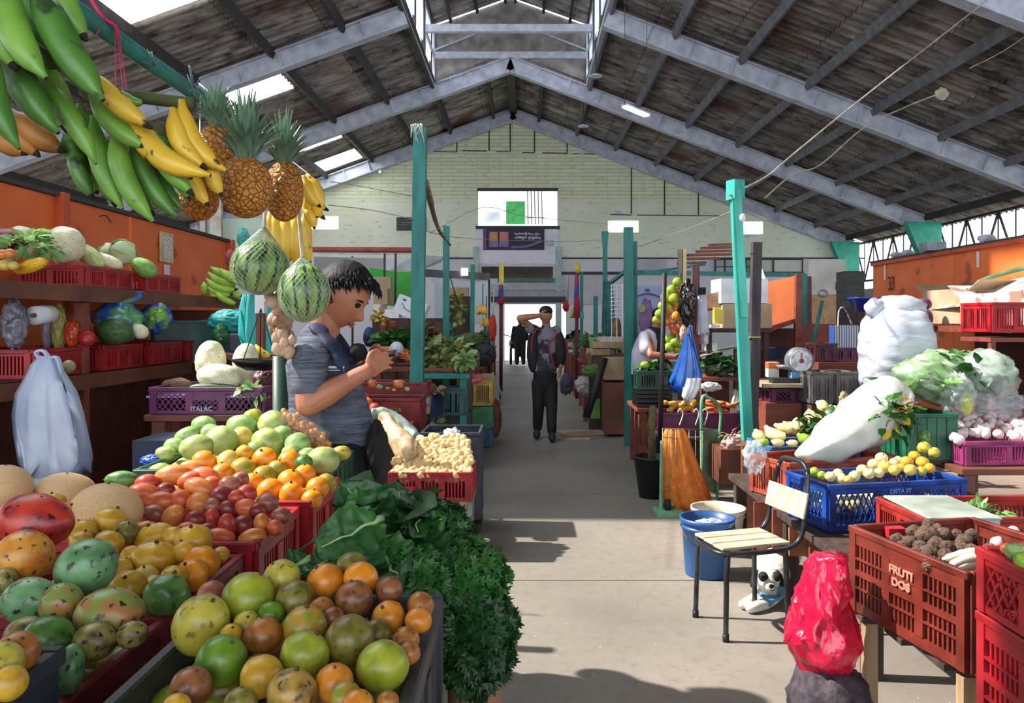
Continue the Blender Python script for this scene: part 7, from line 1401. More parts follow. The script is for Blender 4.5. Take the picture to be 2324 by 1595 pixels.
# chard and parsley
def chard_leaf(parent, base, d, upv, ln, wd, curl, seed, mt=green1):
    bm = BM(); leaf_bm(bm, base, d, upv, ln, wd, curl, .10, 12, 8, seed); bmesh.ops.subdivide_edges(bm, edges=bm.edges[:], cuts=1, use_grid_fill=True)
    for v in bm.verts: v.co += Vector((nz(v.co, 40, seed), nz(v.co, 40, seed + 3), nz(v.co, 40, seed + 7))) * .010
    o = kid('leaf', bm, mt, parent, True, recalc=False); bm = BM(); base, d, upv = Vector(base), Vector(d).normalized(), Vector(upv).normalized(); s = d.cross(upv).normalized(); u2 = s.cross(d); pts = []
    for i in range(9):
        q = i / 9; an = curl * q * 1.6; k_ = max(curl * 1.6, .01); pts.append(base + (d * math.sin(an) / k_ + u2 * (math.cos(an) - 1) / k_) * ln + u2 * .002)
    tube(bm, [base - d * ln * .06] + pts, [.006, .0055, .005, .0045, .004, .0035, .003, .0025, .002, .001], 6)
    for v in bm.verts: v.co += Vector((nz(v.co, 40, seed), nz(v.co, 40, seed + 3), nz(v.co, 40, seed + 7))) * .010
    o2 = kid('midrib', bm, rib_m, parent, True); o2.parent = o
    o2.matrix_parent_inverse = Matrix.Identity(4); return o
bx = table('low dark stand under the chard and parsley at the table corner', -.60, -.20, 1.62, 2.18, .80, wood_dark, name='low_table', lw=.05)
t = thing('chard_bunch', 'big glossy chard leaves piled at the table corner beside the aisle', 'greens', (-.36, 1.9, .80)); rr = random.Random(21)
def cp(px, py, Y=1.85): return P(px, py, Y)
for i, (bx_, by_, tx_, ty_, Yb, Yt, w_) in enumerate([(905, 1230, 800, 1120, 1.95, 1.85, .085), (900, 1230, 725, 1250, 1.9, 1.8, .075), (900, 1200, 770, 1180, 1.9, 1.78, .08), (930, 1210, 905, 1112, 1.9, 1.9, .07), (930, 1220, 990, 1180, 1.9, 1.85, .06), (880, 1220, 690, 1275, 1.85, 1.75, .05), (870, 1270, 900, 1300, 1.8, 1.65, .07),
      (850, 1230, 920, 1330, 1.8, 1.66, .075), (900, 1180, 850, 1110, 2.0, 2.0, .07), (940, 1180, 960, 1150, 1.95, 1.8, .06), (860, 1180, 740, 1230, 1.8, 1.70, .07), (830, 1240, 800, 1310, 1.8, 1.68, .08), (950, 1240, 1000, 1280, 1.85, 1.72, .07), (880, 1150, 800, 1150, 1.95, 1.85, .07), (700, 1270, 650, 1285, 1.75, 1.7, .04), (920, 1260, 960, 1330, 1.8, 1.68, .07)]):
    A_, B2 = cp(bx_, by_, Yb), cp(tx_, ty_, Yt); d = B2 - A_; chard_leaf(t, A_, d, Vector((rr.uniform(-.3, .3), -.9, .6)), d.length * 1.12, w_, rr.uniform(.15, .6), i, green1 if i % 3 else green2)
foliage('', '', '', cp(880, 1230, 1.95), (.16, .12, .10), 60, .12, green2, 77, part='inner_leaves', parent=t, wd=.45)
PB = None
def parsley(label, c, R, seed, n=2600):
    rr = random.Random(seed); t = thing('parsley_bunch', label, 'greens', Vector(c) - Vector((0, 0, R[2]))); bm = BM()
    for i in range(n):
        d = Vector((rr.gauss(0, 1), rr.gauss(0, 1), rr.gauss(.15, 1))).normalized(); p = Vector(c) + Vector((d.x * R[0], d.y * R[1], d.z * R[2])) * rr.uniform(.75, 1.04) * (1 + .18 * nz(d, 3, seed)); u = Vector((rr.gauss(0, 1), rr.gauss(0, 1), rr.gauss(0, 1))).cross(d).normalized(); f = (d * .8 + u + Vector((0, 0, -.5))).normalized(); s = f.cross(d + Vector((.01, .02, .03))).normalized(); L = rr.uniform(.010, .018)
        v0 = bm.verts.new(p); 
        for an in (-.9, 0, .9):
            q = (f * math.cos(an) + s * math.sin(an)); w_ = s * math.cos(an) - f * math.sin(an); m_ = p + q * L * .6; bm.faces.new((v0, bm.verts.new(m_ + w_ * L * .33), bm.verts.new(p + q * L * (1.1 + .15 * (an == 0)) + d * .002), bm.verts.new(m_ - w_ * L * .33)))
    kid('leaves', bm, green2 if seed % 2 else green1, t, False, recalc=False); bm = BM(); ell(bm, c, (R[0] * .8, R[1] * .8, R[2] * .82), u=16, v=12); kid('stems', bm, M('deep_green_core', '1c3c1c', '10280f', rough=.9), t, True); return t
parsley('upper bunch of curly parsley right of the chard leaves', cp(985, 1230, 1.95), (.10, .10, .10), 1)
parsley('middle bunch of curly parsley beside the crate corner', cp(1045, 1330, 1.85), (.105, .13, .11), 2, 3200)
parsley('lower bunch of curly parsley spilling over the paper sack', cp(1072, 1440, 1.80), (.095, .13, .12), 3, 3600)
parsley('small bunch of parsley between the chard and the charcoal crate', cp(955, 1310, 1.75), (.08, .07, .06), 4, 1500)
t = thing('paper_sack', 'brown paper sack under the parsley beside the charcoal crate', 'sack', (P(1078, 0, 1.8).x, 1.86, 0)); bm = BM(); cx = P(1075, 0, 1.8).x; rows = []
for i in range(14):
    z = .84 * i / 13; rows.append([bm.verts.new((cx + math.cos(2 * PI * k_ / 28) * (.062 + .012 * nz((k_, i, 0), .7)), 1.88 + math.sin(2 * PI * k_ / 28) * .12 * (1 + .1 * nz((k_, i, 5), .5)), z)) for k_ in range(28)])
for a_, b_ in zip(rows, rows[1:]):
    for k_ in range(28): bm.faces.new((a_[k_], a_[(k_ + 1) % 28], b_[(k_ + 1) % 28], b_[k_]))
bm.faces.new(list(reversed(rows[0]))); kid('body', bm, M('kraft_paper', 'a47c5c', '7c5a40', rough=.8, scale=6, bs=.6), t, True)
blob('blue_bag', 'bright blue plastic bag tucked behind the dark green crate', 'bag', 352, 1046, 34, 14, 3.2, M('bright_blue_film', '2c5cd0', '1c40a0', rough=.3, coat=.4), .2)
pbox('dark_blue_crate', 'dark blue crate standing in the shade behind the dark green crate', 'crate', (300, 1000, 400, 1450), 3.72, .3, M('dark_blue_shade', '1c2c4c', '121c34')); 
def stand(px0, px1, py, Y, dep, lb, mt=wood_dark, z0=0):
    z1 = P(0, py, Y).z; a, b = P(px0, 0, Y).x, P(px1, 0, Y).x; bm = BM(); box(bm, ((a + b) / 2, Y + dep / 2, (z0 + z1) / 2), (b - a, dep, z1 - z0 - .002)); return tag(mk('wooden_stand', bm, mt), lb, 'stand')
stand(858, 910, 768, 9.35, .3, 'dark wooden block under the two clay pots', z0=1.018)
stand(1016, 1066, 672, 14.3, .3, 'dark cupboard under the carton beyond the second teal post')
for x, y, Y in ((800, 582, 14.05), (716, 584, 14.05), (862, 586, 14.05), (1110, 636, 15.05), (988, 640, 16.05), (1108, 640, 16.05)): ptube('awning_rod', 'thin grey rod holding an awning behind the %s' % {800: 'man, middle one', 716: 'man, by the melons', 862: 'man, by the green tarpaulin', 1110: 'thin teal post', 988: 'second teal post', 1108: 'maroon pole'}[x], 'rod', [(x, y, Y), (x, 730 + 2700 / Y - 1, Y)], .02, dk)
# right mid stall
sl_ = M('red_brown_slat', '8c5444', '6c3c30', rough=.7)
for i, (x0, x1, y) in enumerate([(1611, 1667, 556), (1593, 1667, 563), (1582, 1667, 571), (1561, 1658, 579), (1551, 1630, 588), (1540, 1600, 598)]):
    bm = BM(); bar(bm, P(x0, y, 9.0), P(x1, y - 2, 9.6), .04, .03); tag(mk('roof_slat', bm, sl_), '%s red-brown slat of the stepped rack above the hanging fruit' % ['topmost', 'second', 'third', 'fourth', 'fifth', 'lowest'][i], 'slat')
for x, c, lb in ((1544, M('grey_post_wood', '8c8478', '6c645a'), 'grey upright of the stepped slat rack'), (1554, M('cream_post', 'd8c894', 'b8a878'), 'cream upright of the stepped slat rack')): pbox('rack_upright', lb, 'post', (x - 4, 565, x + 4, 1000), 8.95, .05, c)
tt = thing('pipe_scaffold', 'teal pipe frame spanning from the paired posts to the orange cabinet', 'frame', P(1640, 620, 9.6)); 
for p_, q_, w_ in (((1440, 618, 9.7), (1826, 624, 9.9), .05), ((1822, 622, 9.9), (1822, 1000, 9.9), .085), ((1600, 600, 9.9), (1445, 622, 9.7), .03), ((1420, 615, 9.65), (1388, 640, 10.2), .04)):
    bm = BM(); bar(bm, P(*p_), P(*q_), w_); kid('beam', bm, teal, tt)
pbox('brown_post', 'dark brown timber post behind the blue hanging bag', 'post', (1572, 603, 1588, 1060), 7.45, .06, M('maroon_timber', '6c4440', '4c2e2c', scale=5, stretch=(5, 5, .6)))
ptube('thin_pole', 'thin black pole rising from behind the dark planter', 'pole', [(1508, 620, 7.0), (1497, 1046, 7.0)], .022, M('black_timber', '201c20', '141216'))
# hanging fruit nets
for i, (x, y, r_, k_) in enumerate([(1537, 640, 11, 'lm'), (1524, 658, 12, 'lm'), (1513, 674, 14, 'yg'), (1530, 678, 13, 'yg'), (1504, 694, 11, 'lm'), (1518, 697, 12, 'yg'), (1497, 712, 11, 'lm'), (1544, 660, 10, 'so'), (1554, 672, 9, 'so'), (1538, 690, 10, 'o'), (1550, 695, 10, 'so'), (1522, 704, 11, 'o'),
      (1534, 718, 12, 'o'), (1513, 729, 9, 'o'), (1526, 740, 10, 'ro'), (1540, 742, 9, 'ro'), (1530, 752, 9, 'ro'), (1520, 768, 11, 'lm'), (1532, 776, 11, 'lm'), (1518, 788, 11, 'lm'), (1536, 792, 10, 'lm'), (1544, 780, 9, 'pl'), (1490, 726, 10, 'yg'), (1548, 652, 8, 'ye')]):
    pfruit('hanging_fruit', 'orange', x, y, r_, r_, 7.3 + .03 * (i % 3), k_, 'fruit', '%s round fruit in the hanging net, number %s from the top' % (PC[k_][3], ['one', 'two', 'three', 'four', 'five', 'six', 'seven', 'eight', 'nine', 'ten', 'eleven', 'twelve', 'thirteen', 'fourteen', 'fifteen', 'sixteen', 'seventeen', 'eighteen', 'nineteen', 'twenty', 'twenty one', 'twenty two', 'twenty three', 'twenty four'][i]))
ptube('net_string', 'string holding the hanging fruit nets', 'string', [(1545, 620, 7.4), (1538, 700, 7.36), (1530, 790, 7.34)], .008, M('black_cable'), n=3)
blob('black_net_bag', 'black plastic bag hanging beside the dark brown post', 'bag', 1560, 690, 17, 52, 7.2, M('black_film', '18161a', '0c0b0e', rough=.2, coat=.5, bs=.6), .3, 2.5, 4); blob('garlic_string', 'pale onions hanging below the black bag', 'onions', 1551, 758, 8, 20, 7.15, M('pale_onion', 'd8b8a0', 'b48c74'), .2, 4, 3)
hb = hanging_bag('blue_bag', 'bright blue plastic bag hanging in front of the brown post', [(1556, 1564, 756), (1550, 1573, 785), (1540, 1582, 815), (1528, 1591, 850), (1520, 1590, 872), (1534, 1584, 886)], 6.95, .07, M('sky_blue_film', '2f80e0', '1c5cc0', rough=.25, coat=.4, bs=.4, trans=('4090ff', .25)), 2, [[(1560, 760), (1566, 738), (1570, 758), (1586, 830)]])
hanging_bag('white_bag', 'white plastic bag bottom hanging below the bright blue bag', [(1560, 1592, 858), (1552, 1590, 880), (1548, 1580, 898), (1555, 1565, 910)], 6.88, .05, M('bright_white_film'), 5)
# counter with herbs, trays, carrots
table('long brown counter of the vendor under the herbs and trays', P(1446, 0, 7.9).x, P(1690, 0, 7.9).x, 7.9, 8.7, P(0, 926, 7.9).z, wood_red, name='counter', mid=True)
crate('dark green crate of herbs in front of the vendor', '1c4c3c', .40, .3, .19, (P(1488, 0, 8).x, 8.06, P(0, 884, 7.95).z), 0, 'slot', 'herb_crate'); foliage('herb_heap', 'bright green herbs on the crate before the vendor', 'herbs', P(1480, 838, 8.05), (.14, .1, .04), 90, .08, green1, 80)
pfruit('green_cabbage', 'lulo', 1464, 828, 11, 9, 7.95, 'lm', 'cabbage', 'bright green cabbage at the corner of the herb crate')
for i in range(4): pbox('black_tray', '%s black plastic tray under the herb crate' % ['topmost', 'second', 'third', 'lowest'][i], 'tray', (1446, 886 + i * 10, 1526, 894 + i * 10), 7.93, .36, M('black_tray', '16181c', '0e1014', rough=.35), group='stack of black trays')
blob('leafy_bag', 'clear bag of dark green leaves on the counter beyond the blue bag', 'bag', 1632, 832, 42, 17, 7.8, M('dark_leaf_bag', '3c6434', '8ca890', rough=.2, scale=6, lo=.5, hi=.75, coat=.4), .12, 3, 8, dep=.14)
foliage('leaf_clump', 'dark leaves showing through the bag on the vendor counter', 'leaves', P(1632, 830, 7.7), (.16, .05, .06), 60, .09, green2, 81)
flat('grey_sheet', 'pale sheet metal slanting over the clear bag of leaves', 'sheet', [(1585, 812, 7.6), (1690, 786, 7.9), (1700, 782, 8.5), (1600, 800, 8.4)], M('galvanised', 'b0aea8', '8c8a84', rough=.4), .012, (0, 0, 1))
pbox('upper_counter', 'red-brown board under the clear bag of leaves', 'board', (1588, 856, 1680, 864), 7.6, .5, wood_red); pbox('timber_upright', 'red-brown upright holding the board of the leafy bag', 'post', (1668, 790, 1680, 925), 7.95, .06, wood_red)
pbox('under_box', 'red-brown box under the slanting board beyond the leaning post', 'box', (1592, 866, 1655, 925), 7.95, .3, board_brown); blob('white_bag', 'white bag stuffed under the red-brown board', 'bag', 1612, 878, 24, 10, 7.55, M('bright_white_film'), .3)
table('dark bench under the purple carrot crates', P(1498, 0, 7.2).x, P(1698, 0, 7.2).x, 7.1, 7.72, P(0, 990, 7.15).z, wood_dark, name='bench')
for x, w_, lb in ((1570, .56, 'purple crate of yellow potatoes with white twine behind the cart'), (1664, .2, 'purple crate of carrots beside the leaning teal post')): crate(lb, '6c2050', w_, .4, .2, (P(x, 0, 7.2).x, 7.4, P(0, 989, 7.15).z), 0, 'solid', 'purple_crate')
rr = random.Random(31)
for i in range(22): x, y = rr.uniform(1508, 1575), rr.uniform(912, 932); pfruit('yellow_potato', 'tuber', x, y, 8, 6, 7.45, 'y', 'potato', 'small yellow potato heaped in the purple crate', rr.uniform(-60, 60), 'yellow potatoes behind the cart')
for i in range(26):
    x, y = rr.uniform(1600, 1662), rr.uniform(908, 940); a_ = rr.uniform(-.5, .5); ptube('carrot', 'orange carrot heaped beside the white leeks', 'carrot', [(x, y, 7.4), (x + 22 * math.cos(a_), y + 22 * math.sin(a_) + 3, 7.36)], [.020, .008], M('carrot_orange'), group='carrots beside the leeks', seg=8)
for i in range(7): ptube('leek', 'white leek standing against the leaning teal post', 'leek', [(1656 + i * 5, 948, 7.35), (1670 + i * 5, 884 + i * 3, 7.45)], .016, M('leek_white', 'e4e4d4', 'c0c4a8'), group='white leeks', seg=8)
for i in range(8): x, y = rr.uniform(1575, 1615), rr.uniform(908, 925); pfruit('small_squash', 'knobby', x, y, 9, 7, 7.5, 'ye' if i % 2 else 'lm', 'squash', 'small pale squash between the yellow potatoes and the carrots', 0, 'small squashes behind the cart')
for i, x in enumerate((1544, 1580, 1600)): ptube('white_hook', '%s white twine loop on the front of the purple crate' % ['first', 'middle', 'last'][i], 'twine', [(x - 6, 935, 7.15), (x, 928, 7.13), (x + 6, 940, 7.13), (x - 2, 965, 7.13)], .006, M('white_paper'), n=4)
blob('pink_net_bag', 'pale pink net bag with twigs beside the leaning post foot', 'bag', 1668, 1006, 28, 20, 6.4, M('pale_pink_net', 'd8b0ac', 'b88c88', rough=.6), .25, 3, 5); foliage('twig_bundle', 'bundle of dry twigs on the pale pink net bag', 'twigs', P(1665, 990, 6.45), (.08, .06, .02), 30, .10, M('dry_stalk'), 82, wd=.12)
pbox('maroon_box', 'maroon box under the pale pink net bag', 'box', (1636, 1020, 1692, 1100), 6.3, .4, board_brown)
pbox('lower_plinth', 'brown slanted board under the herb counter left of the planter', 'board', (1448, 940, 1496, 1005), 7.95, .03, board_brown, .25)
# orange cabinet, cartons, clothes
cab = thing('orange_cabinet', 'orange-painted cabinet with a slanted brown edge behind the dark timber post', 'cabinet', P(1770, 780, 8.3)); 
bm = BM(); poly(bm, [P(1740, 640, 8.6), P(1808, 625, 8.2), P(1808, 735, 8.2), P(1740, 730, 8.6)], .03, (0, 1, 0)); kid('back_panel', bm, M('shaded_orange_panel', 'b8602e', '8c4420', rough=.6, scale=2), cab); bm = BM(); bar(bm, P(1812, 622, 8.1), P(1806, 960, 8.1), .06); kid('upright', bm, wood_red, cab)  # back panel: the usual orange, its unlit shade mixed into the colour
bm = BM(); poly(bm, [P(1722, 750, 7.9), P(1806, 722, 8.1), P(1808, 718, 8.6), P(1722, 736, 8.6)], .05, (0, 0, -1)); kid('shelf', bm, wood_red, cab); bm = BM(); box(bm, P(1765, 840, 8.5), (.42, .03, .9)); kid('lower_back', bm, M('dark_maroon_board'), cab)
bm = BM(); bar(bm, P(1720, 748, 8.0), P(1722, 1010, 8.0), .05); kid('upright', bm, wood_red, cab)
t, w_, h_ = pbox('white_carton', 'white fruit carton with a red apple print atop the brown one', 'box', (1634, 632, 1742, 688), 7.75, .35, M('clean_white_card'), parts='carton', rz=.05); bm = BM(); ell(bm, (-.05, -.005, h_ * .3), (.035, .006, .03)); ell(bm, (.13, -.005, h_ * .35), (.04, .006, .04)); mk('apple_print', bm, M('apple_print', '7c2c3c', '4c6c4c', scale=9), t, True); bm = BM(); box(bm, (-.19, -.005, h_ * .65), (.03, .004, .03)); mk('black_mark', bm, black, t)
flat('carton_flap', 'white open flap of paper above the apple carton', 'flap', [(1700, 634, 7.8), (1738, 632, 7.8), (1728, 606, 7.9), (1712, 618, 7.9)], M('clean_white_card'), .01)
t, w_, h_ = pbox('brown_carton', 'brown cardboard carton under the white apple carton', 'box', (1640, 689, 1752, 744), 7.75, .35, card, parts='carton'); bm = BM(); ell(bm, (-.19, -.005, h_ * .75), (.02, .004, .012)); mk('leaf_print', bm, M('dark_leaf_print', '2c3c24', '1c2818'), t, True)
flat('open_flap', 'brown open carton flap left of the apple carton', 'flap', [(1604, 668, 7.9), (1640, 660, 7.8), (1640, 700, 7.8), (1606, 700, 7.9)], M('card_brown_dark', '8c6c50', '6c5038'), .01)
table('brown table carrying the stacked cartons', P(1600, 0, 7.7).x, P(1756, 0, 7.7).x, 7.72, 8.3, P(0, 745, 7.75).z, wood_dark, name='high_table', lw=.05)
t, w_, h_ = pbox('yellow_bin', 'small yellow bin with a handle left of the brown carton', 'bin', (1622, 702, 1643, 735), 7.6, .09, M('yellow_plastic', 'd8c02c', 'b8a020', rough=.4), parts='bin'); bm = BM(); box(bm, (0, .045, h_ + .01), (w_ * .7, .07, .02)); mk('lid', bm, M('yellow_plastic'), t)
pbox('white_dish', 'white dish under the small yellow bin', 'dish', (1614, 737, 1634, 743), 7.55, .08, M('white_paper')); flat('red_cloth', 'red cloth behind the yellow bin', 'cloth', [(1604, 692, 7.9), (1640, 688, 7.9), (1640, 700, 7.9), (1606, 706, 7.9)], red)
hanging_bag('white_garment', 'white cloth hanging from the dark brown post', [(1584, 1602, 662), (1583, 1604, 690), (1582, 1606, 730), (1580, 1609, 756)], 7.35, .05, M('white_shirt'), 7)
pbox('black_holder', 'black clip holding the white hanging cloth', 'clip', (1584, 652, 1602, 668), 7.3, .06, black); t = thing('rolls', 'pink and white paper rolls under the white hanging cloth', 'rolls', P(1592, 770, 7.5))
for x, c in ((1586, M('pink_roll', 'c87080', 'a85464')), (1601, M('white_paper'))): bm = BM(); tube(bm, [P(x, 780, 7.5), P(x, 758, 7.5)], .028, 14); kid('roll', bm, c, t, True)
pbox('green_white_box', 'small green and white box beyond the blue bag', 'box', (1604, 778, 1628, 796), 7.9, .1, M('green_white_print', '3c6c54', 'c8ccc8', scale=4, lo=.5, hi=.52)); pbox('back_shelf', 'dark wooden back shelf behind the white hanging cloth', 'shelf', (1575, 798, 1640, 806), 7.9, .35, wood_dark); 
pbox('dark_goods', 'dark cloth bundle under the orange cabinet shelf', 'bundle', (1726, 790, 1790, 815), 8.2, .3, M('dark_blue_cloth')); pbox('blue_goods', 'red-brown board below the dark cloth bundle', 'board', (1722, 816, 1806, 826), 8.1, .35, wood_red)
# poster, racks and cartons past the paired posts
t = thing('poster', 'pale blue printed poster with an oval emblem behind the vendor', 'poster', P(1475, 730, 11.2)); bm = BM(); poly(bm, [P(1446, 648, 11.2), P(1504, 648, 11.2), P(1504, 830, 11.2), P(1446, 830, 11.2)], .02, (0, 1, 0)); kid('sheet', bm, M('poster_blue', 'a8b4d4', '8c94c0', scale=1.5), t)
bm = BM(); ell(bm, P(1469, 658, 11.18), (.04, .004, .022)); tube(bm, spline([P(1446, 672, 11.18), P(1470, 666, 11.18), P(1500, 674, 11.18)], 5), .01, 5); kid('emblem', bm, M('poster_mark', '4c6ca0', '3c5484'), t, True); bm = BM(); ell(bm, P(1466, 718, 11.18), (.10, .006, .24), fn=lambda d: 1 + .3 * nz(d, 2)); kid('purple_shape', bm, M('poster_purple', '8c6c9c', '74588c'), t, True); bm = BM(); ell(bm, P(1457, 700, 11.16), (.05, .004, .06)); kid('yellow_shape', bm, M('poster_yellow', 'b4b474', '9c9c60'), t, True)
tt = thing('wire_rack', 'white wire rack beside the thick teal post', 'rack', P(1402, 690, 11)); bm = BM()
for i in range(9): tube(bm, [P(1385, 648 + i * 9, 11), P(1412, 648 + i * 9, 11)], .008, 5)
for x in (1388, 1400, 1413): tube(bm, [P(x, 645, 11), P(x, 860, 11)], .014 if x > 1405 else .008, 6)
kid('wires', bm, M('white_paper'), tt); blob('brown_basket', 'brown woven basket below the white wire rack', 'basket', 1400, 745, 10, 24, 11.2, M('wicker', '8c6844', '5c4028', scale=14, bs=.6), .05)
hanging_bag('teal_tarp', 'dark teal cloth wrapped round the box-headed post', [(1370, 1390, 638), (1368, 1394, 680), (1366, 1396, 740), (1370, 1390, 790), (1368, 1380, 822)], 13.6, .12, M('dark_teal_cloth', '1c7470', '14504e'), 4)
# far stalls on both sides of the aisle
def stall(i, x0, x1, Y, side, what):
    z = .85; tb = table('brown stall counter %s' % what, x0, x1, Y, Y + 1.1, z, wood_red, name='counter', lw=.06)
    return z
fars = [(-2.0, -.62, 11.4, 'left of the aisle beyond the crate stack'), (-2.1, -.66, 14.0, 'left of the aisle below the yellow bananas'), (-2.2, -.7, 17.0, 'left of the aisle near the maroon pole'), (-2.3, -.75, 20.5, 'farthest on the left of the aisle'),
        (.86, 1.75, 10.9, 'under the cartons past the paired posts'), (.95, 2.2, 13.2, 'right of the aisle by the pointed teal post'), (.98, 2.3, 16.0, 'right of the aisle by the taped post'), (1.0, 2.4, 19.5, 'farthest on the right of the aisle')]
for i, (x0, x1, Y, w_) in enumerate(fars):
    z = stall(i, x0, x1, Y, 0, w_); sgn = -1 if x0 < 0 else 1; xe = x1 - .3 if sgn < 0 else x0 + .3
    crate('%s crate on the counter %s' % (['green', 'red', 'blue', 'green', 'brown', 'red', 'green', 'red'][i], w_), ['2c8060', 'a82c30', '2c5890', '2c8060', '7c4c38', 'a82c30', '2c8060', 'a82c30'][i], .55, .4, .22, (xe, Y + .25, z + .001), 0, 'slot', 'far_crate')
    foliage('leafy_heap', 'leafy heap on the counter ' + w_, 'greens', (xe - .0 * sgn, Y + .25, z + .26), (.25, .16, .08), 60, .16, [green1, leafp, green2, leafp, green3, green1, leafp, green2][i], 90 + i)
    foliage('leafy_heap', 'second leafy heap behind the crate ' + w_, 'greens', (xe + .55 * sgn, Y + .6, z + .16), (.30, .25, .16), 60, .2, [leafp, green1, leafp, green2, leafp, green2, green1, leafp][i], 100 + i)
    bm = BM(); box(bm, ((x0 + x1) / 2, Y + .03, z / 2 - .05), ((x1 - x0) * .94, .02, z - .12)); tag(mk('closing_plank', bm, [wood_dark, wood_red][i % 2]), 'board closing the front of the counter ' + w_, 'board')
for i, (x, y, Y, w_, n_, lb) in enumerate([(1096, 704, 14.2, 9, 5, 'yellow bananas hanging at the thin teal post'), (1104, 732, 14.3, 7, 3, 'small yellow bananas below the upper bunch'), (1308, 712, 16.2, 8, 7, 'yellow-green bananas hanging right of the walking person'), (1318, 690, 16.4, 7, 3, 'greenish bananas high on the taped post')]):
    bunch('banana_bunch', lb, 'bananas', P(x, y - 14, Y), [(x - 8 + k_ * 16 / n_, y - 12, x - 14 + k_ * 28 / n_, y + 10, w_, (.1 if k_ > n_ / 2 else -.1), ban_y if i < 2 or k_ % 2 else ban_l) for k_ in range(n_)], Y)
    ptube('hanging_string', 'cord above the ' + lb, 'cord', [(x, y - 12, Y), (x, y - 60, Y)], .008, M('black_cable'))
for x, c, y0_, y1_, lb in [(1137, 'c02c44', 650, 760, 'maroon pole with a yellow flag left of the doorway'), (1309, 'b42848', 625, 790, 'folded red and blue umbrella pole right of the doorway')]:
    Y = 15.5; t = thing('flag_pole', lb, 'pole', (P(x, 0, Y).x, Y, 0)); bm = BM(); tube(bm, [(P(x, 0, Y).x, Y, 0), P(x, y0_, Y)], .035, 8); kid('pole', bm, M('maroon_pole', '6c2438', '4c1828'), t, True)
    bm = BM(); tube(bm, [P(x, y1_ - 70, Y), P(x, y0_ - 4, Y)], [.07, .04], 10); kid('cloth', bm, M('folded_' + c, c, '2c3c8c', scale=4, lo=.5, hi=.55), t, True); bm = BM(); box(bm, P(x + 1, y0_ - 28, Y), (.09, .04, .42)) if x < 1200 else ell(bm, P(x + 2, 608, Y), (.06, .06, .11)); kid('yellow_flag', bm, M('yellow_plastic'), t)
for x, y, rx, ry, c, lb, Y in [(1118, 745, 9, 30, 'c83c2c', 'red cloth hanging right of the yellow bananas', 13.8), (1284, 695, 7, 12, 'c02c34', 'red bundle right of the doorway', 17.0), (1328, 875, 22, 22, 'b4b4ac', 'white plastic bag heap on the floor right of the aisle', 11.4), (1285, 872, 14, 24, '4c4c5c', 'dark sack on the floor beside the walking person', 11.6), (1352, 842, 30, 14, '5c7c3c', 'green cauliflower leaves under the cartons', 10.7), (1010, 745, 18, 16, '2c8c84', 'teal cloth hanging between the far left stalls', 13.0), (1100, 806, 26, 24, '3c3c40', 'dark grey sack heap on the far left counter', 11.7), (1070, 770, 30, 16, '5c6c3c', 'green heap of sacks beyond the second teal post', 12.4)]:
    blob('cloth_bundle', lb, 'bundle', x, y, rx, ry, Y, M('bundle_' + c, c, rough=.7, scale=6, bs=.5), .22, 2.5, x)
    if x in (1118, 1284, 1010): ptube('hanging_string', 'string above the ' + lb, 'string', [(x, y - ry, Y), (x + 4, y - ry - 60, Y)], .008, whitecord)
blob('teal_hammock', 'teal plastic sheet sagging over the left far counter', 'sheet', 1060, 778, 46, 16, 12.8, M('dark_teal_cloth'), .25, 2, 3)
for r, Y, c, rz, lb in [((1345, 776, 1440, 790), 10.9, card, .1, 'flattened cardboard on the counter past the paired posts'), ((1358, 764, 1420, 776), 11.0, M('purple_print_card', '9484b8', 'c4b8a0', scale=3), -.1, 'lilac and tan cardboard lying on top of the flattened one'), ((1340, 792, 1380, 806), 10.85, card, .2, 'small cardboard piece on the counter corner'),
                        ((1372, 812, 1432, 862), 10.3, card, 0, 'brown carton with a dark slot left of the paired posts')]: pbox('carton', lb, 'box', r, Y, .35, c, rz)
pbox('brown_counter', 'brown wooden counter front left of the paired posts', 'counter', (1372, 868, 1428, 985), 10.3, .35, board_brown); ptube('dark_pole', 'dark slanting pole propped beside the brown counter', 'pole', [(1372, 812, 10.2), (1352, 880, 10.15), (1330, 948, 10.1)], .05, M('black_timber'))
bm = BM(); box(bm, (P(1335, 0, 10.6).x, 10.7, .01), (.75, .5, .012), Matrix.Rotation(.3, 3, 'Z')); tag(mk('floor_cardboard', bm, card), 'flattened cardboard lying on the aisle floor behind the walking person', 'cardboard')
bm = BM(); box(bm, (P(1290, 0, 9.9).x + .1, 10.15, .006), (.4, .22, .008), Matrix.Rotation(-.3, 3, 'Z')); tag(mk('floor_cardboard', bm, card), 'smaller brown cardboard scrap on the floor by the walking person', 'cardboard')
pbox('green_chair', 'light green plastic stool left of the brown counter', 'stool', (1340, 905, 1362, 950), 10.9, .3, M('light_green_plastic', '6c9c4c', '507c38'))
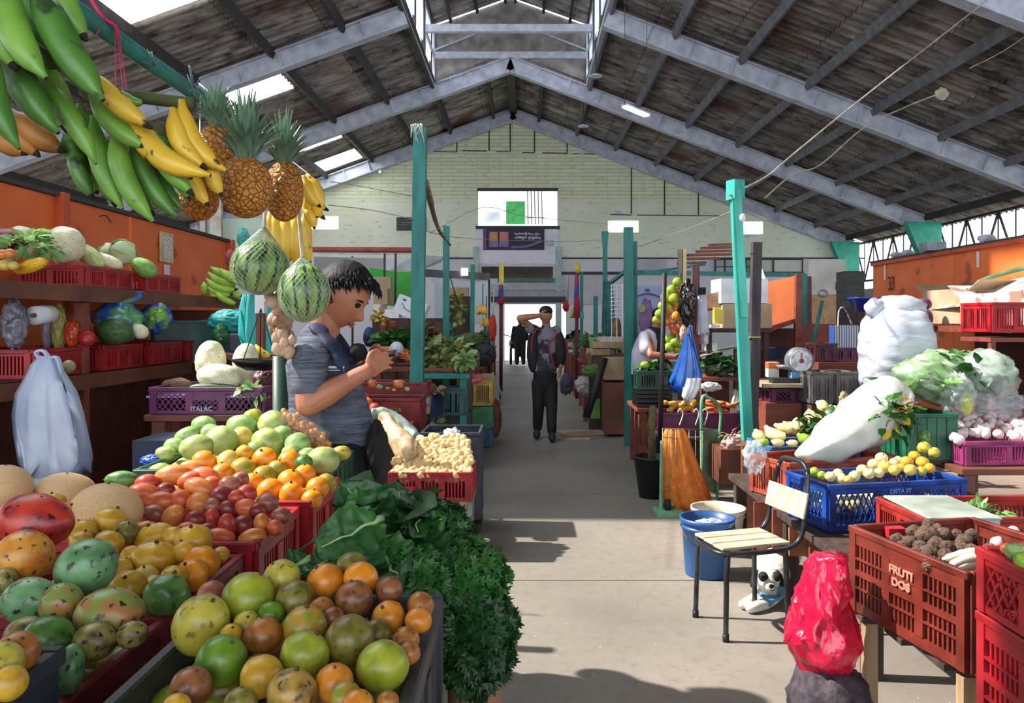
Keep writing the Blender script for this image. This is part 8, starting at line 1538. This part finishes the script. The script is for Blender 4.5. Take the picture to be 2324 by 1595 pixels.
# right far corner goods
pbox('white_tile_wall', 'white tiled kiosk wall in the far right corner', 'wall', (1835, 588, 1920, 668), 18, .3, M('white_tile', 'dcd8cc', 'c0bcb0', scale=2)); pbox('brick_wall', 'peach brick kiosk wall below the white tiles', 'wall', (1843, 668, 1920, 800), 17.9, .35, M('peach_brick', 'd0a47c', 'b4845c', scale=5)); pbox('kiosk_base', 'pale kiosk base below the peach bricks', 'wall', (1835, 800, 1920, 880), 17.9, .35, M('white_tile'))
pbox('blue_notice', 'small blue notice on the kiosk wall', 'notice', (1897, 640, 1914, 658), 17.97, .03, M('notice_blue', '3c7ca4', '2c5c84')); pbox('dark_stack', 'tall dark stack of trays before the far green column', 'stack', (1918, 615, 1962, 700), 14, .4, M('dark_grey_stack', '4c4a4c', '2c2a2c', scale=12, stretch=(.3, .3, 4)))
pbox('dark_cupboard', 'dark cupboard under the tall stack of trays', 'cupboard', (1918, 700, 1962, 922), 14, .4, wood_dark)
t = thing('broom', 'teal-handled shovel leaning before the kiosk', 'shovel', P(1850, 790, 9)); bm = BM(); tube(bm, [P(1840, 800, 9), P(1866, 682, 9)], .022, 8); kid('handle', bm, teal, t, True); bm = BM(); ell(bm, P(1868, 666, 9), (.06, .02, .05)); kid('blade', bm, M('grey_scale_enamel'), t, True)
bm = BM(); tube(bm, [(P(1826, 0, 9).x, 9, 0), P(1840, 800, 9)], .024, 8); kid('lower_handle', bm, M('black_timber'), t, True)
pbox('brown_bench', 'red-brown bench before the kiosk', 'bench', (1845, 735, 1895, 1022), 9.2, .4, wood_red); pbox('maroon_post', 'thin maroon post beside the far teal upright', 'post', (1832, 627, 1842, 994), 10.2, .06, M('maroon_timber'))
pbox('grey_bucket', 'grey metal tub on the orange partition top', 'tub', (2104, 548, 2148, 568), 9.75, .2, M('grey_scale_enamel')); 
for x, y, r_, lb in ((2035, 579, 14, 'white bundle on the partition top near the far column'), (2060, 575, 16, 'pale blue bundle on the partition top'), (2240, 542, 20, 'grey crumpled net lying on the partition top at the picture edge')): blob('white_bundle', lb, 'bundle', x, y, r_, r_ * .5, 5.1 * F / (x - CX), M('grey_white_bundle', 'c8ccd0', '8c9098', rough=.6), .25, 3, x)
# gable wall fittings
bm = BM(); box(bm, (gx(1170), 33.0, 6.0), (7, .1, 4.4)); box(bm, (gx(1170), 32.3, 4.6), (7, 1.2, 1.6)); struct('wall_annex', bm, M('annex_white', 'f0f0f6', 'dcdce6', scale=1))
bm = BM(); box(bm, (P(1170, 0, 32.9).x, 32.9, P(0, 487, 32.9).z), (.78, .04, 1.1)); o = struct('door_1', bm, M('green_door', '1c7c3c', '14602c'))
t = thing('window_bars', 'white gate with thin black bars seen through the gable window', 'gate', P(1215, 480, 32.5)); bm = BM()
for i in range(5): tube(bm, [P(1197 + i * 8, 430, 32.5), P(1199 + i * 8, 520, 32.5)], .02, 5)
tube(bm, [P(1193, 494, 32.5), P(1236, 494, 32.5)], .02, 5); kid('bars', bm, lat, t); pbox('beige_box', 'beige and blue carton seen through the gable window', 'box', (1100, 480, 1134, 503), 32, .3, M('beige_blue', 'd4c0a0', '8c9cc0', scale=2))
bm = BM(); box(bm, (gx(1175), GY - .06, gz(431)), (gx(1266) - gx(1083), .1, .1)); box(bm, (gx(1175), GY - .06, gz(517)), (gx(1268) - gx(1078), .12, .12)); struct('trim_%d' % (k + 1), bm, M('dark_ledge')); k += 2
bm = BM(); box(bm, (gx(1172), GY - .05, gz(558)), (gx(1266) - gx(1078), .1, gz(518) - gz(600))); struct('trim_%d' % k, bm, M('annex_white')); k += 1
t = thing('banner', 'purple banner with two pink portraits and white lettering under the gable window', 'banner', (gx(1166), GY - .15, gz(568))); bm = BM(); box(bm, (gx(1166), GY - .14, gz(543)), (gx(1235) - gx(1097), .03, gz(518) - gz(568))); kid('cloth', bm, M('purple_banner', '3c2848', '241830', scale=1), t)
for x0, x1, c in ((1110, 1131, 'd8946c'), (1133, 1155, 'd88c80')): bm = BM(); box(bm, (gx((x0 + x1) / 2), GY - .17, gz(538)), ((x1 - x0) * .9 * GY / F, .02, .36)); kid('portrait', bm, M('portrait_' + c, c, scale=3), t, bev=.05); bm = BM(); box(bm, (gx((x0 + x1) / 2), GY - .17, gz(555)), ((x1 - x0) * GY / F, .02, .22)); kid('portrait_shirt', bm, M('portrait_shirt', '8c84b8', '6c6498'), t, bev=.04)
rr = random.Random(2)
for i in range(2):
    for j in range(8):
        bm = BM(); x_ = gx(1168 + j * 7.6); z_ = gz(532 + i * 9); bar(bm, (x_, GY - .17, z_ + rr.uniform(-.03, .03)), (x_ + rr.uniform(.07, .13), GY - .17, z_ + rr.uniform(-.04, .04)), .02, rr.uniform(.05, .11)); kid('letter_stroke', bm, M('white_print'), t)
bm = BM(); tube(bm, spline([(gx(1160), GY - .17, gz(562)), (gx(1195), GY - .17, gz(560)), (gx(1230), GY - .17, gz(548))], 5), .05, 6); kid('swoosh', bm, M('portrait_shirt'), t, True); bm = BM(); box(bm, (gx(1101), GY - .17, gz(543)), (.1, .02, .8)); kid('side_band', bm, M('banner_mauve', '7c5490', '64427a'), t)
bm = BM(); box(bm, (gx(1174), GY + .35, gz(618)), (2.9, .1, .6)); struct('door_2', bm, M('dark_brown_shutter', '40302a', '2c201c')); bm = BM(); bar(bm, (gx(1080), GY - .12, gz(560)), (gx(1082), GY - .12, gz(700)), .2); bar(bm, (gx(1267), GY - .15, gz(560)), (gx(1267), GY - .15, gz(800)), .22); bar(bm, (gx(1256), GY - .12, gz(552)), (gx(1240), GY - .12, gz(553)), .2); struct('trim_%d' % k, bm, M('mint_pipe', 'b4ccc4', '98b4ac')); k += 1
bm = BM(); bar(bm, (gx(1130), GY - .2, gz(636)), (gx(1257), GY - .2, gz(636)), .16); struct('trim_%d' % k, bm, M('green_beam_paint', '4c7c64', '3c644e')); k += 1
for i, (y, c) in enumerate(((652, 'b8bcc4'), (668, 'a8acb4'), (680, '3c3c4c'))): bm = BM(); box(bm, (gx(1200), GY - .25 - i * .02, gz(y)), (gx(1290) - gx(1120), .06, .22)); struct('trim_%d' % k, bm, M('shutter_' + c, c)); k += 1
t = thing('louvre', 'grey louvred vent on the gable wall beside the tall teal post', 'vent', (gx(934), GY - .1, gz(508)))
for i in range(8): bm = BM(); box(bm, (gx(934), GY - .08, gz(495 + i * 3.6)), (gx(967) - gx(901), .06, .03)); kid('slat', bm, M('grey_louvre', '7c7c84', '5c5c64'), t)
bm = BM(); box(bm, (gx(934), GY - .02, gz(508)), (gx(968) - gx(900), .04, .5)); kid('backing', bm, M('dark_ledge'), t)
for i, (x0, x1, y0_, y1_, c) in enumerate([(1290, 1365, 626, 690, 'd0d0d4'), (1700, 1815, 590, 622, 'd0ccc4'), (1620, 1690, 590, 622, 'c4c8d0'), (1450, 1510, 590, 612, 'c8c4cc'), (1680, 1735, 625, 700, 'bcb8b8'), (720, 845, 588, 640, 'c4c8cc'), (980, 1075, 590, 640, 'd4d8dc')]):
    bm = BM(); box(bm, (gx((x0 + x1) / 2), GY - .1, gz((y0_ + y1_) / 2)), ((x1 - x0) * GY / F, .08, (y1_ - y0_) * GY / F)); struct('trim_%d' % k, bm, M('wall_patch_' + c, c, scale=1)); k += 1
bm = BM()
for x in (1621, 1643, 1665, 1690, 1722, 1752, 1818): bar(bm, (gx(x), GY - .16, gz(588)), (gx(x), GY - .16, gz(626)), .05)
bar(bm, (gx(1621), GY - .16, gz(589)), (gx(1818), GY - .16, gz(589)), .06); bar(bm, (gx(1621), GY - .16, gz(606)), (gx(1700), GY - .16, gz(606)), .04); struct('window_3', bm, M('grime_line'))
for x, y in ((977, 345), (1320, 348), (1402, 483)): t = thing('wall_lamp', 'small white lamp on the gable wall %s' % {977: 'beside the post top', 1320: 'right below the ridge', 1402: 'above the lit opening'}[x], 'lamp', (gx(x), GY - .1, gz(y))); bm = BM(); ell(bm, (gx(x), GY - .1, gz(y)), (.14, .06, .06)); kid('shade', bm, M('lamp_shade_pale'), t, True)
# motorbike beyond the door
t = thing('motorcycle', 'dark motorcycle parked beyond the far doorway', 'motorcycle', (P(1162, 0, 28.5).x, 28.5, 0)); c = Vector((P(1165, 0, 28.5).x, 28.5, 0)); 
for dx in (-.08, .08): bm = BM(); tube(bm, [c + Vector((dx - .04, dx * 6, .3)), c + Vector((dx + .04, dx * 6, .3))], .3, 24); kid('wheel', bm, M('black_rubber'), t, True)
bm = BM(); ell(bm, c + Vector((0, 0, .72)), (.16, .55, .2)); kid('body', bm, M('black_film'), t, True); bm = BM(); tube(bm, [c + Vector((-.35, -.4, 1.05)), c + Vector((0, -.35, .95)), c + Vector((.35, -.4, 1.05))], .02, 6); kid('handlebar', bm, M('black_film'), t, True)
